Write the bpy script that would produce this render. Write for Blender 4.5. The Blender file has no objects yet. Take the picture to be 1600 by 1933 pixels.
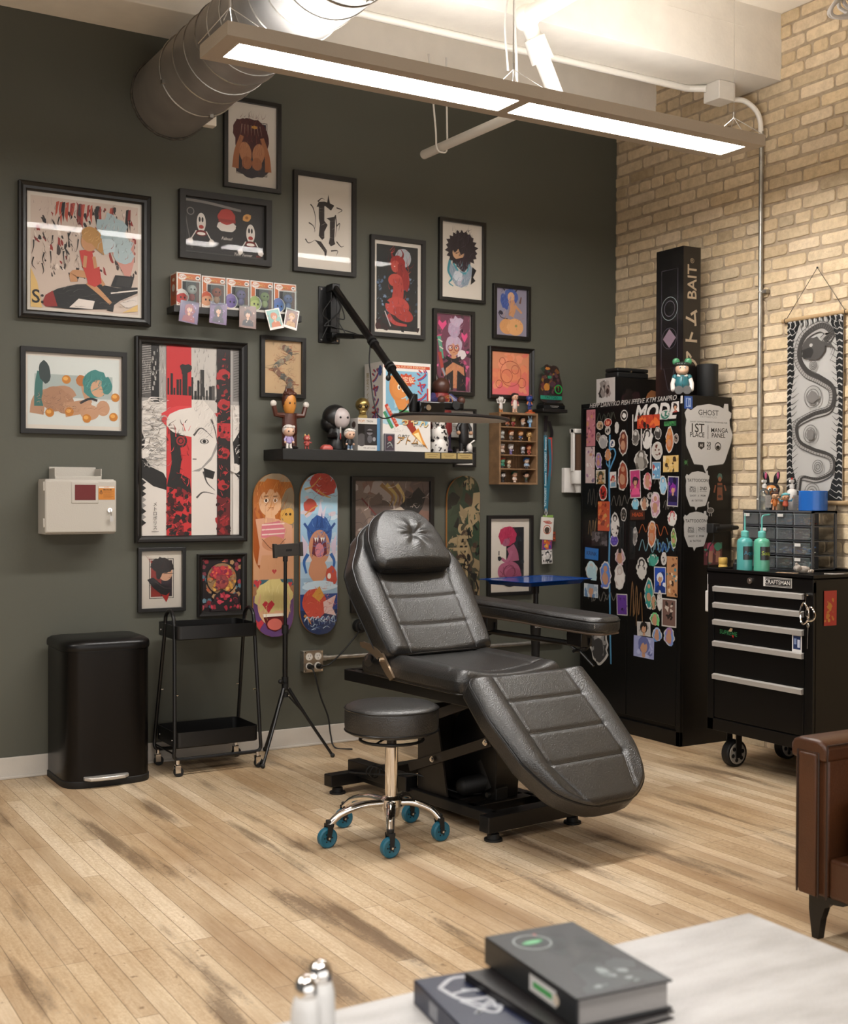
import bpy, math, random
from mathutils import Matrix, Vector
# ---------------------------------------------------------------- camera, light, exposure
SC = bpy.context.scene
CX, CY, FP = 800.0, 966.5, 2311.17          # principal point and focal length in pixels of the 1600 x 1933 frame
CAMY, CAMH = 5.6, 1.262                     # camera stands 5.6 m from the green wall, 1.26 m above the floor
YAW, PITCH, ROLL = [math.radians(a) for a in (30.6287, -0.76226, 0.21202)]
def cam_axes():
    fw = Vector((math.sin(YAW), math.cos(YAW), 0)); rt = Vector((math.cos(YAW), -math.sin(YAW), 0)); up = Vector((0, 0, 1))
    f2 = fw*math.cos(PITCH) + up*math.sin(PITCH); u2 = up*math.cos(PITCH) - fw*math.sin(PITCH)
    return rt*math.cos(ROLL) + u2*math.sin(ROLL), u2*math.cos(ROLL) - rt*math.sin(ROLL), f2
RT, UP, FW = cam_axes()
cd = bpy.data.cameras.new('camera'); cam = bpy.data.objects.new('camera', cd); SC.collection.objects.link(cam)
cd.sensor_fit = 'VERTICAL'; cd.sensor_height = 24.0; cd.lens = FP*24.0/1933
cd.dof.use_dof = True; cd.dof.focus_distance = 4.9; cd.dof.aperture_fstop = 3.0; cd.clip_start = 0.05
cam.matrix_world = Matrix(((RT.x, UP.x, -FW.x, 0), (RT.y, UP.y, -FW.y, -CAMY), (RT.z, UP.z, -FW.z, CAMH), (0, 0, 0, 1)))
SC.camera = cam
SC.view_settings.view_transform = 'Standard'; SC.view_settings.look = 'None'
SC.view_settings.exposure = 0.45; SC.view_settings.gamma = 1.0; SC.view_settings.use_curve_mapping = False
wd = bpy.data.worlds.new('world'); SC.world = wd; wd.use_nodes = True
bg = wd.node_tree.nodes['Background']; bg.inputs[0].default_value = (1.0, 0.97, 0.93, 1); bg.inputs[1].default_value = 0.10
TUBE_DOWN, TUBE_UP = 52.0, 15.0             # strength of the diffusers of the ceiling fixture
def area(name, loc, rot, sx, sy, power, col):
    l = bpy.data.lights.new(name, 'AREA'); l.shape = 'RECTANGLE'; l.size = sx; l.size_y = sy; l.energy = power; l.color = col
    o = bpy.data.objects.new(name, l); o.location = loc; o.rotation_euler = rot; SC.collection.objects.link(o); return o
# unseen area lights added as fill: overhead, left (down and up), behind camera
area('near_fill_down', (0.4, -5.0, 2.85), (0, 0, 0), 2.5, .5, 62, (1.0, 0.975, 0.95))  # added fill over the table and the near floor
area('left_fill_down', (-1.6, -2.4, 2.85), (0, 0, 0), 2.5, .5, 60, (1.0, 0.975, 0.95))  # added overhead fill, lights the lower wall more than its top
area('left_fill_up', (-0.6, -2.3, 2.9), (math.radians(205), 0, 0), 2.5, .3, 30, (1.0, 0.975, 0.95))  # added up-facing fill to lift the left of the ceiling
area('rear_fill', (1.2, -7.1, 1.0), (math.radians(84), 0, 0), 6.5, 1.4, 45, (1.0, 0.97, 0.94))  # added low, soft fill from behind the camera

# photo pixel -> point on a known plane of the room
def pray(px, py): return RT*((px-CX)/FP) - UP*((py-CY)/FP) + FW
def aty(px, py, y=0.0):
    r = pray(px, py); t = (y+CAMY)/r.y; return Vector((r.x*t, y, CAMH+r.z*t))
def atx(px, py, x):
    r = pray(px, py); t = x/r.x; return Vector((x, -CAMY+r.y*t, CAMH+r.z*t))
def atz(px, py, z):
    r = pray(px, py); t = (z-CAMH)/r.z; return Vector((r.x*t, -CAMY+r.y*t, z))

# ---------------------------------------------------------------- materials
def lin(c):
    if isinstance(c, str):
        c = c.lstrip('#'); c = [int(c[i:i+2], 16)/255 for i in (0, 2, 4)]
    return tuple((v/12.92 if v <= 0.04045 else ((v+0.055)/1.055)**2.4) for v in c[:3])
MATS = {}
def base_mat(name):
    m = bpy.data.materials.new(name); m.use_nodes = True; MATS[name] = m
    return m, m.node_tree.nodes, m.node_tree.links, m.node_tree.nodes['Principled BSDF']
def mat(name, col, rough=0.5, metal=0.0, bump=0.0, bscale=200, var=0.0, vscale=8, coat=0.0, spec=0.5):
    if name in MATS: return MATS[name]
    m, N, L, P = base_mat(name); c = lin(col)
    P.inputs['Base Color'].default_value = (*c, 1); P.inputs['Roughness'].default_value = rough; P.inputs['Metallic'].default_value = metal
    P.inputs['Coat Weight'].default_value = coat; P.inputs['Specular IOR Level'].default_value = spec
    tc = N.new('ShaderNodeTexCoord')
    if var:
        n = N.new('ShaderNodeTexNoise'); n.inputs['Scale'].default_value = vscale; n.inputs['Detail'].default_value = 5
        L.new(tc.outputs['Object'], n.inputs['Vector'])
        r = N.new('ShaderNodeValToRGB'); r.color_ramp.elements[0].position = 0.3; r.color_ramp.elements[1].position = 0.7
        r.color_ramp.elements[0].color = (*[v*(1-var) for v in c], 1); r.color_ramp.elements[1].color = (*[min(1, v*(1+var)) for v in c], 1)
        L.new(n.outputs['Fac'], r.inputs[0]); L.new(r.outputs[0], P.inputs['Base Color'])
    if bump:
        n = N.new('ShaderNodeTexNoise'); n.inputs['Scale'].default_value = bscale; n.inputs['Detail'].default_value = 4
        L.new(tc.outputs['Object'], n.inputs['Vector'])
        b = N.new('ShaderNodeBump'); b.inputs['Strength'].default_value = bump; b.inputs['Distance'].default_value = 0.002
        L.new(n.outputs['Fac'], b.inputs['Height']); L.new(b.outputs[0], P.inputs['Normal'])
    return m
def vcmat(name, rough, metal=0.0, coat=0.0, sparkle=False, bump=0.0):
    m, N, L, P = base_mat(name)
    a = N.new('ShaderNodeVertexColor'); a.layer_name = 'Col'
    L.new(a.outputs['Color'], P.inputs['Base Color']); P.inputs['Roughness'].default_value = rough; P.inputs['Metallic'].default_value = metal
    P.inputs['Coat Weight'].default_value = coat; P.inputs['Coat Roughness'].default_value = 0.1
    if bump:
        tc = N.new('ShaderNodeTexCoord'); n = N.new('ShaderNodeTexNoise'); n.inputs['Scale'].default_value = 60; n.inputs['Detail'].default_value = 6
        L.new(tc.outputs['Object'], n.inputs['Vector']); b = N.new('ShaderNodeBump'); b.inputs['Strength'].default_value = bump; b.inputs['Distance'].default_value = 0.004
        L.new(n.outputs['Fac'], b.inputs['Height']); L.new(b.outputs[0], P.inputs['Normal'])
        mx = N.new('ShaderNodeMixRGB'); mx.blend_type = 'MULTIPLY'; mx.inputs[0].default_value = 0.4
        r = N.new('ShaderNodeValToRGB'); r.color_ramp.elements[0].position = 0.35; r.color_ramp.elements[0].color = (0.45, 0.42, 0.38, 1); r.color_ramp.elements[1].position = 0.6
        n2 = N.new('ShaderNodeTexNoise'); n2.inputs['Scale'].default_value = 22; n2.inputs['Detail'].default_value = 8; n2.inputs['Roughness'].default_value = 0.7
        L.new(tc.outputs['Object'], n2.inputs['Vector']); L.new(n2.outputs['Fac'], r.inputs[0])
        L.new(a.outputs['Color'], mx.inputs[1]); L.new(r.outputs[0], mx.inputs[2]); L.new(mx.outputs[0], P.inputs['Base Color'])
    return m
def emis(name, col, s):
    m, N, L, P = base_mat(name); P.inputs['Base Color'].default_value = (0.9, 0.9, 0.9, 1)
    P.inputs['Emission Color'].default_value = (*col, 1); P.inputs['Emission Strength'].default_value = s; return m
def glassy(name, tint=(1, 1, 1), opacity=0.0, rough=0.02, ior=1.45):
    m = bpy.data.materials.new(name); m.use_nodes = True; MATS[name] = m; N = m.node_tree.nodes; L = m.node_tree.links; N.clear()
    out = N.new('ShaderNodeOutputMaterial'); tr = N.new('ShaderNodeBsdfTransparent'); tr.inputs[0].default_value = (*tint, 1)
    gl = N.new('ShaderNodeBsdfGlossy'); gl.inputs['Roughness'].default_value = rough; fr = N.new('ShaderNodeFresnel'); fr.inputs['IOR'].default_value = ior
    mx = N.new('ShaderNodeMixShader'); L.new(fr.outputs[0], mx.inputs[0]); L.new(tr.outputs[0], mx.inputs[1]); L.new(gl.outputs[0], mx.inputs[2]); last = mx
    if opacity:
        df = N.new('ShaderNodeBsdfDiffuse'); df.inputs[0].default_value = (*tint, 1); m2 = N.new('ShaderNodeMixShader'); m2.inputs[0].default_value = opacity
        L.new(mx.outputs[0], m2.inputs[1]); L.new(df.outputs[0], m2.inputs[2]); last = m2
    L.new(last.outputs[0], out.inputs[0]); return m
M_PRINT = vcmat('printed_paper', 0.55)
M_GLOSSP = vcmat('glossy_print', 0.3, coat=0.3)
M_TOY = vcmat('painted_vinyl', 0.38)
M_BRICK = vcmat('cream_brick', 0.9, bump=0.8)
M_BLACKF = mat('black_frame', '#151311', 0.35)
M_CHARF = mat('charcoal_frame', '#22201e', 0.6, bump=0.3)
M_BLACK = mat('black_powder_coat', '#0c0b0b', 0.38, bump=0.1)
M_SATIN = mat('black_satin_metal', '#080707', 0.33, spec=0.35)
M_RUB = mat('black_rubber', '#0b0b0b', 0.6)
M_CHROME = mat('chrome', '#e8e4e0', 0.07, 1.0)
M_STEEL = mat('brushed_steel', '#b5b0aa', 0.3, 1.0)
M_GALV = mat('galvanised_steel', '#a5a19a', 0.4, 0.85, var=0.2, vscale=30)
M_ALU = mat('brushed_aluminium', '#b3aea8', 0.5, 0.3, bump=0.3)
M_LEATHER = mat('black_leather', '#121110', 0.40, bump=0.9, bscale=190, var=0.25, vscale=30, spec=1.0)
M_PIPING = mat('leather_piping', '#0a0909', 0.35)
M_BROWN = mat('brown_leather', '#4a2a16', 0.38, bump=0.5, bscale=220, var=0.25, vscale=5)
M_WHITEP = mat('white_plastic', '#cfcac4', 0.5, bump=0.2, bscale=150)
M_WHITE = mat('white_paint', '#dcd6cc', 0.6, bump=0.4, bscale=60, var=0.05)
M_GLASS = glassy('frame_glass', ior=1.22)
M_CLEAR = glassy('clear_plastic', (0.86, 0.9, 0.9), 0.06, 0.1)
M_BLUEP = glassy('clear_blue_plastic', lin('#1a4fa0'), 0.35, 0.1)
M_REDP = glassy('clear_red_plastic', lin('#a02020'), 0.45, 0.1)
M_GOLD = mat('gold_paint', '#a08a55', 0.28, 0.9)

# ---------------------------------------------------------------- geometry kit
class MB:
    def __init__(s): s.v = []; s.f = []; s.c = []; s.marks = []
    def add(s, V, F, col='#808080', T=None):
        o = len(s.v); c = lin(col) if isinstance(col, str) else col; s.marks.append((o, len(s.f)))
        s.v += [(T @ Vector(p) if T else Vector(p)) for p in V]
        for f in F: s.f.append([i+o for i in f]); s.c.append(c)
    def box(s, lo, hi, col='#808080', T=None):
        x0, y0, z0 = lo; x1, y1, z1 = hi
        s.add([(x0,y0,z0),(x1,y0,z0),(x1,y1,z0),(x0,y1,z0),(x0,y0,z1),(x1,y0,z1),(x1,y1,z1),(x0,y1,z1)],
              [(0,3,2,1),(4,5,6,7),(0,1,5,4),(1,2,6,5),(2,3,7,6),(3,0,4,7)], col, T)
    def rings(s, R, col='#808080', T=None, cap=True, closed=False):
        n = len(R[0]); V = [p for r in R for p in r]; F = []
        for k in range(len(R)-(0 if closed else 1)):
            k2 = (k+1) % len(R)
            for i in range(n):
                j = (i+1) % n; F.append((k*n+i, k*n+j, k2*n+j, k2*n+i))
        if cap and not closed:
            F.append(tuple(range(n-1, -1, -1))); F.append(tuple((len(R)-1)*n+i for i in range(n)))
        s.add(V, F, col, T)
    def tube(s, P, r, n=8, col='#808080', closed=False, T=None):
        P = [Vector(p) for p in P]; R = []; m = len(P)
        rr = r if isinstance(r, (list, tuple)) else [r]*m
        t0 = ((P[1]-P[0])).normalized(); a = Vector((0,0,1)) if abs(t0.z) < 0.9 else Vector((1,0,0))
        nrm = t0.cross(a).normalized()
        for i in range(m):
            if closed: t = (P[(i+1)%m]-P[i-1]).normalized()
            else: t = (P[min(i+1,m-1)]-P[max(i-1,0)]).normalized()
            nrm = (nrm - t*nrm.dot(t)).normalized(); b = t.cross(nrm)
            R.append([P[i]+(nrm*math.cos(2*math.pi*k/n)+b*math.sin(2*math.pi*k/n))*rr[i] for k in range(n)])
        s.rings(R, col, T, closed=closed)
    def cyl(s, p0, p1, r0, r1=None, n=20, col='#808080', T=None): s.tube([p0, p1], [r0, r0 if r1 is None else r1], n, col, T=T)
    def lathe(s, c, prof, n=24, col='#808080', T=None, sx=1.0, sy=1.0):
        R = [[(c[0]+r*sx*math.cos(2*math.pi*k/n), c[1]+r*sy*math.sin(2*math.pi*k/n), c[2]+z) for k in range(n)] for r, z in prof]
        s.rings(R, col, T)
    def ell(s, c, r, col='#808080', nu=16, nv=10, T=None):
        if not isinstance(r, (tuple, list)): r = (r, r, r)
        R = []
        for j in range(nv+1):
            a = math.pi*(0.004+0.992*j/nv); R.append([(c[0]+r[0]*math.sin(a)*math.cos(2*math.pi*k/nu), c[1]+r[1]*math.sin(a)*math.sin(2*math.pi*k/nu), c[2]-r[2]*math.cos(a)) for k in range(nu)])
        s.rings(R, col, T)
    def prism(s, poly, z0, z1, T=None, col='#808080'):
        s.rings([[(x, y, z0) for x, y in poly], [(x, y, z1) for x, y in poly]], col, T)
    def build(s, name, m, parent=None, loc=None, rotz=0, bevel=0, seg=2, smooth=35, label=None, each=False):
        if each and len(s.marks) > 1:
            mk = s.marks+[(len(s.v), len(s.f))]; o = None
            for (a, fa), (b, fb) in zip(mk, mk[1:]):
                q = MB(); q.v = s.v[a:b]; q.f = [[i-a for i in f] for f in s.f[fa:fb]]; q.c = s.c[fa:fb]
                o = q.build(name, m, parent, loc, rotz, bevel, seg, smooth, label)
            return o
        me = bpy.data.meshes.new(name); me.from_pydata([tuple(p) for p in s.v], [], s.f)
        ca = me.color_attributes.new('Col', 'FLOAT_COLOR', 'CORNER'); buf = []
        for p in me.polygons:
            c = s.c[p.index]; buf += [c[0], c[1], c[2], 1.0]*p.loop_total
        ca.data.foreach_set('color', buf)
        me.materials.append(m)
        me.polygons.foreach_set('use_smooth', [bool(smooth)]*len(me.polygons))
        if smooth: me.set_sharp_from_angle(angle=math.radians(smooth))
        o = bpy.data.objects.new(name, me); SC.collection.objects.link(o)
        if parent: o.parent = parent
        if loc is not None: o.location = loc
        if rotz: o.rotation_euler = (0, 0, rotz)
        if bevel:
            b = o.modifiers.new('bevel', 'BEVEL'); b.width = bevel; b.segments = seg; b.limit_method = 'ANGLE'; b.angle_limit = math.radians(50)
        if label: o['label'] = label
        return o
def tag(o, label, cat, group=None):
    o['label'] = label; o['category'] = cat
    if group: o['group'] = group
    return o
def thing(name, label, cat, loc, rotz=0, group=None):
    o = bpy.data.objects.new(name, None); SC.collection.objects.link(o); o.empty_display_size = 0.1
    o.location = loc; o.rotation_euler = (0, 0, rotz); return tag(o, label, cat, group)
def struct(o): o['kind'] = 'structure'; return o
def rectpoly(w, h, r, n=5):
    out = []
    for cx, cy, a0 in ((w/2-r, h/2-r, 0), (-w/2+r, h/2-r, 90), (-w/2+r, -h/2+r, 180), (w/2-r, -h/2+r, 270)):
        for k in range(n+1):
            a = math.radians(a0+90*k/n); out.append((cx+r*math.cos(a), cy+r*math.sin(a)))
    return out
def inset(poly, d):
    n = len(poly); out = []
    for i in range(n):
        a = Vector(poly[i-1]); b = Vector(poly[i]); c = Vector(poly[(i+1)%n])
        t = (c-a).normalized(); out.append((b.x-t.y*d, b.y+t.x*d))
    return out
def resample(poly, n):
    P = [Vector(p) for p in poly]; P.append(P[0]); L = [0]
    for i in range(len(P)-1): L.append(L[-1]+(P[i+1]-P[i]).length)
    out = []; j = 0
    for k in range(n):
        d = L[-1]*k/n
        while L[j+1] < d: j += 1
        f = (d-L[j])/max(1e-9, L[j+1]-L[j]); out.append(tuple(P[j].lerp(P[j+1], f)))
    return out
def smoothpoly(poly, it=2):
    for _ in range(it):
        q = []
        for i in range(len(poly)):
            a = poly[i]; b = poly[(i+1)%len(poly)]
            q.append((a[0]*.75+b[0]*.25, a[1]*.75+b[1]*.25)); q.append((a[0]*.25+b[0]*.75, a[1]*.25+b[1]*.75))
        poly = q
    return poly
def cushion(mb, poly, t, r, crown, T, seams=None, n=120, K=22, under=True):
    """upholstered pad: outline poly (ccw), thickness t, edge radius r, crowned top; local z up is the front face"""
    poly = resample(poly, n); cx = sum(p[0] for p in poly)/n; cy = sum(p[1] for p in poly)/n; R = []
    R.append([(p[0], p[1], -t) for p in inset(poly, r)])
    for k in range(1, 4):
        a = math.pi/2*(k/3); R.append([(p[0], p[1], -t+r*(1-math.sin(a))*1.0) for p in inset(poly, r*(1-math.sin(a)))][:])
    for k in range(0, 6):
        a = math.pi/2*k/5; R.append([(p[0], p[1], -r+r*math.sin(a)) for p in inset(poly, r*(1-math.cos(a)))])
    q = inset(poly, r)
    def hgt(x, y, s):
        z = crown*(1-(s**3))
        if seams: z += seams(x, y, s)
        return z
    for k in range(1, K+1):
        s = 1-k/K*0.995; R.append([(cx+(p[0]-cx)*s, cy+(p[1]-cy)*s, hgt(cx+(p[0]-cx)*s, cy+(p[1]-cy)*s, s)) for p in q])
    mb.rings(R, T=T)
def arc(p, n=14):
    """catmull-rom smoothing of a polyline"""
    P = [Vector(q) for q in p]; P = [P[0]*2-P[1]]+P+[P[-1]*2-P[-2]]; out = []
    for i in range(1, len(P)-2):
        for k in range(n):
            t = k/n; a, b, c, d = P[i-1], P[i], P[i+1], P[i+2]
            out.append(0.5*((2*b)+(c-a)*t+(2*a-5*b+4*c-d)*t*t+(3*b-a-3*c+d)*t**3))
    out.append(P[-2]); return out

# ---------------------------------------------------------------- flat artwork: layered coloured shapes, one mesh
class Art:
    def __init__(s, w, h, seed=1, step=0.00006):
        s.w = w; s.h = h; s.mb = MB(); s.z = 0; s.step = step; s.rnd = random.Random(seed)
    def _poly(s, pts, col):
        s.z += s.step; V = []
        for u, v in pts: V.append((min(1, max(0, u))*s.w-s.w/2, -s.z, min(1, max(0, v))*s.h-s.h/2))
        s.mb.add(V, [tuple(range(len(V)))], col)
    def rect(s, u0, v0, u1, v1, col): s._poly([(u0,v0),(u1,v0),(u1,v1),(u0,v1)], col)
    def poly(s, pts, col): s._poly(pts, col)
    def e(s, u, v, ru, rv, col, rot=0, n=24, j=0, p=0):
        k = s.w/s.h; out = []; ca, sa = math.cos(math.radians(rot)), math.sin(math.radians(rot))
        for i in range(n):
            a = 2*math.pi*i/n; q = 1+(s.rnd.uniform(-j, j) if j else 0)+(p if (p and i % 2) else 0)
            x = ru*q*math.cos(a); y = rv*q*math.sin(a)
            out.append((u+x*ca-y*sa, v+(x*sa+y*ca)*k))
        s._poly(out, col)
    def ring(s, u, v, r, wd, col, rv=None, n=32):
        rv = rv or r; k = s.w/s.h; s.z += s.step; V = []; F = []
        for i in range(n):
            a = 2*math.pi*i/n
            for q in (0, wd):
                x = u+(r-q)*math.cos(a); y = v+(rv-q)*math.sin(a)*k; V.append((min(1,max(0,x))*s.w-s.w/2, -s.z, min(1,max(0,y))*s.h-s.h/2))
        for i in range(n): j = (i+1) % n; F.append((2*i, 2*j, 2*j+1, 2*i+1))
        s.mb.add(V, F, col)
    def line(s, pts, w, col, w2=None, smooth=True):
        k = s.h/s.w; P = [Vector((u, v*k, 0)) for u, v in pts]
        if smooth and len(P) > 2: P = arc(P, 6)
        s.z += s.step; V = []; F = []; m = len(P)
        for i, p in enumerate(P):
            t = (P[min(i+1, m-1)]-P[max(i-1, 0)]).normalized(); f = i/(m-1)
            ww = w if w2 is None else w+(w2-w)*f
            for sg in (-1, 1):
                q = p+Vector((-t.y, t.x, 0))*ww/2*sg; V.append((min(1,max(0,q.x))*s.w-s.w/2, -s.z, min(1,max(0,q.y/k))*s.h-s.h/2))
        for i in range(m-1): F.append((2*i, 2*i+2, 2*i+3, 2*i+1))
        s.mb.add(V, F, col)
    def specks(s, n, u0, v0, u1, v1, r0, r1, cols, j=0.4, asp=1.0):
        for _ in range(n):
            s.z -= s.step*0.96
            r = s.rnd.uniform(r0, r1); s.e(s.rnd.uniform(u0, u1), s.rnd.uniform(v0, v1), r, r*asp*s.rnd.uniform(.6, 1.4), s.rnd.choice(cols), s.rnd.uniform(0, 40), 7, j)
        s.z += s.step*1.5
    def hatch(s, n, u0, v0, u1, v1, ang, ln, w, cols, spread=20, curve=.25):
        """short tapering pen strokes, all in one layer, to give drawn areas their line work"""
        for _ in range(n):
            a = math.radians(ang+s.rnd.uniform(-spread, spread)); l = ln*s.rnd.uniform(.5, 1.2); u = s.rnd.uniform(u0, u1); v = s.rnd.uniform(v0, v1); k = s.w/s.h
            dx, dy = math.cos(a)*l, math.sin(a)*l*k; c = s.rnd.uniform(-curve, curve); s.z -= s.step*.97
            s.line([(u, v), (u+dx*.5-dy*c, v+dy*.5+dx*c*k), (u+dx, v+dy)], w*s.rnd.uniform(.5, 1), s.rnd.choice(cols), w*.15)
        s.z += s.step*1.2
    def text(s, body, u, v, size, col, rot=0, bold=0.0, align='CENTER', sx=1.0, shear=0.0):
        cu = bpy.data.curves.new('t', 'FONT'); cu.body = body; cu.size = size*s.w; cu.align_x = align; cu.align_y = 'CENTER'; cu.offset = bold*size*s.w; cu.shear = shear; cu.resolution_u = 3
        o = bpy.data.objects.new('t', cu); me = bpy.data.meshes.new_from_object(o)
        s.z += s.step; ca, sa = math.cos(math.radians(rot)), math.sin(math.radians(rot)); V = []
        for q in me.vertices:
            x = q.co.x*sx; y = q.co.y; V.append((u*s.w-s.w/2+x*ca-y*sa, -s.z, v*s.h-s.h/2+x*sa+y*ca))
        s.mb.add(V, [tuple(p.vertices) for p in me.polygons], col)
        bpy.data.objects.remove(o); bpy.data.curves.remove(cu); bpy.data.meshes.remove(me)
    def bust(s, u, v, r, hair, skin, cloth, spiky=0.0, long=1.0, face=1, line='#1c1414'):
        """a generic drawn head and shoulders; r is the head radius"""
        k = s.w/s.h
        if long > 1.2: s.e(u+.1*r, v-r*k*.6, r*1.35, r*long*1.1, hair, 0, 22, 0.12)
        s.poly([(u-.3*r, v-.5*r*k), (u+.3*r, v-.5*r*k), (u+.4*r, v-1.5*r*k), (u+1.5*r, v-2.0*r*k), (u+1.7*r, v-3.4*r*k), (u-1.7*r, v-3.4*r*k), (u-1.4*r, v-2.0*r*k), (u-.4*r, v-1.5*r*k)], cloth)
        s.poly([(u-.28*r, v-.6*r*k), (u+.28*r, v-.6*r*k), (u+.35*r, v-1.5*r*k), (u, v-1.9*r*k), (u-.35*r, v-1.5*r*k)], skin)
        s.e(u, v+.12*r*k, r*1.12, r*1.15, hair, 0, 26, 0.05, spiky)
        s.e(u, v-.18*r*k, r*.72, r*.85, skin, 0, 20)
        if face:
            for d in (-1, 1):
                s.e(u+d*.33*r, v-.12*r*k, r*.17, r*.13, '#f0ebe6'); s.e(u+d*.33*r, v-.12*r*k, r*.09, r*.12, line); s.line([(u+d*.5*r, v+.12*r*k), (u+d*.15*r, v+.14*r*k)], r*.06, line)
            s.line([(u-.14*r, v-.66*r*k), (u+.14*r, v-.66*r*k)], r*.06, '#8a3530')
        s.poly([(u-r*.95, v+.1*r*k), (u-.75*r, v+.95*r*k), (u+.3*r, v+1.15*r*k), (u+.95*r, v+.6*r*k), (u+.9*r, v-.1*r*k), (u+.55*r, v+.35*r*k), (u+.2*r, v+.12*r*k), (u-.1*r, v+.4*r*k), (u-.5*r, v+.1*r*k), (u-.7*r, v-.4*r*k)], hair)
    def build(s, name, parent, loc=(0, 0, 0), rot=None, m=None, label=None):
        o = s.mb.build(name, m or M_PRINT, parent, loc, smooth=0, label=label)
        if rot: o.rotation_euler = rot
        return o
# ================================================================ THE ROOM
XB = 4.614; ZC = 3.65; X0 = -3.6; YN = -7.2
def floor_mat():
    m, N, L, P = base_mat('worn_maple_boards')
    tc = N.new('ShaderNodeTexCoord'); sep = N.new('ShaderNodeSeparateXYZ'); L.new(tc.outputs['Object'], sep.inputs[0])
    cmb = N.new('ShaderNodeCombineXYZ'); L.new(sep.outputs['Y'], cmb.inputs['X']); L.new(sep.outputs['X'], cmb.inputs['Y'])
    br = N.new('ShaderNodeTexBrick'); br.offset = 0.37; br.offset_frequency = 3; br.squash = 1
    for k, v in (('Scale', 1.0), ('Mortar Size', 0.0011), ('Mortar Smooth', 0.2), ('Bias', 0.0), ('Brick Width', 1.15), ('Row Height', 0.060)): br.inputs[k].default_value = v
    br.inputs['Color1'].default_value = (0, 0, 0, 1); br.inputs['Color2'].default_value = (1, 1, 1, 1); br.inputs['Mortar'].default_value = (.5, .5, .5, 1)
    L.new(cmb.outputs[0], br.inputs['Vector'])
    def noise(sc, det, rough, sx=1, sy=1):
        mp = N.new('ShaderNodeMapping'); mp.inputs['Scale'].default_value = (sx, sy, 1); L.new(tc.outputs['Object'], mp.inputs[0])
        n = N.new('ShaderNodeTexNoise'); n.inputs['Scale'].default_value = sc; n.inputs['Detail'].default_value = det; n.inputs['Roughness'].default_value = rough
        L.new(mp.outputs[0], n.inputs['Vector']); return n.outputs['Fac']
    def ramp(src, stops):
        r = N.new('ShaderNodeValToRGB'); e = r.color_ramp.elements
        while len(e) < len(stops): e.new(0.5)
        for i, (p, c) in enumerate(stops): e[i].position = p; e[i].color = (*c, 1)
        L.new(src, r.inputs[0]); return r.outputs[0]
    def mix(mode, fac, a, b):
        x = N.new('ShaderNodeMixRGB'); x.blend_type = mode
        if isinstance(fac, float): x.inputs[0].default_value = fac
        else: L.new(fac, x.inputs[0])
        for i, q in ((1, a), (2, b)):
            if isinstance(q, tuple): x.inputs[i].default_value = (*q, 1)
            else: L.new(q, x.inputs[i])
        return x.outputs[0]
    c = ramp(br.outputs['Color'], [(0, lin('#bda688')), (0.35, lin('#c9b496')), (0.7, lin('#d2bfa2')), (1, lin('#dfceb4'))])
    g = (1, 1, 1)
    c = mix('MULTIPLY', 0.75, c, ramp(noise(9, 8, .7, 9, .7), [(.3, (.72, .66, .58)), (.62, g)]))        # grain
    c = mix('MULTIPLY', 0.8, c, ramp(noise(1.6, 5, .6, 1.4, .55), [(.36, (.74, .64, .52)), (.58, g)]))        # large worn areas
    sp = noise(70, 3, .7, 1.6, .8); sp2 = ramp(sp, [(.42, (.62, .5, .38)), (.6, (1, 1, 1))])
    c = mix('MULTIPLY', 0.35, c, sp2)                                                       # fine dirt in the grain
    def add(a, b, k):
        m_ = N.new('ShaderNodeMath'); m_.operation = 'MULTIPLY_ADD'; L.new(b, m_.inputs[0]); m_.inputs[1].default_value = k; L.new(a, m_.inputs[2]); return m_.outputs[0]
    big = add(noise(.75, 4, .5, 5.5, .62), sp, .16)
    s = ramp(big, [(.60, (0, 0, 0)), (.67, (.35, .35, .35)), (.78, (1, 1, 1))])
    c = mix('MIX', mix('MULTIPLY', 1.0, s, (.62, .62, .62)), c, lin('#7d5a38'))               # long brown stains
    big = add(noise(1.35, 4, .5, 5.0, .75), sp, .18)
    d = ramp(big, [(.665, (0, 0, 0)), (.75, (1, 1, 1))])
    c = mix('MIX', mix('MULTIPLY', 1.0, d, (.7, .7, .7)), c, lin('#523c28'))               # darker worn patches
    d = ramp(noise(24, 3, .6, 1.0, .9), [(.67, (0, 0, 0)), (.72, (1, 1, 1))])
    c = mix('MIX', mix('MULTIPLY', 1.0, d, (.6, .6, .6)), c, lin('#5f462e'))               # nicks
    mort = N.new('ShaderNodeMath'); mort.operation = 'MULTIPLY'; mort.inputs[1].default_value = .78; L.new(br.outputs['Fac'], mort.inputs[0])
    c = mix('MIX', mort.outputs[0], c, lin('#5a452f'))
    L.new(c, P.inputs['Base Color']); P.inputs['Roughness'].default_value = .42
    rr = ramp(noise(5, 5, .6, 2, .6), [(.3, (.34,)*3), (.7, (.6,)*3)]); L.new(rr, P.inputs['Roughness'])
    b = N.new('ShaderNodeBump'); b.inputs['Strength'].default_value = .35; b.inputs['Distance'].default_value = .002; b.invert = True
    L.new(br.outputs['Fac'], b.inputs['Height']); L.new(b.outputs[0], P.inputs['Normal'])
    return m
mb = MB(); mb.box((X0, YN, -.1), (XB+.3, .2, 0)); struct(mb.build('floor', floor_mat(), smooth=0))
M_GREEN = mat('dark_green_wall_paint', '#4f4f45', 0.62, bump=0.25, bscale=45, var=0.03, vscale=2)
mb = MB(); mb.box((X0, 0, 0), (XB+.3, .2, ZC)); struct(mb.build('wall_back', M_GREEN, smooth=0))
M_BASE = mat('pale_baseboard', '#c3bcb2', 0.5, bump=0.2, bscale=90, var=.04)
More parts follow.
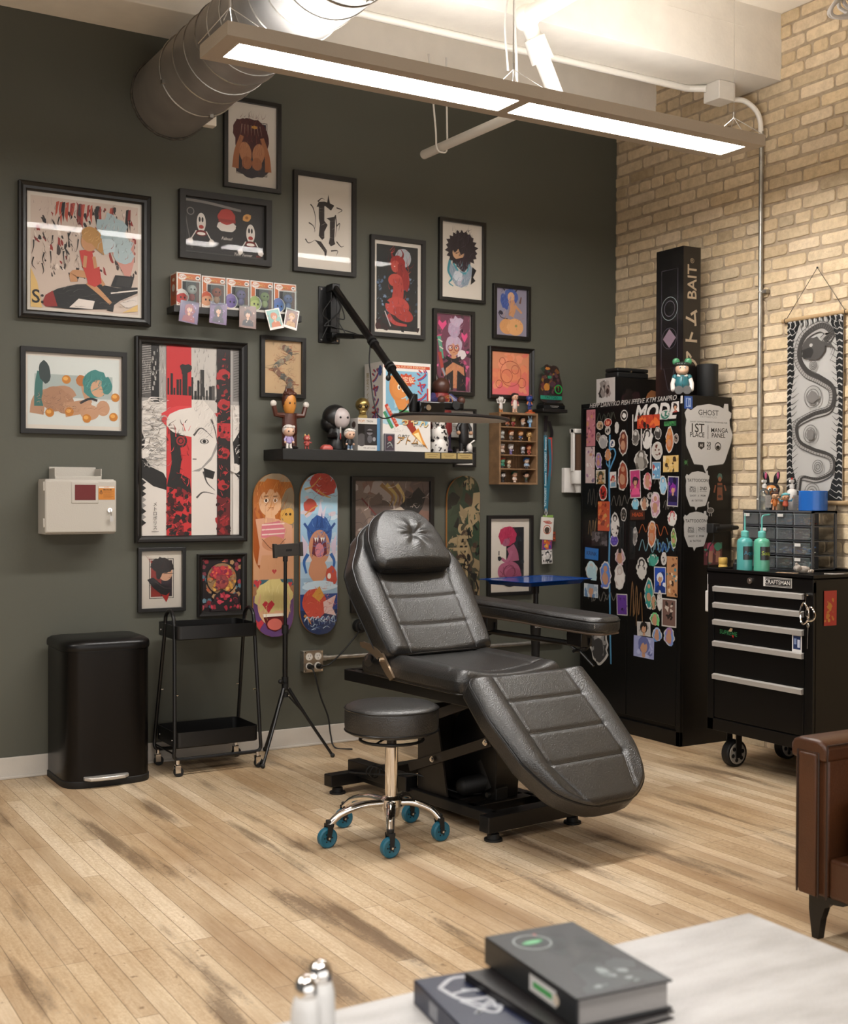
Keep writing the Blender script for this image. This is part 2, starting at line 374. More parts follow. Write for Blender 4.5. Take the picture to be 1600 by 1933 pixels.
mb = MB(); mb.box((X0, -.012, 0), (4.25, 0, .095)); mb.box((X0, -.022, 0), (4.25, -.012, .012)); struct(mb.build('baseboard_back', M_BASE, bevel=.003))
# brick wall: every brick modelled, mortar behind
def brick_wall():
    rnd = random.Random(4); mb = MB(); L, H, J = .2165, .0665, .0125
    pal = ['#d8c2a0', '#dcc7a6', '#d5be9a', '#dec9aa', '#d6c09e', '#d2ba96', '#dac4a2']
    row = 0; z = 0.0
    while z < ZC:
        y = -0.0-(.108 if row % 2 else 0)+rnd.uniform(-.01, .01)+.1; head = row % 6 == 3
        while y > -3.6:
            w = (.104 if head else .2165)*rnd.uniform(.94, 1.06); y1 = y; y0 = y-w+J
            if y0 < 0:
                h0 = z+rnd.uniform(-.002, .002); h1 = z+H-J+rnd.uniform(-.003, .002); p = rnd.uniform(0, .006); c = lin(rnd.choice(pal)); q = rnd.uniform(.88, 1.06)
                if rnd.random() < .05: q = .74
                c = tuple(v*q for v in c)
                if abs(z-3.55) < .05 and -.5 < y1 < -.3: c = lin('#8d5236')
                ya, yb = y1, y0; cr = rnd.uniform(.008, .016); jj = lambda: rnd.uniform(-.0018, .0018)
                out = []
                for sy, sz in ((1, 1), (-1, 1), (-1, -1), (1, -1)):
                    cy_, cz_ = ya if sy > 0 else yb, h1 if sz > 0 else h0; a_ = (cy_-sy*cr, cz_+jj()*.6); b_ = (cy_-sy*cr*.3, cz_-sz*cr*.25); c_ = (cy_+jj()*.6, cz_-sz*cr)
                    out += [a_, b_, c_] if sy*sz < 0 else [c_, b_, a_]
                    if sy == 1 and sz == 1: out += [((ya+yb)/2+(ya-yb)*.15, h1+jj())]
                    if sy == -1 and sz == -1: out += [((ya+yb)/2+(ya-yb)*.1, h0+jj())]
                my, mz = (ya+yb)/2, (h0+h1)/2; R_ = []
                for x_, d in ((XB+.02, 0), (XB-p, 0), (XB-p-.003, .0025)): R_.append([(x_, my+(u-my)*(1-d/(w*.5)), mz+(v-mz)*(1-d/.026)) for u, v in out])
                mb.rings(R_, c)
            y -= w
        z += H; row += 1
    return mb.build('wall_right', M_BRICK, smooth=0)
bw = struct(brick_wall())
mb = MB(); mb.box((XB-.0005, YN, 0), (XB+.25, .0, ZC)); mb.box((XB-.003, -.042, 1.82), (XB+.01, 0, 2.30))
struct(mb.build('trim_1', mat('grey_mortar', '#a8967f', .95, bump=.9, bscale=120, var=.2, vscale=25), smooth=0))
# ceiling, beams
M_PLAST = mat('painted_concrete', '#efe8dc', .8, bump=.5, bscale=35, var=.05, vscale=6)
mb = MB(); mb.box((X0, YN, ZC), (XB+.3, .2, ZC+.12)); struct(mb.build('ceiling', M_PLAST, smooth=0))
mb = MB(); mb.box((X0, -.345, 3.405), (XB, 0, ZC)); struct(mb.build('trim_2', M_PLAST, bevel=.006, smooth=0))
def beam(nm, y0, y1, zb):
    mb = MB(); mb.box((X0, y0, zb), (XB-.002, y1, ZC)); rnd = random.Random(3)
    for z in (zb+.215,):
        for k in range(7):
            x = -1+k*.8+rnd.uniform(-.1, .1); mb.box((x, y0-.0015, z), (x+rnd.uniform(.3, .7), y0, z+.004))
    struct(mb.build(nm, M_WHITE, bevel=.008, smooth=0))
beam('trim_3', -1.262, -.96, 3.32); beam('trim_4', -2.45, -2.12, 3.32)
# duct through the green wall
def duct():
    t = thing('ventilation_duct', 'large round grey spiral duct running from the ceiling side into the dark green wall', 'duct', (1.918, 0, 3.128))
    r = .183; mb = MB(); mb.cyl((0, .02, 0), (0, -6.2, 0), r, n=64); mb.build('duct_pipe', mat('spiral_duct_steel', '#a09d9a', .45, .55, bump=.25, bscale=14, var=.12, vscale=7), t)
    mb = MB(); P = []
    n = 40*26
    for i in range(n): a = 2*math.pi*i/40; P.append((r*math.cos(a)*1.008, -.5-i/40*.135, r*math.sin(a)*1.008))
    mb.tube(P, .0035, 5); mb.build('spiral_seam', M_GALV, t)
    for y in (-.40, -1.9):
        mb = MB(); mb.tube([(1.015*r*math.cos(a*math.pi/24), y, 1.015*r*math.sin(a*math.pi/24)) for a in range(48)], .005, 6, closed=True)
        for a in (200, 285): mb.box((r*math.cos(math.radians(a))-.008, y-.02, r*math.sin(math.radians(a))-.014), (r*math.cos(math.radians(a))+.008, y+.004, r*math.sin(math.radians(a))+.004))
        mb.build('joint_band', M_GALV, t)
    rnd = random.Random(2); mb = MB(); P = [(1.02*r*math.cos(a*math.pi/36)+rnd.uniform(-.003, .003), -.004, 1.02*r*math.sin(a*math.pi/36)+rnd.uniform(-.003, .003)) for a in range(72)]
    mb.tube(P, .007, 6, closed=True); mb.build('wall_collar', mat('flaking_plaster', '#4a4640', .9, bump=1, bscale=80, var=.4, vscale=60), t)
duct()
mb = MB(); mb.box((2.06, -.05, 3.02), (2.13, .0, 3.08)); tag(mb.build('wall_block', M_PLAST, loc=(0, 0, 0), bevel=.003), 'small grey block on the green wall just right of the big duct', 'block')
# hanging light fixtures
def light_fixture(x0, x1, y0, y1, z, label, group=None):
    cx, cy = (x0+x1)/2, (y0+y1)/2; hx, hy = (x1-x0)/2, (y1-y0)/2; h = .048
    t = thing('ceiling_light', label, 'ceiling light', (cx, cy, z)); mh = mat('light_housing', '#b3a797', .55, .2, bump=.4, bscale=160)
    L = hx-.07; g = .024; w0, w1 = -.075, .075
    mb = MB()                                  # housing built around the two diffuser openings
    for a, b in ((-hx, -hx+.065), (-g, g), (hx-.065, hx)): mb.box((a, -hy, 0), (b, hy, h))
    for a, b in ((-hx+.065, -g), (g, hx-.065)): mb.box((a, -hy, 0), (b, w0, h)); mb.box((a, w1, 0), (b, hy, h))
    mb.box((-hx+.05, -hy+.02, .0125), (hx-.05, hy-.02, h-.0065)); mb.build('housing', mh, t, smooth=0)
    for a, b in ((-hx+.066, -g), (g, hx-.066)):
        mb = MB(); mb.box((a, w0, .002), (b, w1, .012)); mb.build('diffuser', MATS.get('tube_down') or emis('tube_down', (1, .97, .935), TUBE_DOWN), t, smooth=0)
        mb = MB(); mb.box((a, w0, h-.006), (b, w1, h+.001)); mb.build('upper_diffuser', MATS.get('tube_up') or emis('tube_up', (1, .97, .935), TUBE_UP), t, smooth=0)
    for x in (-hx+.06, 0, hx-.06):
        mb = MB(); top = (x, 0, h+.10)
        for sx in (-.07, .07):
            for sy in (-hy+.01, hy-.01): mb.tube([(x+sx, sy, h), top], .0016, 5)
        mb.tube([top, (x, 0, ZC-z)], .0012 if x else .003, 6); mb.cyl((x, 0, h+.10), (x, 0, h+.125), .005, n=8); mb.build('suspension_cable', M_STEEL, t)
    mb = MB(); mb.tube(arc([(.03, .02, h), (.035, .03, h+.15), (.012, .015, h+.4), (.02, .02, ZC-z)]), .005, 6); mb.cyl((.03, .02, h), (.03, .02, h+.05), .011, n=10)
    mb.tube(arc([(-.012, .02, h+.1), (-.02, .03, h+.3), (.0, .02, h+.5), (-.02, .02, ZC-z)]), .004, 6); mb.build('power_cable', M_WHITEP, t)
light_fixture(1.525, 4.025, -1.725, -1.462, 2.80, 'long hanging light fixture with two glowing panels above the tattoo chair')
# sprinkler pipes
def pipes():
    wp = mat('white_painted_pipe', '#e2ddd4', .45, bump=.35, bscale=40)
    t = thing('ceiling_pipe', 'white painted sprinkler pipe that jogs down from the beam and ends near the green wall', 'pipe', (3.13, -.3, 2.97))
    mb = MB(); e = (0.03, -1.06, 0); mb.tube([(0, .0, 0), (0.0, -.004, 0), e], .0225, 16); mb.build('lower_pipe', wp, t)
    mb = MB(); T = (-.135, -1.07, .30); mb.tube([e, T], .034, 18); mb.ell(e, .036); mb.tube([Vector(e).lerp(Vector(T), .45), Vector(e).lerp(Vector(T), .75)], [.05, .046], 14); mb.ell(T, (.055, .06, .055)); mb.build('drop_pipe', wp, t, bevel=.004)
    mb = MB(); mb.tube([T, (-.12, -4.5, .34)], .04, 18); mb.build('upper_pipe', wp, t)
    mb = MB(); mb.tube(arc([(-.07, -.16, .44), (-.034, -.165, .1), (-.028, -.17, -.01), (0, -.175, -.03), (.028, -.175, -.01), (.03, -.17, .1), (.03, -.16, .44)]), .0045, 6); mb.build('hanger_strap', wp, t)
    mb = MB(); mb.tube([(-.13+.065*math.cos(a*.3), -1.75+.015*math.sin(a*.6), .33+.065*math.sin(a*.3)) for a in range(30)], .006, 6); mb.build('wire_coil', M_WHITEP, t)
pipes()
def conduit():
    t = thing('electrical_conduit', 'thin grey conduit from a white junction box down the brick wall', 'conduit', (XB-.03, -1.16, 1.0))
    # along the beam underside
    mb = MB(); mb.tube([(-6.5, .19, 2.305), (-.32, .19, 2.305), (-.26, .12, 2.295)], .017, 12); mb.v = [v+Vector((XB-.03, -1.16, 1.0)) for v in mb.v]; tag(mb.build('beam_conduit', MATS['white_painted_pipe']), 'white painted conduit clipped along the bottom edge of the ceiling beam', 'conduit')
    bx = (-.20, .09, 2.262); mb = MB(); mb.box((bx[0]-.055, bx[1]-.055, bx[2]-.035), (bx[0]+.055, bx[1]+.055, bx[2]+.057)); mb.build('junction_box', M_WHITE, t, bevel=.004, smooth=0)
    mb = MB(); mb.tube(arc([(-.14, .08, 2.25), (-.07, .04, 2.24), (-.015, .005, 2.17), (0, 0, 2.05)]), .013, 12); mb.build('conduit_bend', MATS['white_painted_pipe'], t)
    mb = MB(); mb.tube([(0, 0, 2.06), (0, 0, 1.5), (0, .0, .05), (0, 0, -.05)], .0115, 14)
    mb.cyl((0, 0, 2.05), (0, 0, 2.09), .0145, n=12); mb.build('conduit_tube', M_GALV, t)
    for z in (1.29, .25):
        mb = MB(); mb.tube([(0, -.013, z), (-.013, 0, z), (0, .013, z)], .003, 6); mb.box((-.002, -.04, z-.008), (.028, -.012, z+.008)); mb.build('pipe_clamp', M_GALV, t)
conduit()
def ringc():
    t = thing('conduit_loop', 'white looped cable hanging from the beam at the top right corner', 'cable', tuple(atz(1590, 15, 3.2)))
    mb = MB()
    for d, r in ((0, .055), (.02, .042)): mb.tube([(r*math.cos(a*math.pi/14), .02*math.sin(a*math.pi/7)+d, r*math.sin(a*math.pi/14)*.7) for a in range(28)], .008, 8, closed=True)
    mb.cyl((0.03, 0, .04), (.04, 0, .12), .01, n=10); mb.build('cable_loop', M_WHITEP, t)
ringc()
# conduit run along the green wall + outlet box
def outlet():
    t = thing('outlet_box', 'square steel four-socket outlet box on the green wall left of the tattoo chair', 'outlet', (2.647, 0, .43))
    mb = MB(); mb.box((-.052, -.045, -.052), (.052, 0, .052)); mb.build('box', M_GALV, t, bevel=.003)
    mb = MB(); mb.box((-.054, -.048, -.054), (.054, -.045, .054)); mb.build('cover_plate', M_STEEL, t, bevel=.001)
    for x in (-.024, .024):
        for z in (.024, -.024):
            mb = MB(); mb.cyl((x, -.048, z), (x, -.0515, z), .0185, n=20, col='#d9d4cc')
            for d in (-.006, .006): mb.box((x+d-.001, -.0522, z+.001), (x+d+.001, -.0515, z+.009), '#151515')
            mb.cyl((x, -.0515, z-.008), (x, -.0522, z-.008), .0025, n=8, col='#151515'); mb.build('socket', M_TOY, t)
    mb = MB()
    for x in (-.046, .046):
        for z in (-.046, .046): mb.cyl((x, -.048, z), (x, -.0505, z), .004, n=8)
    mb.build('screw', M_CHROME, t, each=True)
    t2 = thing('wall_conduit', 'grey metal conduit running along the green wall behind the chair towards the cabinet', 'conduit', (2.70, -.02, .44))
    mb = MB(); mb.tube([(0, 0, 0), (1.52, 0, 0)], .0115, 12); mb.cyl((0, 0, 0), (.03, 0, 0), .016, n=12); mb.build('conduit_tube', M_GALV, t2)
    c = thing('power_cord', 'black power cord plugged into the lower left socket and dropping to the floor', 'cord', (2.623, -.05, .406))
    mb = MB(); mb.cyl((0, 0, 0), (0, -.035, 0), .014, .011, 14); mb.build('plug', M_RUB, c)
    mb = MB(); mb.tube(arc([(0, -.03, 0), (.01, -.045, -.04), (.04, -.05, -.15), (.08, -.05, -.25), (.09, -.06, -.34), (.10, -.09, -.4), (.16, -.16, -.402)]), .004, 6); mb.build('cable', M_RUB, c)
    c = thing('black_extension_cord', 'black cord running from the lower right socket up behind the chair back', 'cord', (2.671, -.053, .406))
    mb = MB(); mb.cyl((0, 0, 0), (.004, -.03, 0), .014, .011, 14); mb.build('plug', M_RUB, c)
    mb = MB(); mb.tube(arc([(0, -.03, 0), (.05, -.03, .01), (.12, -.02, .06), (.19, -.02, .13), (.25, .02, .17)]), .004, 6); mb.build('cable', M_RUB, c)
    mb.__init__(); mb.cyl((.25, .05, .185), (.25, .01, .185), .034, n=24); mb.cyl((.25, .01, .185), (.25, .0, .185), .02, n=20); mb.build('wall_adapter', M_RUB, c, bevel=.002)
outlet()
# ================================================================ FURNITURE
def seamlines(lines, w=.0075, d=.0048):
    """valley depth for stitched seams; lines are (x0,y0,x1,y1)"""
    def f(x, y, s):
        z = 0
        for x0, y0, x1, y1 in lines:
            dx, dy = x1-x0, y1-y0; L2 = dx*dx+dy*dy; t = max(0, min(1, ((x-x0)*dx+(y-y0)*dy)/L2))
            q = math.hypot(x-x0-dx*t, y-y0-dy*t); z -= d*math.exp(-(q/w)**2)
        return z
    return f
def padT(o, xa, ya):
    """matrix: local x -> xa, local y -> ya, local z -> normal, origin o"""
    xa = Vector(xa).normalized(); ya = Vector(ya).normalized(); n = xa.cross(ya)
    return Matrix(((xa.x, ya.x, n.x, o[0]), (xa.y, ya.y, n.y, o[1]), (xa.z, ya.z, n.z, o[2]), (0, 0, 0, 1)))
def grid_pad(mb, half, v0, v1, thick, r, fn, T, nu=56, nv=60):
    """pad as a dense grid front: half(v) gives half width; fn(x,y) relief"""
    R = []
    # loops run around the outline; front surface as concentric rings is coarse, so lay a grid over it
    V = []; F = []
    for j in range(nv+1):
        v = v0+(v1-v0)*j/nv; h = half(v)
        for i in range(nu+1):
            x = -h+2*h*i/nu
            e = min(h-abs(x), v-v0, v1-v); e = max(0, min(1, e/r)); z = -r*(1-math.sqrt(1-(1-e)**2))+fn(x, v)*min(1, e)
            V.append((x, v, z))
    for j in range(nv):
        for i in range(nu): a = j*(nu+1)+i; F.append((a, a+1, a+nu+2, a+nu+1))
    mb.add(V, F, T=T)
    per = [(i, 0) for i in range(nu+1)]+[(nu, j) for j in range(1, nv+1)]+[(i, nv) for i in range(nu-1, -1, -1)]+[(0, j) for j in range(nv-1, 0, -1)]
    P = [V[j*(nu+1)+i] for i, j in per]; cy = (v0+v1)/2
    def ins(d, z): return [(p[0]*(1-d/max(.05, half(p[1]))) , cy+(p[1]-cy)*(1-d/((v1-v0)/2)), z) for p in P]
    mb.rings([ins(r*.6, -thick), ins(r*.15, -thick+r*.25), ins(0, -thick+r*.7), ins(-.0, -r), P], T=T)
    return per, V
def piping(mb, half, v0, v1, z, r, T, n=40):
    L = [(-half(v0+(v1-v0)*k/n), v0+(v1-v0)*k/n, z) for k in range(n+1)]; R = [(-p[0], p[1], p[2]) for p in L]
    mb.tube(R+L[::-1], r, 6, closed=True, T=T)
def interp(tab):
    def f(v):
        if v <= tab[0][0]: return tab[0][1]
        for (a, b), (c, d) in zip(tab, tab[1:]):
            if v <= c: t = (v-a)/(c-a); t = t*t*(3-2*t)*.35+t*.65; return b+(d-b)*t
        return tab[-1][1]
    return f
def rounded_end(base, v0, v1, r0, r1):
    """wrap a half-width function so that its ends round off"""
    def f(v):
        h = base(v); k = 0
        if r0 and v < v0+r0: q = 1-(v-v0)/r0; k = r0*(1-math.sqrt(max(0, 1-q*q)))
        if r1 and v > v1-r1: q = 1-(v1-v)/r1; k = max(k, r1*(1-math.sqrt(max(0, 1-q*q))))
        return max(.03, h-k)
    return f
def tattoo_chair():
    t = thing('tattoo_chair', 'black leather reclining tattoo chair with lowered leg rest on a black steel base', 'tattoo chair', (2.68, -1.70, 0), math.radians(6.5))
    # local: x = right, y = towards the wall, -y = towards the foot end
    # backrest
    P0 = Vector((0, .385, .628)); P1 = Vector((0, .775, 1.158)); L = (P1-P0).length; ya = (P1-P0)/L
    half = rounded_end(interp([(0, .262), (.1, .275), (.34, .292), (.42, .285), (.56, .205), (L, .150)]), 0, L, .02, .10)
    T = padT(P0, (1, 0, 0), ya)
    sl = seamlines([(-.17, -.05, -.185, .40), (.17, -.05, .185, .40), (-.175, .13, .175, .13), (-.175, .26, .175, .26), (-.185, .40, .185, .40)])
    def relief(x, y): return .006+sl(x, y, 0)+.014*math.exp(-((abs(x)-.225)/.05)**2)-.010*math.exp(-(x/.16)**2)
    mb = MB(); grid_pad(mb, half, 0, L, .095, .02, relief, T, 90, 90); bk = mb.build('backrest', M_LEATHER, t, smooth=60)
    mb = MB(); piping(mb, half, 0.002, L-.002, -.012, .0035, T); piping(mb, half, 0.004, L-.004, -.085, .0035, T); mb.build('piping', M_PIPING, bk)
    mb = MB()
    for x0, y0, x1, y1 in ((-.17, 0, -.185, .40), (.17, 0, .185, .40), (-.173, .13, .173, .13), (-.178, .26, .178, .26)):
        mb.tube([(x0, y0+.002, .0012+relief(x0, y0)-.0012), (x1, y1, .0012+relief(x1, y1)-.0012)] if False else [(x0+(x1-x0)*k/20, y0+(y1-y0)*k/20, relief(x0+(x1-x0)*k/20, y0+(y1-y0)*k/20)+.0003) for k in range(21)], .0013, 4, T=T)
    mb.build('stitching', M_PIPING, bk)
    # headrest pillow
    Q0 = P0+ya*.375; nrm = Vector((1, 0, 0)).cross(ya); T2 = padT(Q0+nrm*.062, (1, 0, 0), ya); Lh = .30
    hh = rounded_end(interp([(0, .182), (.05, .2), (.14, .192), (.22, .165), (Lh, .135)]), 0, Lh, .03, .12)
    def rel2(x, y):
        d = math.hypot(x-.02, y-.15); a = math.atan2(y-.15, x-.02)
        return .034*(1-(x/.22)**2)*(1-((y-.14)/.2)**2)-.020*math.exp(-(d/.026)**2)+.0035*math.sin(7*a+1.2*math.sin(2*a))*math.exp(-((d-.05)/.032)**2)
    mb = MB(); grid_pad(mb, hh, 0, Lh, .07, .028, rel2, T2, 90, 70); hr = mb.build('headrest', M_LEATHER, t, smooth=60)
    mb = MB(); piping(mb, hh, .003, Lh-.003, -.022, .0032, T2); mb.build('piping', M_PIPING, hr)
    # seat
    S0 = Vector((0, .60, .612)); S1 = Vector((0, -.055, .600)); ya = (S1-S0).normalized(); L = (S1-S0).length
    half = rounded_end(interp([(0, .262), (L*.5, .268), (L, .262)]), 0, L, .0, .05)
    sl2 = seamlines([(-.17, -.05, -.17, L-.08), (.17, -.05, .17, L-.08), (-.4, L-.09, .4, L-.09)], .008, .005)
    def rel3(x, y): return .004+sl2(x, y, 0)-.024*math.exp(-(x/.15)**2)*math.exp(-((y-L+.0)/.22)**2)+.010*math.exp(-((abs(x)-.22)/.05)**2)
    T = padT(S0, (-1, 0, 0), ya); mb = MB(); grid_pad(mb, half, 0, L, .085, .032, rel3, T, 80, 80); st = mb.build('seat', M_LEATHER, t, smooth=60)
    mb = MB()
    mb.tube([(half(L-.09)*k/10*.98, L-.09, rel3(half(L-.09)*k/10, L-.09)+.0005) for k in range(-10, 11)], .0013, 4, T=T)
    piping(mb, half, 0, L-.004, -.078, .003, T); mb.build('piping', M_PIPING, st)
    # leg rest
    G0 = Vector((0, -.118, .602)); G1 = Vector((0, -.585, .198)); ya = (G1-G0).normalized(); L = (G1-G0).length
    half = rounded_end(interp([(0, .288), (L*.3, .300), (L*.62, .282), (L*.85, .235), (L, .19)]), 0, L, .035, .14)
    sl4 = seamlines([(-.185, -.05, -.185, .42), (-.185, .42, -.12, L), (.185, -.05, .185, .42), (.185, .42, .12, L), (-.185, .14, .185, .14), (-.185, .29, .185, .29), (-.185, .43, .185, .43)])
    def rel4(x, y): return .006+sl4(x, y, 0)+.016*math.exp(-((abs(x)-.235)/.045)**2)
    T = padT(G0, (-1, 0, 0), ya); mb = MB(); grid_pad(mb, half, 0, L, .085, .024, rel4, T, 90, 90); lr = mb.build('leg_rest', M_LEATHER, t, smooth=60)
    mb = MB(); piping(mb, half, .002, L-.002, -.014, .0035, T)
    for x0, y0, x1, y1 in ((-.185, .02, -.185, .42), (.185, .02, .185, .42), (-.185, .42, -.13, L-.05), (.185, .42, .13, L-.05), (-.185, .14, .185, .14), (-.185, .29, .185, .29), (-.183, .43, .183, .43)):
        mb.tube([(x0+(x1-x0)*k/20, y0+(y1-y0)*k/20, rel4(x0+(x1-x0)*k/20, y0+(y1-y0)*k/20)+.0004) for k in range(21)], .0012, 4, T=T)
    mb.build('piping', M_PIPING, lr)
    # hinge brackets on both sides
    for s in (-1, 1):
        mb = MB(); x = s*.272; poly = smoothpoly([(.60, .665), (.50, .655), (.43, .615), (.385, .57), (.365, .535), (.395, .53), (.43, .56), (.47, .60), (.54, .63), (.60, .64)], 1)
        T = Matrix(((0, 0, 1, x-.003), (1, 0, 0, 0), (0, 1, 0, 0), (0, 0, 0, 1))); mb.prism(poly, 0, .006, T)
        mb.prism([(.44, .63), (.36, .54), (.385, .525), (.415, .56), (.455, .61)], -.002, .008, T)
        b = mb.build('hinge_bracket', mat('tan_zinc_plate', '#a08a72', .3, .8), t)
        mb = MB(); mb.cyl((x-.008*s, .445, .603), (x+.014*s, .445, .603), .010, n=12); mb.cyl((x+.012*s, .445, .603), (x+.018*s, .445, .603), .006, n=6); mb.build('bolt', M_CHROME, b, each=True)
        mb = MB(); mb.cyl((x, .53, .60), (x+.03*s, .50, .585), .016, n=12); mb.build('hinge_tube', M_BLACK, b)
    # seat frame
    mb = MB()
    for s in (-1, 1): mb.box((s*.2-.02, -.05, .472), (s*.2+.02, .80, .520))
    mb.box((-.2, .76, .472), (.2, .80, .520)); mb.box((-.2, .0, .472), (.2, .05, .520)); mb.box((-.2, .3, .472), (.2, .34, .520)); mb.box((-.22, .15, .520), (.22, .6, .527))
    mb.build('seat_frame', M_BLACK, t, bevel=.003, smooth=0)
    # lift column and links
    mb = MB()
    for s in (-1, 1):
        T = Matrix(((0, 0, 1, s*.15-.004), (1, 0, 0, 0), (0, 1, 0, 0), (0, 0, 0, 1)))
        mb.prism([(.36, .085), (.17, .085), (.225, .33), (.25, .42), (.33, .42), (.36, .33)], 0, .008, T)
    mb.box((-.15, .35, .085), (.15, .36, .42)); mb.build('lift_column', mat('brown_black_steel', '#1d1916', .4), t, smooth=0)
    mb = MB(); T = Matrix(((0, 0, 1, -.03), (1, 0, 0, 0), (0, 1, 0, 0), (0, 0, 0, 1)))
    mb.prism([(.30, .085), (.03, .085), (.02, .2), (.03, .34), (.08, .42), (.2, .44), (.28, .36)], 0, .12, T); mb.build('motor_cover', M_BLACK, t, bevel=.004, smooth=0)
    for s in (-1, 1):
        for (a, b) in (((.40, .165), (-.105, .350)), ((.27, .385), (-.0, .485))):
            mb = MB(); d = Vector((0, b[0]-a[0], b[1]-a[1])).normalized()*.012; n = Vector((0, -d.z, d.y))*1.6
            A = Vector((s*.165, a[0], a[1])); B = Vector((s*.165, b[0], b[1])); V = []
            for x in (-.006, .006):
                for p, q in ((A, -1), (B, -1), (B, 1), (A, 1)): V.append(p+n*q+Vector((x, 0, 0)))
            mb.rings([V[:4], V[4:]]); lk = mb.build('link_arm', MATS['brown_black_steel'], t, bevel=.002, smooth=0)
            mb = MB()
            for p in (A+(B-A)*.33 if a[0] > .3 else A, B-(B-A)*.03): mb.cyl(p-Vector((.014, 0, 0))*-s, p+Vector((.016*s, 0, 0)), .0115, n=12); mb.cyl(p+Vector((.014*s, 0, 0)), p+Vector((.022*s, 0, 0)), .008, n=6)
            mb.build('bolt', M_CHROME, lk, each=True)
    # linear actuator
    A = Vector((0, .235, .42)); B = Vector((0, .06, .10)); mb = MB(); mb.cyl(A, A.lerp(B, .55), .014, n=16); r = mb.build('actuator_rod', M_STEEL, t)
    mb = MB(); mb.cyl(A.lerp(B, .28), A.lerp(B, .78), .021, n=18); mb.build('actuator_tube', M_STEEL, t)
    mb = MB(); mb.cyl(A.lerp(B, .25), A.lerp(B, .30), .026, n=18); mb.cyl(A.lerp(B, .62), A.lerp(B, .95), .034, .038, 18); mb.cyl((-.09, .14, .125), (0.02, .08, .15), .036, n=18); mb.ell((-.09, .14, .125), .036); mb.box((-.03, .02, .075), (.03, .09, .13)); mb.build('actuator_motor', M_RUB, t, bevel=.003, each=True)
    mb = MB(); mb.cyl((-.05, .235, .42), (.05, .235, .42), .012, n=10); mb.cyl((-.045, .06, .10), (.045, .06, .10), .01, n=10); mb.build('pivot_pin', M_STEEL, t, each=True)
    # base
    mb = MB(); mb.box((-.245, -.19, .035), (.245, -.135, .095)); mb.box((-.32, .745, .035), (.32, .80, .085))
    mb.build('cross_foot', M_BLACK, t, bevel=.003, smooth=0, each=True)
    mb = MB()
    for s in (-1, 1): mb.box((s*.155-.025, -.14, .045), (s*.155+.025, .76, .085))
    mb.box((-.16, .0, .05), (.16, .05, .085)); mb.box((-.16, .12, .05), (.16, .40, .085)); mb.box((-.20, .38, .07), (-.14, .80, .13)); mb.box((-.16, -.14, .075), (.16, -.09, .085))
    mb.build('base_frame', M_BLACK, t, bevel=.003, smooth=0)
    for x, y in ((-.2, -.163), (.2, -.163), (-.27, .772), (.27, .772)):
        mb = MB(); mb.cyl((x, y, 0), (x, y, .008), .034, n=24); mb.cyl((x, y, .008), (x, y, .026), .024, .022, 20); mb.cyl((x, y, .02), (x, y, .04), .008, n=10); mb.build('leveling_foot', M_RUB, t)
    mb = MB(); mb.tube(arc([(.0, .1, .10), (-.06, .12, .095), (-.11, .2, .10), (-.16, .35, .14), (-.22, .5, .12), (-.26, .7, .10)]), .004, 6); mb.tube(arc([(.02, .08, .1), (.1, .1, .1), (.2, .2, .12), (.22, .3, .02), (.25, .5, .006)]), .004, 6)
    mb.tube([(-.24+.03*math.cos(a*.5), .52+.002*a, .13+.025*math.sin(a*.5)) for a in range(26)], .003, 5); mb.build('cable', M_RUB, t)
tattoo_chair()
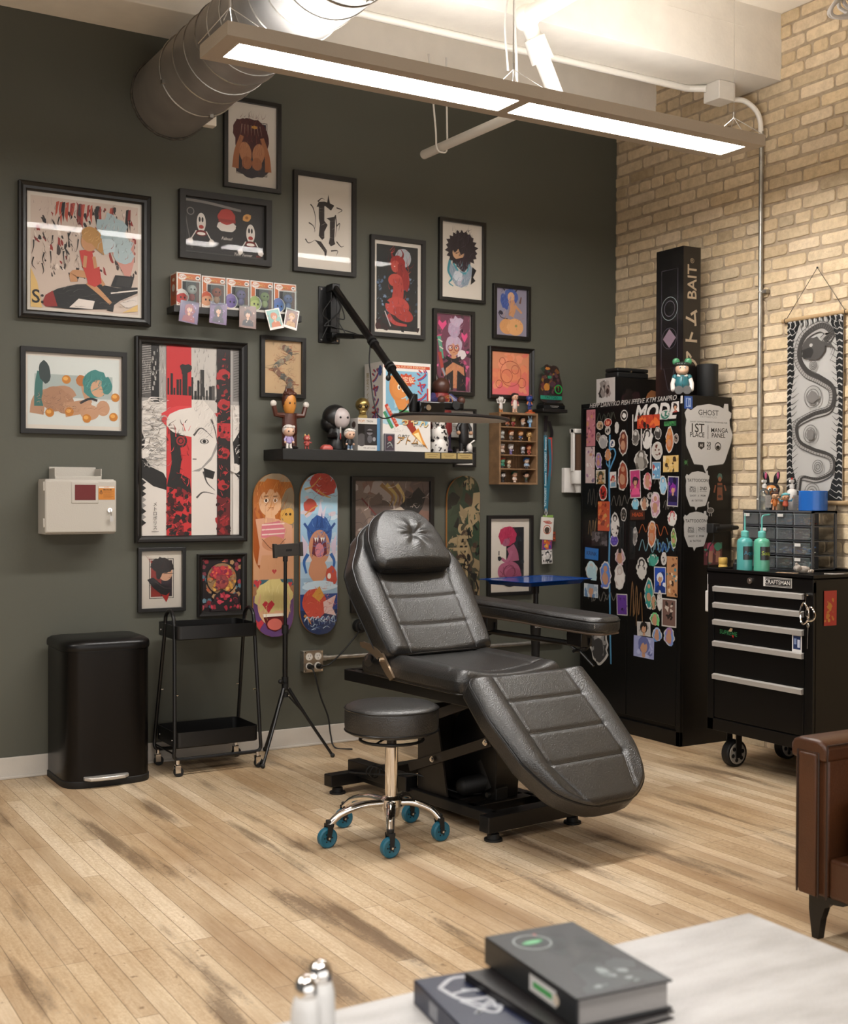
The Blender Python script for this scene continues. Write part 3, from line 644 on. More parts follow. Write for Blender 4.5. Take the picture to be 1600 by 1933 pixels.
def stool():
    t = thing('rolling_stool', 'round black padded stool with chrome star base and teal wheels', 'stool', (2.175, -1.70, 0))
    mb = MB(); r = .172
    pr = [(.02, .398), (r*.9, .398), (r*.985, .406), (r, .425), (r, .478), (r*.992, .488)]; mb.lathe((0, 0, 0), pr+[(r*.975, .494), (r*.9, .501), (r*.7, .5065), (r*.4, .509), (.005, .510)], 64)
    s = mb.build('seat', M_LEATHER, t, smooth=50)
    mb = MB()
    for z, q in ((.489, 1.0), (.410, .995)): mb.tube([(r*q*math.cos(a*math.pi/32), r*q*math.sin(a*math.pi/32), z) for a in range(64)], .003, 6, closed=True)
    mb.build('piping', M_PIPING, s)
    mb = MB(); mb.cyl((0, 0, .388), (0, 0, .40), .10, n=30); mb.cyl((0, 0, .335), (0, 0, .39), .018, n=16); mb.cyl((0, 0, .372), (0, 0, .39), .03, n=16); mb.build('seat_plate', M_BLACK, t)
    mb = MB(); mb.tube([(.115*math.cos(a*math.pi/24), .115*math.sin(a*math.pi/24), .372) for a in range(48)], .006, 8, closed=True)
    for a in (30, 210, 120): a = math.radians(a); mb.tube([(.02*math.cos(a), .02*math.sin(a), .385), (.113*math.cos(a), .113*math.sin(a), .372)], .004, 6)
    mb.build('height_ring', M_BLACK, t)
    mb = MB(); mb.cyl((0, 0, .155), (0, 0, .345), .024, n=28); mb.cyl((0, 0, .30), (0, 0, .362), .014, n=20); mb.build('gas_column', M_CHROME, t)
    mb = MB(); mb.lathe((0, 0, 0), [(.02, .085), (.028, .095), (.034, .12), (.042, .13), (.042, .155), (.03, .165), (.02, .168)], 28)
    hub = mb.build('hub', M_CHROME, t)
    wc = [(1.932, -1.665), (2.068, -1.884), (2.33, -1.792), (2.36, -1.52), (2.103, -1.455)]
    for wx, wy in wc:
        d = Vector((wx-2.175, wy+1.70, 0)); R = d.length; d.normalize(); sd = Vector((-d.y, d.x, 0))
        P = arc([d*.03+Vector((0, 0, .142)), d*R*.45+Vector((0, 0, .140)), d*R*.78+Vector((0, 0, .118)), d*R*.97+Vector((0, 0, .082))], 6); n = len(P)
        mb = MB(); rr = []
        for i, p in enumerate(P):
            tt = (P[min(i+1, n-1)]-P[max(0, i-1)]).normalized(); up = sd.cross(tt)*-1; w = .020-.006*i/n; h = .013
            rr.append([p+sd*w*math.cos(a*math.pi/6)+up*h*math.sin(a*math.pi/6) for a in range(12)])
        mb.rings(rr); leg = mb.build('leg', M_CHROME, t, smooth=60)
        rnd = random.Random(int(wx*1000)); ang = rnd.uniform(0, 6.28); ax = Vector((math.cos(ang*.12+.65), math.sin(ang*.12+.65)*-1, 0)) if False else (RT*Vector((1, 1, 0))+FW*Vector((1, 1, 0))*-1.6*(1 if wx < 2.3 else .9)).normalized()
        ax = Vector((ax.x, ax.y, 0)).normalized(); c = Vector((wx-2.175, wy+1.70, .036)); fwd = Vector((-ax.y, ax.x, 0))
        mb = MB(); prof = [(.020, -.010), (.030, -.0125), (.036, -.009), (.0365, 0), (.036, .009), (.030, .0125), (.020, .010)]
        # wheel as ring of rounded profile around axis ax
        R2 = [[c+ax*z+(fwd*math.cos(k*math.pi/18)+Vector((0, 0, 1))*math.sin(k*math.pi/18))*r_ for k in range(36)] for r_, z in prof]
        mb.rings(R2); w = mb.build('wheel', mat('teal_urethane', '#1d6076', .35), leg)
        mb = MB(); mb.cyl(c-ax*.008, c+ax*.008, .0205, n=24); mb.cyl(c-ax*.014, c+ax*.014, .009, n=12)
        for k in range(6): q = c+(fwd*math.cos(k*1.047)+Vector((0, 0, 1))*math.sin(k*1.047))*.015; mb.cyl(q-ax*.011, q+ax*.011, .003, n=6)
        mb.build('wheel_core', M_RUB, leg)
        mb = MB(); mb.cyl(c-ax*.018, c+ax*.019, .004, n=10); mb.build('axle', M_CHROME, leg)
        top = Vector((P[-1].x, P[-1].y, .086)); mb = MB(); mb.cyl(top+Vector((0, 0, .012)), top-Vector((0, 0, .008)), .013, n=14)
        for s in (-1, 1):
            q = [top+ax*.0155*s+fwd*.012, top+ax*.0155*s-fwd*.012, c+ax*.0155*s-fwd*.007-Vector((0, 0, .007)), c+ax*.0155*s+fwd*.007-Vector((0, 0, .007))]
            mb.rings([[p-ax*.0018 for p in q], [p+ax*.0018 for p in q]])
        q0 = top-ax*.0165; mb.rings([[top+ax*a+fwd*b+Vector((0, 0, z)) for a, b in ((-.017, -.012), (.017, -.012), (.017, .012), (-.017, .012))] for z in (-.010, .0)]); mb.build('caster_fork', M_RUB, leg, bevel=.001)
stool()
def trash_can():
    x0, x1, y0 = 1.335, 1.715, -.325; cx = (x0+x1)/2
    t = thing('trash_can', 'tall black metal step trash can with silver pedal on the floor by the green wall', 'trash can', (1.532, -.19, 0))
    def D(w, d, r=.10):                              # flat back, softly squared bowed front
        return resample([(w/2, d/2), (-w/2, d/2)]+[(-w/2*math.copysign(abs(math.cos(a))**.42, math.cos(a)), -(d/2+.02)*math.sin(a)**.5) for a in [math.pi*k/60 for k in range(1, 60)]], 160)
    W, Dp = .388, .30
    def R(w, d, z): return [(x, y, z) for x, y in D(w, d)]
    mb = MB(); mb.rings([R(W, Dp, .0), R(W+.004, Dp+.004, .004), R(W+.004, Dp+.004, .028), R(W, Dp, .03)]); mb.build('base_ring', M_RUB, t)
    mb = MB(); mb.rings([R(W-.004, Dp-.004, .028), R(W-.004, Dp-.004, .585)]); mb.build('body', mat('black_stainless', '#171412', .27, .6), t)
    mb = MB(); mb.rings([R(W-.008, Dp-.008, .583), R(W-.008, Dp-.008, .590)]); mb.rings([R(W+.004, Dp+.004, .590), R(W+.006, Dp+.006, .596), R(W+.006, Dp+.006, .612), R(W, Dp, .622), R(W-.03, Dp-.03, .632), R(W-.10, Dp-.10, .639), R(.08, .06, .642)]); mb.build('lid', M_SATIN, t, smooth=50)
    mb = MB(); mb.rings([[(x, y, z) for x, y in [( .098, -.14), (.096, -.18), (.075, -.202), (.03, -.210), (-.03, -.210), (-.075, -.202), (-.096, -.18), (-.098, -.14)]] for z in (.034, .050)], T=Matrix.Translation((aty(203, 1466, -.38).x-1.532, .0, .0))); mb.build('pedal', mat('satin_pedal_steel', '#c4bfb8', .35, .6), t, bevel=.004)
    mb = MB(); mb.box((-.045, -.17, .004), (.085, -.145, .03)); mb.build('pedal_recess', M_RUB, t, smooth=0)
trash_can()
def utility_cart():
    t = thing('utility_cart', 'slim black two-tray metal rolling cart beside the trash can', 'cart', (2.03, -.205, 0))
    X = .205; Y = .135
    def tray(z0, z1, x, y, nm):
        mb = MB(); P = lambda o, z: [(a, b, z) for a, b in rectpoly(2*(x-o), 2*(y-o), .025)]
        mb.rings([P(.004, z0), P(0, z0+.004), P(0, z1), P(.004, z1), P(.004, z0+.004)]); mb.build(nm, M_BLACK, t)
        mb = MB()
        for s in (-1, 1):
            for q in (-1, 1): mb.ell((s*(x+.0), q*.085, z0+.03), .004)
        mb.build('rivet', M_CHROME, t, each=True)
    tray(.61, .672, .195, .135, 'upper_tray'); tray(.125, .195, .20, .135, 'lower_tray')
    for s in (-1, 1):
        mb = MB(); xb = s*X; xt = s*(X-.012); P = [(xb, -Y+.0, .16), ((xb*.5+xt*.5), -Y+.02, .40), (xt, -Y+.04, .64)]
        P2 = [(xt, -Y+.045, .68), (xt, -Y+.055, .71), (xt, -Y+.085, .733), (xt, -Y+.12, .733), (xt, -Y+.155, .71), (xt, -Y+.165, .68)]
        P3 = [(xt, -Y+.17, .64), ((xb*.5+xt*.5), Y-.05, .40), (xb, Y, .16)]
        mb.tube(arc([(s*(X-.05), -Y, .075), (xb, -Y, .085), (xb, -Y, .16)]+P[1:]+P2+P3+[(xb, Y, .085), (s*(X-.05), Y, .075)], 5), .0085, 10); mb.build('side_hoop', M_BLACK, t)
        mb = MB()
        for q in (-Y+.027, Y-.04): mb.cyl((xt-.013, q, .36), (xt+.013, q, .36), .003, n=8)
        mb.build('bolt', M_CHROME, t, each=True)
    mb = MB()
    for q in (-Y, Y): mb.tube([(-X+.045, q, .075), (X-.045, q, .075)], .0085, 10)
    mb.tube([(-X, -Y, .10), (-X, Y, .10)], .004, 6); mb.build('bottom_rail', M_BLACK, t)
    for sx in (-1, 1):
        for sy in (-1, 1):
            x, y = sx*(X-.012), sy*(Y+.002); mb = MB(); mb.cyl((x, y, .055), (x, y, .075), .010, n=12)
            for d in (-.011, .011): mb.box((x-.012, y+d-.001, .018), (x+.012, y+d+.001, .056))
            mb.box((x-.012, y-.012, .052), (x+.012, y+.012, .057)); cs = mb.build('caster', M_CHROME, t)
            mb = MB(); mb.cyl((x+.005, y-.009, .022), (x+.005, y+.009, .022), .022, n=24); mb.build('wheel', M_RUB, cs, bevel=.002)
utility_cart()
def tripod():
    t = thing('phone_tripod', 'black tripod stand with a phone clamp in front of the orange-topped skateboard deck', 'tripod', (2.415, -.22, 0))
    mb = MB(); mb.cyl((0, 0, .33), (0, 0, .62), .0125, n=14); mb.cyl((0, 0, .6), (0, 0, .96), .0085, n=12); mb.build('pole', M_BLACK, t)
    mb = MB()
    for z, h in ((.60, .04), (.335, .035), (.36, .03), (.295, .02)): mb.cyl((0, 0, z), (0, 0, z+h), .0165, n=14)
    mb.cyl((0, 0, .35), (-.028, -.01, .37), .006, n=8); mb.ell((-.03, -.012, .372), .011); mb.build('collar', M_RUB, t, each=True)
    for a, b in (((-.18, -.155), 0), ((.205, -.10), 1), ((-.02, .195), 2)):
        d = Vector((a[0], a[1], 0)); n = d.normalized()
        mb = MB(); mb.tube([n*.015+Vector((0, 0, .335)), d*.5+Vector((0, 0, .18)), d+Vector((0, 0, .01))], [.009, .0075, .007], 8); lg = mb.build('leg', M_BLACK, t)
        mb = MB(); mb.tube([n*.015+Vector((0, 0, .30)), d*.42+Vector((0, 0, .21))], .004, 6); mb.build('brace', M_BLACK, t)
        mb = MB(); mb.ell(d+Vector((0, 0, .011)), (.011, .011, .011)); mb.build('rubber_foot', M_RUB, lg)
        mb = MB()
        for q in (.335, .30): mb.cyl(n*.012+Vector((0, 0, q)), n*.02+Vector((0, 0, q)), .004, n=8)
        mb.build('rivet', M_CHROME, lg, each=True)
    T = Matrix.Translation((0.01, 0, 1.0)) @ Matrix.Rotation(math.radians(-3), 4, 'Y'); mb = MB()
    mb.box((-.065, -.012, -.03), (.065, .0, .03), T=T); mb.box((-.075, -.02, -.034), (-.060, .006, .034), T=T); mb.box((.060, -.02, -.034), (.075, .006, .034), T=T); c = mb.build('phone_clamp', mat('ribbed_grey_plastic', '#35322f', .5, bump=.4, bscale=300), t, bevel=.002, smooth=0)
    mb = MB(); mb.box((-.012, -.0135, -.006), (.018, -.012, .004), T=T); mb.build('badge', M_RUB, c); mb = MB(); mb.cyl((0, 0, .945), (0, 0, .975), .012, n=12); mb.build('clamp_neck', M_RUB, t)
tripod()
def armrest():
    A = Vector((3.02, -.90, .80)); B = Vector((3.24, -1.665, .758)); t = thing('armrest_stand', 'black padded leather armrest on a black tripod stand right of the tattoo chair', 'armrest', (3.06, -1.0, 0))
    o = Vector((3.06, -1.0, 0)); A -= o; B -= o; ya = (B-A).normalized(); L = (B-A).length+.06; xa = Vector((0, 0, 1)).cross(ya); xa = -xa if xa.x > 0 else xa
    T = padT(A-ya*.06, xa, ya); half = rounded_end(interp([(0, .075), (L*.5, .08), (L*.68, .10), (L, .095)]), 0, L, .03, .07)
    mb = MB(); grid_pad(mb, half, 0, L, .062, .022, lambda x, y: .006, T, 30, 60); p = mb.build('arm_pad', M_LEATHER, t, smooth=60)
    mb = MB(); piping(mb, half, .002, L-.002, -.012, .003, T); mb.build('piping', M_PIPING, p)
    mb = MB(); piping(mb, lambda v: half(v)-.012, .012, L-.014, -.0635, .0055, T); mb.build('pad_board', mat('plywood_edge', '#5f5043', .6), p)
    a = Art(.034, .017, 3)
    for k in range(3):
        for j in range(2): a.ring(.2+.3*k, .28+.44*j, .13, .035, '#cfc6b8')
    e = B+ya*.012; q = a.build('badge', p); q.rotation_euler = (0, 0, math.atan2(ya.y, ya.x)); q.location = T @ Vector((half(L-.03)+.003, L-.045, -.03)); q.rotation_euler = (0, 0, math.atan2(ya.y, ya.x))
    q.rotation_euler = (0, 0, math.atan2(ya.y, ya.x)) if xa.x < 0 else q.rotation_euler
    def at(v, z=0): return T @ Vector((0, v, z))
    c1 = at(.17, -.085); c2 = at(L-.17, -.085)
    mb = MB(); mb.tube([c1+Vector((0, 0, -.055)), c2+Vector((0, 0, -.045))], .012, 8); mb.build('cross_bar', M_BLACK, t)
    for c in (c1, c2):
        mb = MB(); mb.box((c.x-.03, c.y-.05, c.z-.05), (c.x+.03, c.y+.05, c.z+.022)); n = mb.build('swivel_bracket', M_BLACK, t, bevel=.004)
        mb = MB(); mb.tube([c+ya*.06*math.cos(k*math.pi/12)+Vector((0, 0, -.01-.062*math.sin(k*math.pi/12))) for k in range(13)], .006, 6); mb.cyl(c+xa*.04+Vector((0, 0, -.07)), c-xa*.04+Vector((0, 0, -.07)), .007, n=8); mb.build('lock_ring', M_BLACK, n)
    mb = MB(); mb.tube([c2+Vector((0, 0, -.07)), c2+ya*.075+Vector((0, 0, -.125))], .006, 8); mb.build('lever', M_BLACK, t)
    mb = MB(); b = Vector((c1.x, c1.y, 0)); mb.cyl((b.x, b.y, .42), (b.x, b.y, c1.z-.03), .013, n=14); mb.cyl((b.x, b.y, .05), (b.x, b.y, .45), .019, n=14); mb.build('post', M_BLACK, t)
    mb = MB()
    for a_ in (60, 180, 300): a_ = math.radians(a_); mb.tube([(b.x, b.y, .10), (b.x+.22*math.cos(a_), b.y+.22*math.sin(a_), .012)], .011, 8)
    mb.build('tripod_foot', M_BLACK, t)
armrest()
def tray_stand():
    c = Vector((3.60, -.62, 0)); t = thing('instrument_tray_stand', 'adjustable black stand carrying a clear blue plastic tray behind the armrest', 'tray stand', tuple(c))
    z = .835; mb = MB(); P = lambda w, h, zz: [(x, y, zz) for x, y in rectpoly(w, h, .03)]
    mb.rings([P(.50, .34, z+.012), P(.50, .34, z+.015), P(.44, .29, z+.013), P(.42, .27, z-.008), P(.42, .27, z-.010), P(.445, .295, z+.008)]); tr = mb.build('tray', M_BLUEP, t); tr.rotation_euler = (0, 0, math.radians(12))
    mb = MB()
    for k in range(-8, 9): mb.box((k*.025-.002, -.13, z-.008), (k*.025+.002, .13, z-.006))
    q = mb.build('ribs', M_BLUEP, tr, smooth=0)
    mb = MB(); mb.cyl((0, 0, .50), (0, 0, z-.02), .013, n=14); mb.box((-.012, -.012, z-.06), (.012, .012, z-.01)); mb.box((-.10, -.01, z-.02), (.10, .01, z-.012)); mb.build('inner_post', M_BLACK, t)
    mb = MB(); mb.cyl((0, 0, .5), (0, 0, .60), .021, .027, 20); mb.cyl((0, 0, .60), (0, 0, .622), .027, n=20); mb.cyl((0, 0, .06), (0, 0, .5), .021, n=18); mb.build('outer_post', M_RUB, t)
    a = Art(.052, .014, 2)
    a.text('GHOST', .5, .5, .26, '#e6e0d8', bold=.01); a.build('printed_band', t, (0.0, -.0275, .611), (0, 0, math.radians(-5)))
    mb = MB()
    for k in range(5): a_ = math.radians(72*k+20); mb.tube([(0, 0, .09), (.12*math.cos(a_), .12*math.sin(a_), .075), (.24*math.cos(a_), .24*math.sin(a_), .045)], [.02, .016, .012], 8); mb.ell((.24*math.cos(a_), .24*math.sin(a_), .025), (.022, .022, .025))
    mb.build('star_base', M_BLACK, t)
tray_stand()
def tool_chest():
    XF = 4.07; y0, y1 = -1.972, -1.342; XR = 4.585; zb, zt = .175, .93; D = XR-XF; W = y1-y0
    t = thing('tool_chest', 'black rolling steel tool chest with five aluminium-edged drawers against the brick wall', 'tool chest', (XF, y1, 0), -math.pi/2)
    # local: x = right along the front, -y = out of the front (towards the room), z up
    mb = MB(); mb.box((0, .012, zb), (W, D, zt-.02)); mb.box((0, 0, zb), (.04, .02, zt-.03)); mb.box((W-.045, 0, zb), (W, .02, zt-.03)); mb.box((0, 0, zb), (W, .02, zb+.055)); mb.box((0, -.002, zt-.078), (W, .02, zt-.012))
    body = mb.build('body', M_SATIN, t, bevel=.002, smooth=0)
    mb = MB(); mb.box((-.004, -.006, zt-.02), (W+.004, D, zt-.012)); 
    for q in ((( -.004, -.006), (W+.004, 0)), ((-.004, -.006), (.004, D)), ((W-.004, -.006), (W+.004, D)), ((-.004, D-.008), (W+.004, D))): mb.box((q[0][0], q[0][1], zt-.02), (q[1][0], q[1][1], zt))
    mb.build('top_tray', M_SATIN, t, bevel=.002, smooth=0)
    zz = [zt-.082, zt-.158, zt-.237, zt-.337, zt-.490, zb+.058]
    for i in range(5):
        mb = MB(); a, b = zz[i], zz[i+1]+.004; mb.box((.044, .001, b), (W-.049, .012, a)); d = mb.build('drawer', M_SATIN, t, bevel=.002, smooth=0)
        mb = MB(); mb.add([(.044, -.014, a-.025), (W-.049, -.014, a-.025), (W-.049, -.016, a-.004), (.044, -.016, a-.004), (.044, .0, a+.001), (W-.049, .0, a+.001), (.044, .0, a-.025), (W-.049, .0, a-.025)], [(0, 1, 2, 3), (3, 2, 5, 4), (0, 6, 7, 1), (0, 3, 4, 6), (1, 7, 5, 2)]); mb.build('drawer_pull', M_ALU, d, smooth=0)
        if i == 2:
            s = Art(.115, .05, 5); s.text('SUPREME', .5, .45, .24, '#2c6a40', bold=.008, rot=-3); s.poly([(.5, .62), (.62, .95), (.75, .9), (.68, .62)], '#b59a78'); s.poly([(.7, .3), (.8, .3), (.78, .05)], '#b02a22'); s.build('sticker', d, (.135, -.002, a-.055))
            s = Art(.055, .085, 5); s.rect(0, 0, 1, 1, '#d5d2cf'); s.rect(.12, .25, .88, .93, '#1d2f5a'); s.rect(.2, .5, .45, .8, '#7c8cb0'); s.rect(.55, .35, .8, .75, '#b9bfd0'); s.build('sticker', d, (W-.085, -.003, a-.066))
    s = Art(.165, .042, 6); s.rect(0, 0, 1, 1, '#b9b4ad'); s.rect(.015, .06, .985, .94, '#12100f'); s.rect(.03, .13, .97, .87, '#b9b4ad'); s.rect(.036, .17, .964, .83, '#12100f'); s.text('CRAFTSMAN', .5, .48, .155, '#d8d3cc', bold=.008); s.rect(0, 0, .07, 1, '#c8c4bf'); s.build('name_plate', t, (W*.69, -.006, zt-.042))
    mb = MB(); mb.cyl((W*.43, -.002, zt-.045), (W*.43, -.010, zt-.045), .014, n=20); mb.cyl((W*.43, -.01, zt-.045), (W*.43, -.014, zt-.045), .006, n=10); mb.build('lock', M_STEEL, t)
    # key and bottle-opener ring hung on the right front post
    for x, y, z in ((.075, .10, 0), (W-.075, .10, 1), (.075, D-.07, 2), (W-.075, D-.07, 3)):
        r = .063; mb = MB(); mb.cyl((x-.022, y, r), (x+.022, y, r), r, n=36); c = mb.build('caster_tire', M_RUB, t, bevel=.006)
        mb = MB(); mb.cyl((x-.024, y, r), (x+.024, y, r), r*.80, n=30); h = mb.build('wheel_rim', mat('silver_rim', '#a8a39b', .35, .3), c, bevel=.003)
        mb = MB()
        for s in (-.0245, .0245):
            for k in range(6): a = k*math.pi/3+.3; q = Vector((x+s, y+r*.5*math.cos(a), r+r*.5*math.sin(a))); mb.cyl(q-Vector((.0006, 0, 0)), q+Vector((.0006, 0, 0)), .010, n=12)
        mb.build('rim_hole', M_RUB, c, each=True)
        mb = MB()
        for s in (-.03, .03): mb.box((x+s-.003, y-.018, r-.02), (x+s+.003, y+.018, zb))
        mb.box((x-.035, y-.035, zb-.012), (x+.035, y+.035, zb)); mb.build('caster_fork', M_BLACK, c, bevel=.002, smooth=0)
    return t, XF, y1, W, D, zt
CH, CXF, CY1, CW, CD, CZT = tool_chest()
def storage_cabinet():
    XF, XR = 4.245, 4.588; ya, yb = -.965, -.150; H = 1.775; W = yb-ya; D = XR-XF
    t = thing('storage_cabinet', 'tall black two-door metal cabinet covered in stickers and graffiti tags in the corner', 'cabinet', (XF, yb, 0), -math.pi/2)
    mb = MB(); mb.box((0, .018, 0), (W, D, H)); mb.box((0, 0, 0), (W, .02, .075)); mb.box((0, 0, H-.02), (W, .02, H)); mb.box((0, 0, 0), (.012, .02, H)); mb.box((W-.03, 0, 0), (W, .02, H)); body = mb.build('body', M_SATIN, t, bevel=.002, smooth=0)
    doors = []
    for a, b in ((.014, W*.485), (W*.49, W-.033)):
        mb = MB(); mb.box((a, .0, .10), (b, .018, H-.024)); doors.append(mb.build('door', M_SATIN, t, bevel=.003, smooth=0))
        hx = b-.045 if a < .1 else a+.045
        mb = MB(); mb.box((hx-.022, -.002, .93), (hx+.022, .0, 1.13)); mb.box((hx-.008, -.012, .96), (hx+.008, .0, 1.10)); mb.build('handle', M_RUB, doors[-1], bevel=.004)
    return t, doors, XF, ya, yb, W, D, H
CAB, DOORS, KX, KYA, KYB, KW, KD, KH = storage_cabinet()
def leather_chair():
    xf = 2.72; t = thing('leather_sofa', 'brown leather sofa with narrow panelled arm at the right edge of the room', 'sofa', (2.80, -3.15, 0))
    o = Vector((2.80, -3.15, 0)); X = -.08; ya, yb = -.075, .045
    zb, za = .13, .575
    mb = MB(); mb.box((X+.008, ya, zb), (X+.85, yb, za-.02)); mb.rings([[(x, y, z) for y, z in [(ya-.004, za-.06), (ya-.006, za-.024), (ya+.004, za-.009), (ya+.024, za), (yb-.024, za), (yb-.004, za-.009), (yb+.006, za-.024), (yb+.004, za-.06)]] for x in (X-.004, X+.3, X+.6, X+.86)]); mb.build('arm', M_BROWN, t, bevel=.010, seg=3)
    mb = MB(); mb.box((X-.008, ya+.028, zb), (X+.01, yb-.028, za-.04)); mb.build('arm_panel', M_BROWN, t, bevel=.006, seg=3)
    mb = MB(); mb.tube([(X-.004, ya+.022, zb), (X-.004, ya+.022, za-.036), (X-.004, yb-.022, za-.036), (X-.004, yb-.022, zb)], .003, 6); mb.tube([(X+.0, ya-.004, zb), (X, ya-.006, za-.012), (X+.85, ya-.006, za-.012)], .003, 6); mb.build('piping', mat('dark_brown_piping', '#2a170c', .5), t)
    mb = MB(); mb.box((X+.012, -1.5, zb-.0), (X+.8, ya, .245)); mb.build('seat_base', M_BROWN, t, bevel=.012, seg=3)
    mb = MB(); cushion(mb, rectpoly(.72, .62, .05, 6), .15, .04, .03, padT((X+.40, ya-.33, .405), (1, 0, 0), (0, 1, 0))); mb.build('seat_cushion', M_BROWN, t, smooth=60)
    mb = MB(); cushion(mb, rectpoly(.72, .62, .05, 6), .15, .04, .03, padT((X+.40, ya-.96, .405), (1, 0, 0), (0, 1, 0))); mb.build('seat_cushion', M_BROWN, t, smooth=60)
    mb = MB(); mb.box((X+.78, -1.5, zb), (X+.95, yb, .80)); mb.build('backrest', M_BROWN, t, bevel=.03, seg=4)
    for y in (-.02, -1.42):
        for x in (X+.035, X+.75):
            mb = MB(); T = Matrix(((0, 0, 1, x), (1, 0, 0, y), (0, 1, 0, 0), (0, 0, 0, 1)))
            mb.prism([(.022, .13), (-.115, .13), (-.10, .118), (-.055, .112), (-.035, .095), (-.022, .06), (-.012, 0), (.010, 0), (.022, .08)], -.012, .012, T); mb.build('leg', M_BLACK, t, smooth=0)
leather_chair()
def side_table():
    m, N, L, P = base_mat('pale_speckled_stone'); tc = N.new('ShaderNodeTexCoord'); n = N.new('ShaderNodeTexNoise'); n.inputs['Scale'].default_value = 300
    n2 = N.new('ShaderNodeTexNoise'); n2.inputs['Scale'].default_value = 6; n2.inputs['Detail'].default_value = 6; mp = N.new('ShaderNodeMapping'); mp.inputs['Scale'].default_value = (1, 3, 1)
    L.new(tc.outputs['Object'], mp.inputs[0]); L.new(tc.outputs['Object'], n.inputs['Vector']); L.new(mp.outputs[0], n2.inputs['Vector'])
    r = N.new('ShaderNodeValToRGB'); r.color_ramp.elements[0].position = .35; r.color_ramp.elements[0].color = (*lin('#9c9996'), 1); r.color_ramp.elements[1].position = .6; r.color_ramp.elements[1].color = (*lin('#b9b7b5'), 1)
    ad = N.new('ShaderNodeMath'); ad.operation = 'ADD'; mu = N.new('ShaderNodeMath'); mu.operation = 'MULTIPLY'; mu.inputs[1].default_value = .35; L.new(n.outputs['Fac'], mu.inputs[0]); L.new(mu.outputs[0], ad.inputs[0])
    m2 = N.new('ShaderNodeMath'); m2.operation = 'MULTIPLY'; m2.inputs[1].default_value = .65; L.new(n2.outputs['Fac'], m2.inputs[0]); L.new(m2.outputs[0], ad.inputs[1]); L.new(ad.outputs[0], r.inputs[0]); L.new(r.outputs[0], P.inputs['Base Color']); P.inputs['Roughness'].default_value = .35
    t = thing('coffee_table', 'pale grey stone-topped coffee table in the near right foreground', 'table', (1.15, -4.4, 0))
    mb = MB(); mb.box((-.62, -.42, .465), (.505, .42, .50)); mb.build('table_top', m, t, bevel=.004, smooth=0)
    for x in (-.55, .44):
        for y in (-.36, .36): mb = MB(); mb.box((x-.02, y-.02, 0), (x+.02, y+.02, .465)); mb.build('leg', M_BLACK, t, smooth=0)
side_table()
def book(nm, label, c, z, w, l, h, rot, cover, spine_art=None, top_art=None, group=None):
    """hard-cover book: spine along local -x side, length along y"""
    t = thing(nm, label, 'book', (c[0], c[1], z), math.radians(rot), group); m = mat('cover_'+cover.strip('#'), cover, .38, bump=.15)
    mb = MB(); q = .003
    mb.box((-w/2, -l/2, 0), (w/2, l/2, q)); mb.box((-w/2, -l/2, h-q), (w/2, l/2, h)); mb.box((-w/2, -l/2, 0), (-w/2+q, l/2, h)); mb.build('cover', m, t, bevel=.0012, smooth=0)
    mb = MB(); mb.box((-w/2+q+.004, -l/2+.005, q), (w/2-.006, l/2-.005, h-q)); n = int(h/.0022)
    mb.build('pages', mat('book_pages', '#8f8b88', .8, bump=.6, bscale=400), t, smooth=0)
    if top_art: a = Art(w, l, 5); top_art(a); o = a.build('cover_print', t, (0, 0, h), (math.radians(-90), 0, 0), M_GLOSSP)
    if spine_art: a = Art(l, h, 6); spine_art(a); o = a.build('spine_print', t, (-w/2, 0, h/2), (0, 0, math.radians(-90)), M_GLOSSP)
def tA(a):
    a.specks(14, .3, 0.05, .95, .8, .08, .2, ['#2a2c2e', '#303436', '#262829', '#383c3e']); a.ring(.34, .80, .19, .02, '#8f9694'); a.e(.34, .80, .12, .05, '#4f8f63', 8); a.e(.34, .80, .08, .025, '#79b98b'); a.e(.46, .9, .02, .02, '#a04a3a'); a.specks(10, .3, .05, .8, .3, .02, .06, ['#7f8886', '#5c6463'])
def sA(a):
    a.rect(.52, .22, .80, .80, '#b9b6b2'); a.rect(.545, .32, .775, .70, '#cfccc8'); a.rect(.56, .4, .76, .62, '#4f9a58'); a.e(.80, .5, .03, .03, '#c8b8a4')
def tB(a):
    rnd = random.Random(2); a.line([(.12, .86), (.3, .95), (.5, .88), (.45, .7), (.2, .7), (.12, .86)], .04, '#a5a6ab'); a.line([(.5, .8), (.7, .9), (.8, .7), (.6, .6), (.9, .5)], .05, '#a5a6ab')
    for k in range(8): a.line([(rnd.uniform(.15, .8), rnd.uniform(.5, .9)), (rnd.uniform(.15, .8), rnd.uniform(.5, .9)), (rnd.uniform(.15, .8), rnd.uniform(.5, .9))], .03, rnd.choice(['#8e9098', '#a9abb0']))
def sB(a): a.rect(.2, .2, .3, .8, '#6a6d75'); a.line([(.45, .5), (.8, .5)], .012, '#8a8d95'); a.rect(.83, .3, .86, .7, '#9a9da5')
book('hardcover_book', 'thick dark grey book with a green emblem and spine label, topmost of the foreground stack', (1.096, -4.184), .549, .158, .258, .041, -5.0, '#1e1f20', sA, tA)
book('thin_black_book', 'thin black album lying under the thick grey book', (1.072, -4.195), .5365, .18, .26, .0125, 0, '#141112')
book('navy_book', 'dark blue book with pale lettering at the bottom of the foreground stack', (.995, -4.190), .5005, .20, .31, .036, -8.6, '#1d2236', sB, tB)
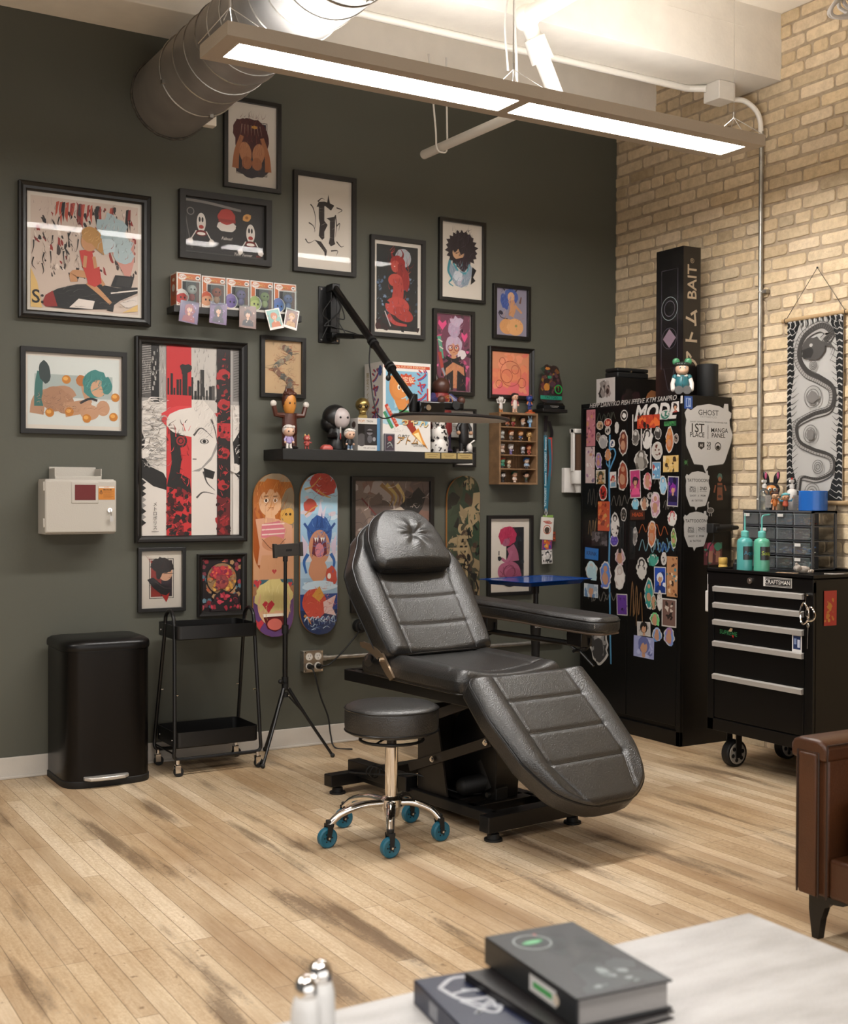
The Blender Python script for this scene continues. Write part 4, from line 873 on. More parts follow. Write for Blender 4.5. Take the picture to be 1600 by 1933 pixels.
# ================================================================ WALL ART
def wall_frame(label, pTL, pBR, fw, art, frame_m=None, depth=.022, mat_w=0.0, mould=False, seed=1, paper='#cfc6ba', glass=True, group=None, pb=None):
    a = aty(*pTL, -depth); b = aty(*pBR, -depth); x0, x1 = a.x, b.x; z1, z0 = a.z, b.z
    w, h = x1-x0, z1-z0; t = thing('picture_frame', label, 'framed picture', ((x0+x1)/2, -.001, (z0+z1)/2), 0, group)
    fm = frame_m or M_BLACKF; mb = MB()
    prof = [(0, 0), (0, -depth), (fw*.18, -depth-.004), (fw*.5, -depth*.8), (fw*.8, -depth*.72), (fw, -depth*.45), (fw, 0)] if mould else [(0, 0), (0, -depth), (fw, -depth), (fw, 0)]
    corners = [(-1, -1), (1, -1), (1, 1), (-1, 1)]; n = len(prof); V = []
    for cx, cz in corners:
        for d, y in prof: V.append((cx*(w/2-d), y, cz*(h/2-d)))
    F = []
    for k in range(4):
        k2 = (k+1) % 4
        for i in range(n): j = (i+1) % n; F.append((k*n+i, k2*n+i, k2*n+j, k*n+j))
    mb.add(V, F); f = mb.build('frame', fm, t, smooth=0, bevel=.0012 if not mould else 0)
    iw, ih = w-2*fw, h-2*fw; A = Art(iw+.004, ih+.004, seed); A.rect(0, 0, 1, 1, paper); art(A); A.build('print', t, (0, -.004, 0))
    if glass:
        mb = MB(); mb.add([(-iw/2, -.0075, -ih/2), (iw/2, -.0075, -ih/2), (iw/2, -.0075, ih/2), (-iw/2, -.0075, ih/2)], [(0, 1, 2, 3)]); mb.build('glass_pane', M_GLASS, t, smooth=0)
    return t
def blob_fig(A, u, v, s, skin, hair, cloth, seed=0):
    """a generic curled-up drawn figure made of rounded masses"""
    k = A.w/A.h; A.e(u, v+.9*s*k, .42*s, .45*s, hair, 10, 22, .08); A.e(u-.05*s, v+.8*s*k, .25*s, .3*s, skin)
    A.e(u+.05*s, v+.25*s*k, .32*s, .55*s, skin, 10); A.e(u+.1*s, v+.1*s*k, .34*s, .3*s, cloth, 20, 18, .06)
    A.e(u-.05*s, v-.5*s*k, .62*s, .5*s, skin, 10, 22, .04); A.e(u+.15*s, v-.62*s*k, .42*s, .3*s, cloth, -10, 18, .1); A.line([(u-.5*s, v-.1*s*k), (u-.1*s, v+.3*s*k), (u+.3*s, v+.2*s*k)], .13*s, skin, .08*s)
def a_big(A):
    r = A.rnd; A.rect(.035, .03, .965, .965, '#c5b3a5')
    A.specks(120, .05, .3, .95, .93, .004, .016, ['#1b1716', '#231c1a', '#8c2a22', '#3a2d28', '#d8c9bc'], .6, 2.2)
    for k in range(26): u = r.uniform(.25, .9); A.poly([(u, .93), (u+r.uniform(.01, .03), .94), (u+r.uniform(0, .02), r.uniform(.72, .86)), (u-.01, r.uniform(.78, .88))], r.choice(['#7e241e', '#1a1514', '#992f26', '#241b18', '#b04a34']))
    for k in range(14): u = r.uniform(.06, .5); v = r.uniform(.35, .9); A.line([(u, v), (u+r.uniform(-.02, .02), v-.06), (u+r.uniform(-.02, .02), v-r.uniform(.08, .13))], .012, '#1b1716', .002)
    A.poly([(.035, .03), (.13, .03), (.09, .24), (.035, .36)], '#cfae6e'); A.poly([(.7, .6), (.93, .68), (.93, .5), (.88, .3)], '#c48e82')
    # generic seated figure with pale leaf shapes on a dark finned shape
    A.e(.74, .74, .12, .15, '#9fb0b3', 20, 16, .25); A.e(.82, .58, .10, .12, '#a9b8ba', -20, 14, .3); A.e(.68, .60, .07, .07, '#b5c2c4', 0, 12, .3)
    A.poly([(.13, .07), (.16, .14), (.26, .2), (.42, .25), (.6, .27), (.78, .25), (.96, .27), (.96, .22), (.8, .14), (.7, .06), (.4, .035), (.16, .04)], '#171413')
    A.poly([(.13, .07), (.16, .14), (.22, .18), (.26, .05), (.16, .04)], '#8e2620')
    A.poly([(.36, .05), (.44, .13), (.58, .12), (.56, .05)], '#d9cfc6')
    A.poly([(.72, .26), (.76, .36), (.93, .36), (.90, .25)], '#171413'); A.poly([(.76, .27), (.785, .345), (.91, .345), (.885, .265)], '#2a2624')
    A.line([(.72, .2), (.96, .245)], .012, '#d9cfc6'); A.poly([(.8, .12), (.96, .2), (.96, .12), (.86, .08)], '#d2c7be'); A.poly([(.68, .05), (.75, .1), (.74, .04)], '#171413'); A.poly([(.82, .04), (.96, .06), (.96, .12), (.88, .07)], '#cfae6e')
    A.line([(.4, .27), (.4, .34), (.52, .34)], .06, '#b5835a'); A.line([(.52, .28), (.62, .2), (.72, .11)], .055, '#b5835a', .03)
    A.line([(.5, .55), (.52, .45), (.56, .33)], .11, '#b23228'); A.line([(.5, .5), (.49, .40)], .03, '#b5835a'); A.line([(.57, .5), (.6, .36), (.66, .26)], .03, '#b5835a')
    A.poly([(.5, .36), (.62, .42), (.64, .28), (.58, .24), (.52, .26)], '#b23228'); A.e(.53, .62, .07, .08, '#b5835a'); A.e(.55, .68, .085, .07, '#a87c42', -10, 20, .08); A.poly([(.46, .66), (.55, .73), (.64, .66), (.66, .52), (.6, .56), (.52, .64)], '#a87c42')
    A.text('S:', .095, .115, .16, '#171413', bold=.012)
    A.hatch(70, .06, .35, .45, .92, 85, .05, .006, ['#8a7a70', '#3a302c', '#b5a498'], 30); A.hatch(40, .6, .5, .95, .92, 80, .05, .006, ['#7a6a62', '#9c4a40', '#c9b8ac'], 30); A.hatch(22, .57, .5, .9, .75, 50, .09, .003, ['#7d8f94', '#c3cfd1'], 10); A.hatch(30, .2, .06, .9, .22, 10, .09, .004, ['#3a3533', '#55504c'], 15); A.hatch(14, .47, .62, .62, .74, 60, .05, .006, ['#8a6230', '#c49a5c'], 30)
def a_trio(A):
    A.rect(0, 0, 1, 1, '#262321'); A.rect(0, 0, 1, .05, '#3a3633'); A.line([(0, .95), (.3, .93), (.7, .86)], .03, '#76706b'); A.line([(0, .9), (.04, .5), (.1, .1)], .012, '#5b5652'); A.ring(.08, .75, .045, .01, '#77716c')
    for u, v in ((.21, .52), (.82, .42)):
        k = A.w/A.h; A.e(u, v+.05, .055, .11, '#cfc6bd'); A.e(u-.02, v+.1, .012, .03, '#171413'); A.e(u+.015, v+.1, .012, .03, '#171413'); A.e(u, v-.03, .03, .022, '#9c3226'); A.e(u, v-.14, .07, .035, '#6b1f1a')
        A.e(u, v-.15, .05, .018, '#e0d9d0')
        for q in (-1, 1): A.line([(u+q*.06, v-.1), (u+q*.12, v-.25)], .012, '#cfc6bd'); A.e(u+q*.13, v-.29, .035, .035, '#cfc6bd', 0, 12, .15)
    A.e(.52, .55, .12, .065, '#cfc6bd', 0, 24, .08); A.e(.52, .72, .11, .09, '#a4352b', 0, 20, .05); A.rect(.42, .62, .63, .68, '#8a2a22'); A.e(.77, .75, .055, .05, '#bf8b4a', 0, 10, .2); A.e(.77, .75, .02, .018, '#8a5a20')
    A.text('Fabuu!', .52, .33, .05, '#cfc6bd', shear=.3); A.text('Tom Turner', .72, .07, .045, '#cfc6bd', shear=.4); A.text('2020', .92, .07, .03, '#9c3226')
def a_curl(A):
    A.rect(.19, .14, .81, .79, '#1d1a19'); A.rect(.2, .147, .80, .783, '#cfc6ba'); A.rect(.215, .157, .785, .772, '#262430')
    A.e(.5, .55, .34, .42, '#4a1f1c', 0, 26, .05); A.e(.32, .66, .2, .22, '#4f2420', 0, 20, .06); A.e(.5, .25, .36, .22, '#332a30', 0, 20, .08)
    for k in range(7): A.line([(.3+.06*k, .74), (.28+.07*k, .62)], .02, '#8d6f60', .004)
    for s in (-1, 1): A.line([(.5+s*.33, .2), (.5+s*.3, .4), (.5+s*.2, .6)], .13, '#a5673f', .08); A.e(.5+s*.13, .40, .12, .2, '#b57a50', -8*s); A.e(.5+s*.1, .28, .1, .12, '#a5673f', 0)
    A.e(.55, .72, .06, .03, '#c08a3c')
    A.hatch(60, .25, .5, .72, .84, 80, .12, .008, ['#6a2c26', '#2c1412', '#8a4438'], 35); A.hatch(40, .25, .16, .75, .5, 80, .12, .006, ['#7d4228', '#c98c60', '#5a2a20'], 25)
def a_letter(A):
    c = '#2a211c'
    A.poly([(.36, .68), (.40, .74), (.50, .75), (.60, .74), (.68, .72), (.62, .66), (.52, .70), (.46, .70), (.44, .69)], c); A.poly([(.40, .70), (.50, .70), (.50, .54), (.56, .50), (.50, .42), (.50, .35), (.46, .33), (.40, .37), (.42, .5), (.40, .56)], c)
    A.poly([(.54, .57), (.68, .60), (.70, .62), (.68, .34), (.70, .30), (.62, .27), (.58, .3), (.60, .36), (.60, .55)], c); A.poly([(.32, .32), (.44, .31), (.55, .22), (.52, .10), (.5, .2), (.36, .30)], c); A.poly([(.55, .74), (.57, .83), (.60, .74)], c)
    for P in ([(.25, .70), (.30, .66), (.34, .55), (.32, .40)], [(.22, .50), (.30, .47), (.34, .41)], [(.16, .32), (.22, .28), (.34, .32)], [(.72, .70), (.82, .68), (.74, .64)], [(.72, .50), (.78, .53), (.76, .45)], [(.72, .33), (.80, .28), (.86, .29)], [(.62, .22), (.74, .23), (.72, .18)], [(.38, .74), (.45, .78), (.5, .77)], [(.7, .62), (.72, .5), (.7, .38)]): A.line(P, .022, c, .004)
    A.hatch(16, .1, .05, .9, .95, 10, .3, .002, ['#c4bbaf', '#d6cdc1'], 10)
def a_reddevil(A):
    A.rect(.07, .04, .93, .955, '#20211f'); A.e(.62, .83, .17, .17, '#a3a7ab', 0, 20, .04); A.specks(60, .08, .2, .92, .62, .01, .04, ['#4d5f78', '#33404f', '#6f8199', '#1a1a1a'], .5); A.specks(30, .08, .05, .92, .2, .02, .06, ['#2b1614', '#3a1a17', '#141110'], .5)
    for s in (-1, 1): A.line([(.5+s*.07, .8), (.5+s*.12, .87), (.5+s*.06, .93)], .06, '#7a1f1c', .005)
    A.e(.5, .76, .16, .15, '#96251f', 0, 22, .08); A.e(.46, .73, .09, .11, '#b5483c'); A.e(.62, .62, .12, .26, '#8c221e', 10, 20, .12); A.e(.46, .58, .15, .12, '#b5483c'); A.line([(.5, .6), (.52, .48), (.5, .36)], .2, '#a53a31', .24); A.e(.5, .30, .25, .17, '#b04238', 0); A.e(.62, .22, .22, .12, '#9d332b', -20); A.line([(.3, .2), (.45, .12), (.7, .1)], .1, '#a83f3a', .04)
    A.line([(.2, .35), (.34, .33)], .08, '#171413', .03); A.line([(.24, .24), (.36, .08)], .02, '#b9aeb0'); A.e(.44, .73, .014, .01, '#e5d6c0')
    A.hatch(60, .3, .1, .8, .9, 80, .12, .012, ['#7a1c18', '#c4564a', '#5a1412', '#b0382e'], 40); A.hatch(50, .08, .1, .92, .6, 70, .06, .008, ['#8fa0b5', '#2c3846', '#5a6c84'], 60)
def a_spiky(A):
    k = A.w/A.h; A.e(.5, .66, .34, .34, '#2e2427', 0, 44, .05, .16); A.e(.42, .60, .14, .13, '#c99f7c'); A.poly([(.2, .6), (.3, .78), (.55, .82), (.8, .7), (.75, .55), (.6, .62), (.48, .58), (.42, .66), (.34, .6), (.26, .66)], '#2e2427')
    A.e(.38, .60, .02, .013, '#3a2a20'); A.poly([(.36, .52), (.62, .57), (.7, .45), (.55, .35), (.4, .42)], '#33222a')
    A.poly([(.2, .5), (.28, .44), (.4, .38), (.6, .36), (.72, .46), (.78, .4), (.72, .28), (.66, .2), (.5, .15), (.36, .17), (.26, .25), (.2, .36)], '#8f9aa6'); A.line([(.22, .5), (.18, .36), (.26, .26), (.2, .2), (.3, .16)], .06, '#3f8691', .02); A.line([(.3, .46), (.44, .36), (.6, .35), (.7, .47)], .045, '#4b96a2', .03); A.line([(.5, .3), (.44, .22), (.5, .17)], .12, '#b3aab6', .05); A.e(.42, .3, .1, .12, '#c3c6cc', 0, 14, .2); A.poly([(.76, .44), (.86, .4), (.78, .3), (.84, .26), (.72, .2)], '#161313')
    A.hatch(70, .25, .55, .72, .9, 70, .12, .010, ['#3c3138', '#1a1416', '#4a3c50'], 50); A.hatch(60, .25, .16, .7, .45, 75, .12, .008, ['#6fb0ba', '#d0d4d8', '#39808c', '#b5a8bc'], 40)
def a_blueh(A):
    A.rect(0, 0, 1, 1, '#8d8695'); A.e(.5, .84, .22, .2, '#4a5f9c', 0, 22, .1); A.e(.3, .72, .14, .2, '#3e5391', 20, 18, .15); A.e(.5, .82, .11, .13, '#d0a37f'); A.line([(.3, .95), (.24, .99)], .05, '#262022', .01); A.line([(.64, .95), (.7, .99)], .05, '#262022', .01)
    A.line([(.5, .75), (.56, .6), (.5, .42)], .2, '#c38f66', .16); A.line([(.6, .66), (.84, .5)], .08, '#c38f66', .05); A.line([(.78, .7), (.82, .84)], .06, '#6b4a3a', .03); A.e(.38, .2, .24, .2, '#c9935f'); A.e(.63, .2, .26, .22, '#d39f6b'); A.line([(.1, .48), (.2, .38), (.4, .36)], .02, '#2a2330'); A.e(.18, .48, .07, .05, '#2a2330', -30); A.e(.66, .22, .04, .04, '#8a8a55')
    A.hatch(40, .2, .62, .62, .92, 75, .14, .012, ['#6a80bc', '#2c3c70', '#5068a8'], 30); A.hatch(40, .2, .08, .85, .55, 60, .1, .010, ['#b07a48', '#e0b484', '#9c6a3c'], 50)
def a_pinkl(A):
    A.rect(.02, .01, .98, .99, '#6c3a4d'); A.specks(50, .03, .02, .97, .98, .02, .09, ['#b5476f', '#d05f8c', '#3b2530', '#8c2f50', '#4e3440'], .5)
    for u, v, s in ((.2, .86, .12), (.82, .72, .09)): A.poly([(u, v-.08), (u-s, v), (u-s*.8, v+.05), (u, v+.01), (u+s*.8, v+.05), (u+s, v)], '#d64a7e')
    A.bust(.52, .58, .21, '#b7a3b4', '#c08a66', '#1e1a1c', 0, 1.1); A.e(.52, .80, .17, .2, '#ad98ac', 0, 16, .08); A.e(.60, .9, .18, .12, '#b9a6b8', 0, 14, .3); A.ring(.42, .56, .075, .02, '#7a2626'); A.ring(.60, .56, .075, .02, '#7a2626')
    A.line([(.1, .7), (.16, .55), (.2, .42)], .1, '#4f9479', .08); A.line([(.09, .66), (.2, .63)], .03, '#c6c0b4'); A.line([(.12, .57), (.22, .54)], .03, '#c6c0b4'); A.e(.75, .48, .12, .11, '#cfc6c4', 0, 14, .15)
    A.poly([(.3, .3), (.5, .38), (.8, .32), (.85, .05), (.25, .05)], '#b57a56'); A.poly([(.28, .2), (.5, .28), (.5, .02), (.3, .02)], '#1c181a'); A.poly([(.86, .2), (.62, .28), (.6, .02), (.86, .02)], '#1c181a'); A.line([(.12, .5), (.2, .3), (.26, .2)], .1, '#9c3a34', .06); A.line([(.2, .3), (.42, .03)], .06, '#8a8f96', .03); A.line([(.3, .44), (.5, .40), (.72, .44)], .09, '#1b1719')
    A.hatch(50, .35, .55, .72, .92, 70, .12, .008, ['#cfc0cc', '#8c7a90', '#d68aa8'], 35); A.hatch(50, .05, .05, .95, .95, 80, .1, .008, ['#d05f8c', '#8c2f50', '#e08aac'], 40); A.hatch(30, .3, .05, .8, .35, 60, .08, .010, ['#8c5438', '#d69c78', '#2c2426'], 40)
def a_orange(A):
    A.rect(0, 0, 1, 1, '#cf7a5c'); A.rect(0, .6, 1, 1, '#c98562'); A.rect(0, 0, 1, .3, '#d0686a'); A.specks(26, .05, .05, .95, .95, .04, .12, ['#d4845f', '#cf705f', '#d88d6c'], .3)
    for u, v, q in ((.5, .5, .28), (.4, .44, .15), (.62, .6, .1), (.2, .25, .09), (.8, .3, .11), (.28, .78, .08)): A.ring(u, v, q, .012, '#8b3a2c')
def a_flash(A):
    A.rect(0, 0, 1, 1, '#b29672'); r = A.rnd
    for k in range(46):
        t = k/46; u = .5+.24*math.sin(t*9); v = .92-.82*t; A.line([(u, v), (u+r.uniform(-.2, .2), v+r.uniform(-.06, .06)), (u+r.uniform(-.3, .3), v+r.uniform(-.1, .1))], .018, r.choice(['#8a4a30', '#9c5a3c', '#5a4436', '#6d6050']), .004)
    for k in range(30): t = k/30; A.e(.5+.2*math.sin(t*9), .9-.8*t, r.uniform(.05, .1), r.uniform(.04, .08), r.choice(['#5b5a50', '#847a66', '#6a4a3a', '#4b4a44', '#a08a6c']), r.uniform(0, 90), 12, .2)
    A.hatch(90, .2, .08, .8, .92, 45, .12, .008, ['#8a4a30', '#5a4436', '#6d6050', '#c4a884'], 80, .5)
def a_reclin(A):
    A.rect(.03, .06, .97, .95, '#c8cbc6'); A.rect(.1, .42, .9, .72, '#a3aca8'); 
    A.line([(.12, .2), (.14, .35), (.2, .42), (.4, .48), (.46, .4)], .14, '#ad8468', .16); A.line([(.16, .75), (.14, .55), (.14, .3)], .07, '#3e6d67', .09); A.e(.2, .74, .06, .12, '#35403f', 10, 14, .1); A.e(.3, .4, .13, .13, '#a57c60', 20); A.e(.4, .35, .1, .11, '#a87f63'); A.line([(.4, .26), (.55, .3), (.68, .34)], .15, '#b48b6c', .13); A.e(.66, .24, .1, .08, '#b98f70'); A.e(.8, .3, .07, .08, '#b98f70'); A.line([(.6, .66), (.62, .5), (.66, .36)], .08, '#b98f70', .06); A.e(.57, .66, .05, .06, '#b06c33', 0, 10, .1)
    A.e(.72, .62, .14, .14, '#3f7f7a', 0, 20, .12); A.e(.75, .56, .08, .09, '#c79c7c'); A.e(.84, .6, .06, .1, '#3f7f7a', 0, 14, .2); A.line([(.56, .36), (.66, .42), (.74, .4)], .025, '#2c2a2b')
    for u, v in ((.42, .66), (.93, .45), (.25, .22), (.45, .24), (.63, .16), (.91, .19)): A.e(u, v, .045, .045, '#b9782c'); A.e(u-.008, v+.012, .025, .02, '#d9a14e')
    A.hatch(60, .12, .2, .5, .48, 40, .05, .004, ['#5a4a44', '#8a6450', '#c9a080'], 70, .6); A.hatch(30, .6, .5, .85, .72, 60, .08, .007, ['#2f6a66', '#5a9c94'], 40); A.hatch(20, .5, .2, .85, .4, 20, .07, .005, ['#94684c', '#d0a888'], 30)
def a_stripes(A):
    A.rect(0, 0, 1, 1, '#c9c1b8'); r = A.rnd; W = '#cbc4bc'; K = '#1a1817'; Rr = '#b52a2c'; G = '#8a8682'
    # skyline
    A.rect(0, .70, 1, 1, '#9d9893'); A.rect(.10, .70, .18, 1, K); A.rect(0, .72, .1, 1, '#55514e'); A.rect(.93, .72, 1, 1, '#7a7672')
    for k in range(22): A.line([(0, .74+k*.012), (.1, .75+k*.012)], .004, '#b9b3ac')
    for k in range(18): A.line([(.94, .74+k*.014), (1, .75+k*.014)], .004, '#2a2725')
    for k in range(8): A.rect(.11+.012*(k % 3), .76+.026*k, .125+.012*(k % 3), .78+.026*k, '#a8a39d')
    A.rect(.25, .74, .5, 1, Rr); A.rect(.5, .74, .76, 1, '#b6b0a9')
    for k in range(16): u = .26+.03*k; A.rect(u, .72, u+r.uniform(.015, .03), .72+r.uniform(.03, .14), K if u < .7 else '#4a4643')
    A.rect(.41, .74, .46, .9, K); A.rect(.59, .74, .63, .88, '#2c2a28'); A.e(.44, .88, .06, .05, K, 0, 12, .3)
    # pale plumes and dark gaps left
    A.rect(0, 0, .25, .70, W); A.rect(.93, 0, 1, .70, W)
    A.poly([(0, .55), (.04, .5), (.02, .42), (.1, .36), (.22, .33), (.25, .3), (.25, .24), (.12, .26), (.02, .3), (0, .3)], K); A.poly([(.93, .5), (1, .56), (1, .3), (.95, .33)], K)
    for k in range(34): v = r.uniform(.4, .7); A.line([(r.uniform(0, .08), v), (r.uniform(.08, .16), v+r.uniform(-.03, .03)), (.25, v+r.uniform(-.03, .03))], r.uniform(.008, .02), r.choice([G, '#b8b1aa', '#d6cfc8', '#a39e98']), .003)
    for k in range(8): A.poly([(0, .3-.03*k), (.05, .28-.03*k), (0, .26-.03*k)], r.choice([K, G]))
    # red stripe with machine-like masses
    A.rect(.25, 0, .5, .74, Rr); A.e(.42, .62, .22, .12, '#c2363a', 0, 20, .06)
    A.poly([(.27, .62), (.33, .60), (.38, .5), (.40, .40), (.38, .33), (.48, .30), (.5, .22), (.25, .26), (.30, .38), (.29, .5)], K); A.ring(.39, .5, .065, .02, K); A.e(.39, .5, .045, .045, '#8c1f22'); A.ring(.39, .5, .03, .01, K)
    A.specks(70, .26, .01, .49, .24, .01, .035, [K, '#4a1214', '#7d1c1f', '#32100f'], .5); A.line([(.26, .22), (.36, .26), (.49, .25)], .012, K)
    # white stripe
    A.rect(.5, 0, .76, .72, W); A.poly([(.5, .72), (.62, .72), (.72, .66), (.76, .58), (.76, .72)], '#b7b1aa'); A.e(.5, .60, .25, .14, W, 0, 24, .04)
    A.poly([(.5, .34), (.58, .34), (.70, .40), (.76, .46), (.76, .5), (.70, .42), (.6, .36)], G); A.e(.63, .50, .045, .026, K); A.e(.63, .50, .034, .022, '#b5afa8'); A.e(.63, .50, .018, .018, K)
    for P in ([(.52, .53), (.6, .57), (.72, .52)], [(.55, .2), (.62, .23), (.74, .22)], [(.62, .34), (.66, .28), (.74, .24)], [(.7, .62), (.74, .56), (.76, .5)]): A.line(P, .02, '#45413e', .004)
    A.line([(.51, .405), (.55, .405)], .008, K); A.poly([(.62, .36), (.74, .34), (.72, .3), (.64, .31)], K)
    # dark red stripe
    A.rect(.76, 0, .9, 1, '#1c1312')
    for k, v in enumerate((.86, .7, .55, .44, .27)): A.e(.83, v, .065, .055, '#9c2426', r.uniform(-20, 20), 18, .08); A.e(.84, v-.01, .03, .02, '#3a1212', 0, 10, .2)
    A.rect(.76, .52, .9, .6, '#a5272a'); A.specks(50, .765, .01, .895, .98, .008, .03, ['#7d1c1f', '#2a0f0f', '#9c2426', '#151010'], .4); A.rect(.765, .0, .895, .2, '#5d1719'); A.specks(20, .77, .02, .89, .2, .01, .03, ['#2a0f0f', '#8a2022'], .4)
    A.e(.95, .36, .05, .05, W, 0, 14, .1); A.e(.03, .43, .05, .05, W, 0, 14, .1)
    for k, c in enumerate('メトロポリス'): A.text(c, .135, .165-.0245*k, .045, '#26211f', bold=.002)
    A.rect(.10, .022, .17, .025, '#4a4441')
    A.hatch(110, 0, .35, .2, .70, 10, .1, .008, ['#8a8682', '#5a5652', '#dbd5ce', '#a39e98'], 40, .5); A.hatch(60, .26, .02, .48, .6, 60, .07, .010, ['#3a0f10', '#d0484a', '#1a1012', '#8c1f22'], 70); A.hatch(45, .52, .5, .74, .7, 60, .1, .005, ['#8a8682', '#b0aaa3', '#d8d2cb'], 30); A.hatch(50, .77, .03, .88, .97, 70, .05, .008, ['#c44448', '#3a1012', '#7d1c1f'], 60); A.hatch(60, .01, .72, .24, .99, 85, .06, .005, ['#c9c3bc', '#2a2826'], 8); A.hatch(40, .5, .74, .76, .98, 88, .05, .005, ['#7a7672', '#2a2826'], 6); A.hatch(30, .93, .3, .99, .7, 60, .05, .010, ['#8a8682', '#dbd5ce'], 60)
def a_portrait(A):
    A.rect(.21, .17, .80, .86, '#1d1a1b'); A.rect(.225, .18, .785, .85, '#cfc6ba'); A.rect(.25, .2, .76, .83, '#2a1a22'); A.rect(.25, .2, .5, .83, '#8c2a22')
    for k in range(9): A.line([(.35, .7), (.12+.06*k, .93-.02*k)], .02, '#8c2a22', .003)
    A.e(.6, .62, .17, .2, '#c99a7c'); A.e(.52, .74, .26, .17, '#231a18', -10, 30, .08, .12); A.e(.44, .62, .08, .15, '#231a18', 0, 14, .15); A.line([(.56, .6), (.8, .6)], .014, '#171213'); A.line([(.68, .53), (.76, .53)], .008, '#5a2a22')
    A.poly([(.16, .5), (.3, .54), (.5, .42), (.72, .36), (.74, .3), (.62, .1), (.5, .24), (.3, .36)], '#1c1718'); A.poly([(.5, .24), (.62, .1), (.66, .16), (.7, .27), (.62, .22)], '#a3241e'); A.line([(.3, .5), (.55, .36), (.72, .34)], .02, '#3a3032')
    A.hatch(40, .38, .66, .72, .84, 60, .1, .008, ['#3a2c28', '#151010', '#5a3a30'], 60); A.hatch(20, .2, .3, .7, .5, -20, .12, .008, ['#3a3234', '#0f0c0d'], 20)
def a_glass(A):
    r = A.rnd; A.rect(0, 0, 1, 1, '#241a1c')
    for k in range(70): A.e(r.uniform(0, 1), r.uniform(0, 1), .06, .06, r.choice(['#5e7a86', '#8c2b33', '#c06a4a', '#7d3a44', '#4a6675', '#a04048', '#b08a62']), r.uniform(0, 90), 5, .1)
    A.ring(.5, .62, .40, .03, '#161112'); A.e(.5, .62, .37, .37, '#8a6a4a')
    for k in range(120): a = r.uniform(0, 6.28); q = .34*math.sqrt(r.random()); A.e(.5+q*math.cos(a), .62+q*math.sin(a)*A.w/A.h, .04, .04, r.choice(['#c08a3c', '#9c7a55', '#b35a30', '#7a6450', '#d1a050']), r.uniform(0, 90), 5, .2)
    A.e(.46, .72, .26, .16, '#8f2436', 0, 30, .1, .1); A.specks(40, .25, .62, .68, .85, .02, .05, ['#b83a3a', '#d06a3c', '#7a1c3a', '#a8283a'], .3); A.e(.5, .56, .16, .17, '#7a3232'); A.specks(30, .36, .42, .62, .66, .02, .05, ['#a04a3c', '#5c2030', '#8c3a3a'], .3); A.poly([(.2, .0), (.3, .3), (.5, .42), (.7, .34), (.9, .3), (.95, 0)], '#1c1214'); A.specks(40, .2, .02, .9, .32, .02, .06, ['#8f2030', '#3a1420', '#b83a4a', '#190f12'], .4)
def a_warrior(A):
    A.rect(0, 0, 1, 1, '#7c6a60'); A.specks(90, 0, 0, 1, 1, .04, .14, ['#8f7c72', '#a2948c', '#6a5a52', '#574a44', '#b0a49c', '#7d5f52'], .4)
    for k in range(4): A.line([(.35+.07*k, .97), (.5+.05*k, .88), (.46+.06*k, .8)], .05, ['#8c6a40', '#b59a5c', '#7a5a3a', '#c9ae70'][k], .01)
    A.line([(.4, .72), (.6, .76), (.8, .84)], .12, '#bcae9e', .05); A.poly([(.6, .8), (.85, .95), (.95, .88), (.9, .78), (.8, .7)], '#2b2927'); A.poly([(.7, .66), (.84, .7), (.82, .58), (.72, .56)], '#2b2927'); A.line([(.1, .86), (.3, .72)], .018, '#6a2c2a'); A.e(.45, .6, .16, .1, '#a3683c', 0, 16, .15); A.e(.3, .62, .14, .07, '#4c6b8f', 0, 12, .2); A.e(.7, .4, .2, .2, '#c9bfb6', 0, 14, .2); A.line([(.9, .6), (.95, .3), (.8, .1)], .03, '#8c3a30')
    A.hatch(120, 0, .05, 1, 1, 30, .14, .010, ['#a89a90', '#5a4c44', '#c9beb4', '#3a322e', '#8c7264'], 80, .5)
def a_squat(A):
    k = A.w/A.h; A.rect(.42, .10, .86, .88, '#16181c'); A.rect(.5, .6, .7, .86, '#232a30'); A.specks(30, .44, .12, .84, .86, .02, .06, ['#1f2a30', '#0f1114', '#2c1c24', '#31353a'], .3)
    A.e(.45, .76, .22, .2, '#b03254', 0, 26, .06); A.e(.4, .70, .11, .12, '#9c5870'); A.poly([(.22, .76), (.34, .84), (.56, .82), (.52, .74), (.38, .72), (.3, .64)], '#b03254')
    A.line([(.52, .62), (.6, .52), (.62, .42)], .2, '#a05a72', .24); A.line([(.56, .56), (.44, .42), (.3, .46)], .08, '#a9647c', .06); A.e(.26, .46, .05, .05, '#16181c', 0, 10, .2); A.line([(.24, .5), (.24, .56)], .02, '#16181c'); A.e(.52, .26, .26, .24, '#a55a74'); A.e(.38, .28, .17, .18, '#ad627c'); A.e(.6, .22, .2, .17, '#9a4f69')
    for q in range(24): a = q*.7; A.line([(.45+.2*math.cos(a), .26+.1*math.sin(a)), (.5+.14*math.cos(a+1), .28+.09*math.sin(a+1)), (.5+.18*math.cos(a+2), .25+.08*math.sin(a+2))], .006, '#5e2238')
    A.line([(.3, .14), (.5, .09), (.72, .13)], .06, '#141214'); A.rect(0, 0, 1, .0, '#cfc6ba')
    A.hatch(40, .28, .66, .62, .86, 70, .1, .008, ['#d04c74', '#7a1c38', '#c43c64'], 40)
def a_cert(A): A.rect(.04, .04, .96, .96, '#c9c5bf'); [A.line([(.15, .86-.09*k), (.85-.1*(k % 3), .85-.09*k)], .012, '#8c8780') for k in range(8)]
def mkframe(*a, **k): return wall_frame(*a, **k)
mkframe('large moulded black frame at upper left, a figure in red over torn posters', (36, 338.4), (285, 616.6), .038, a_big, mould=True, depth=.03, seed=3)
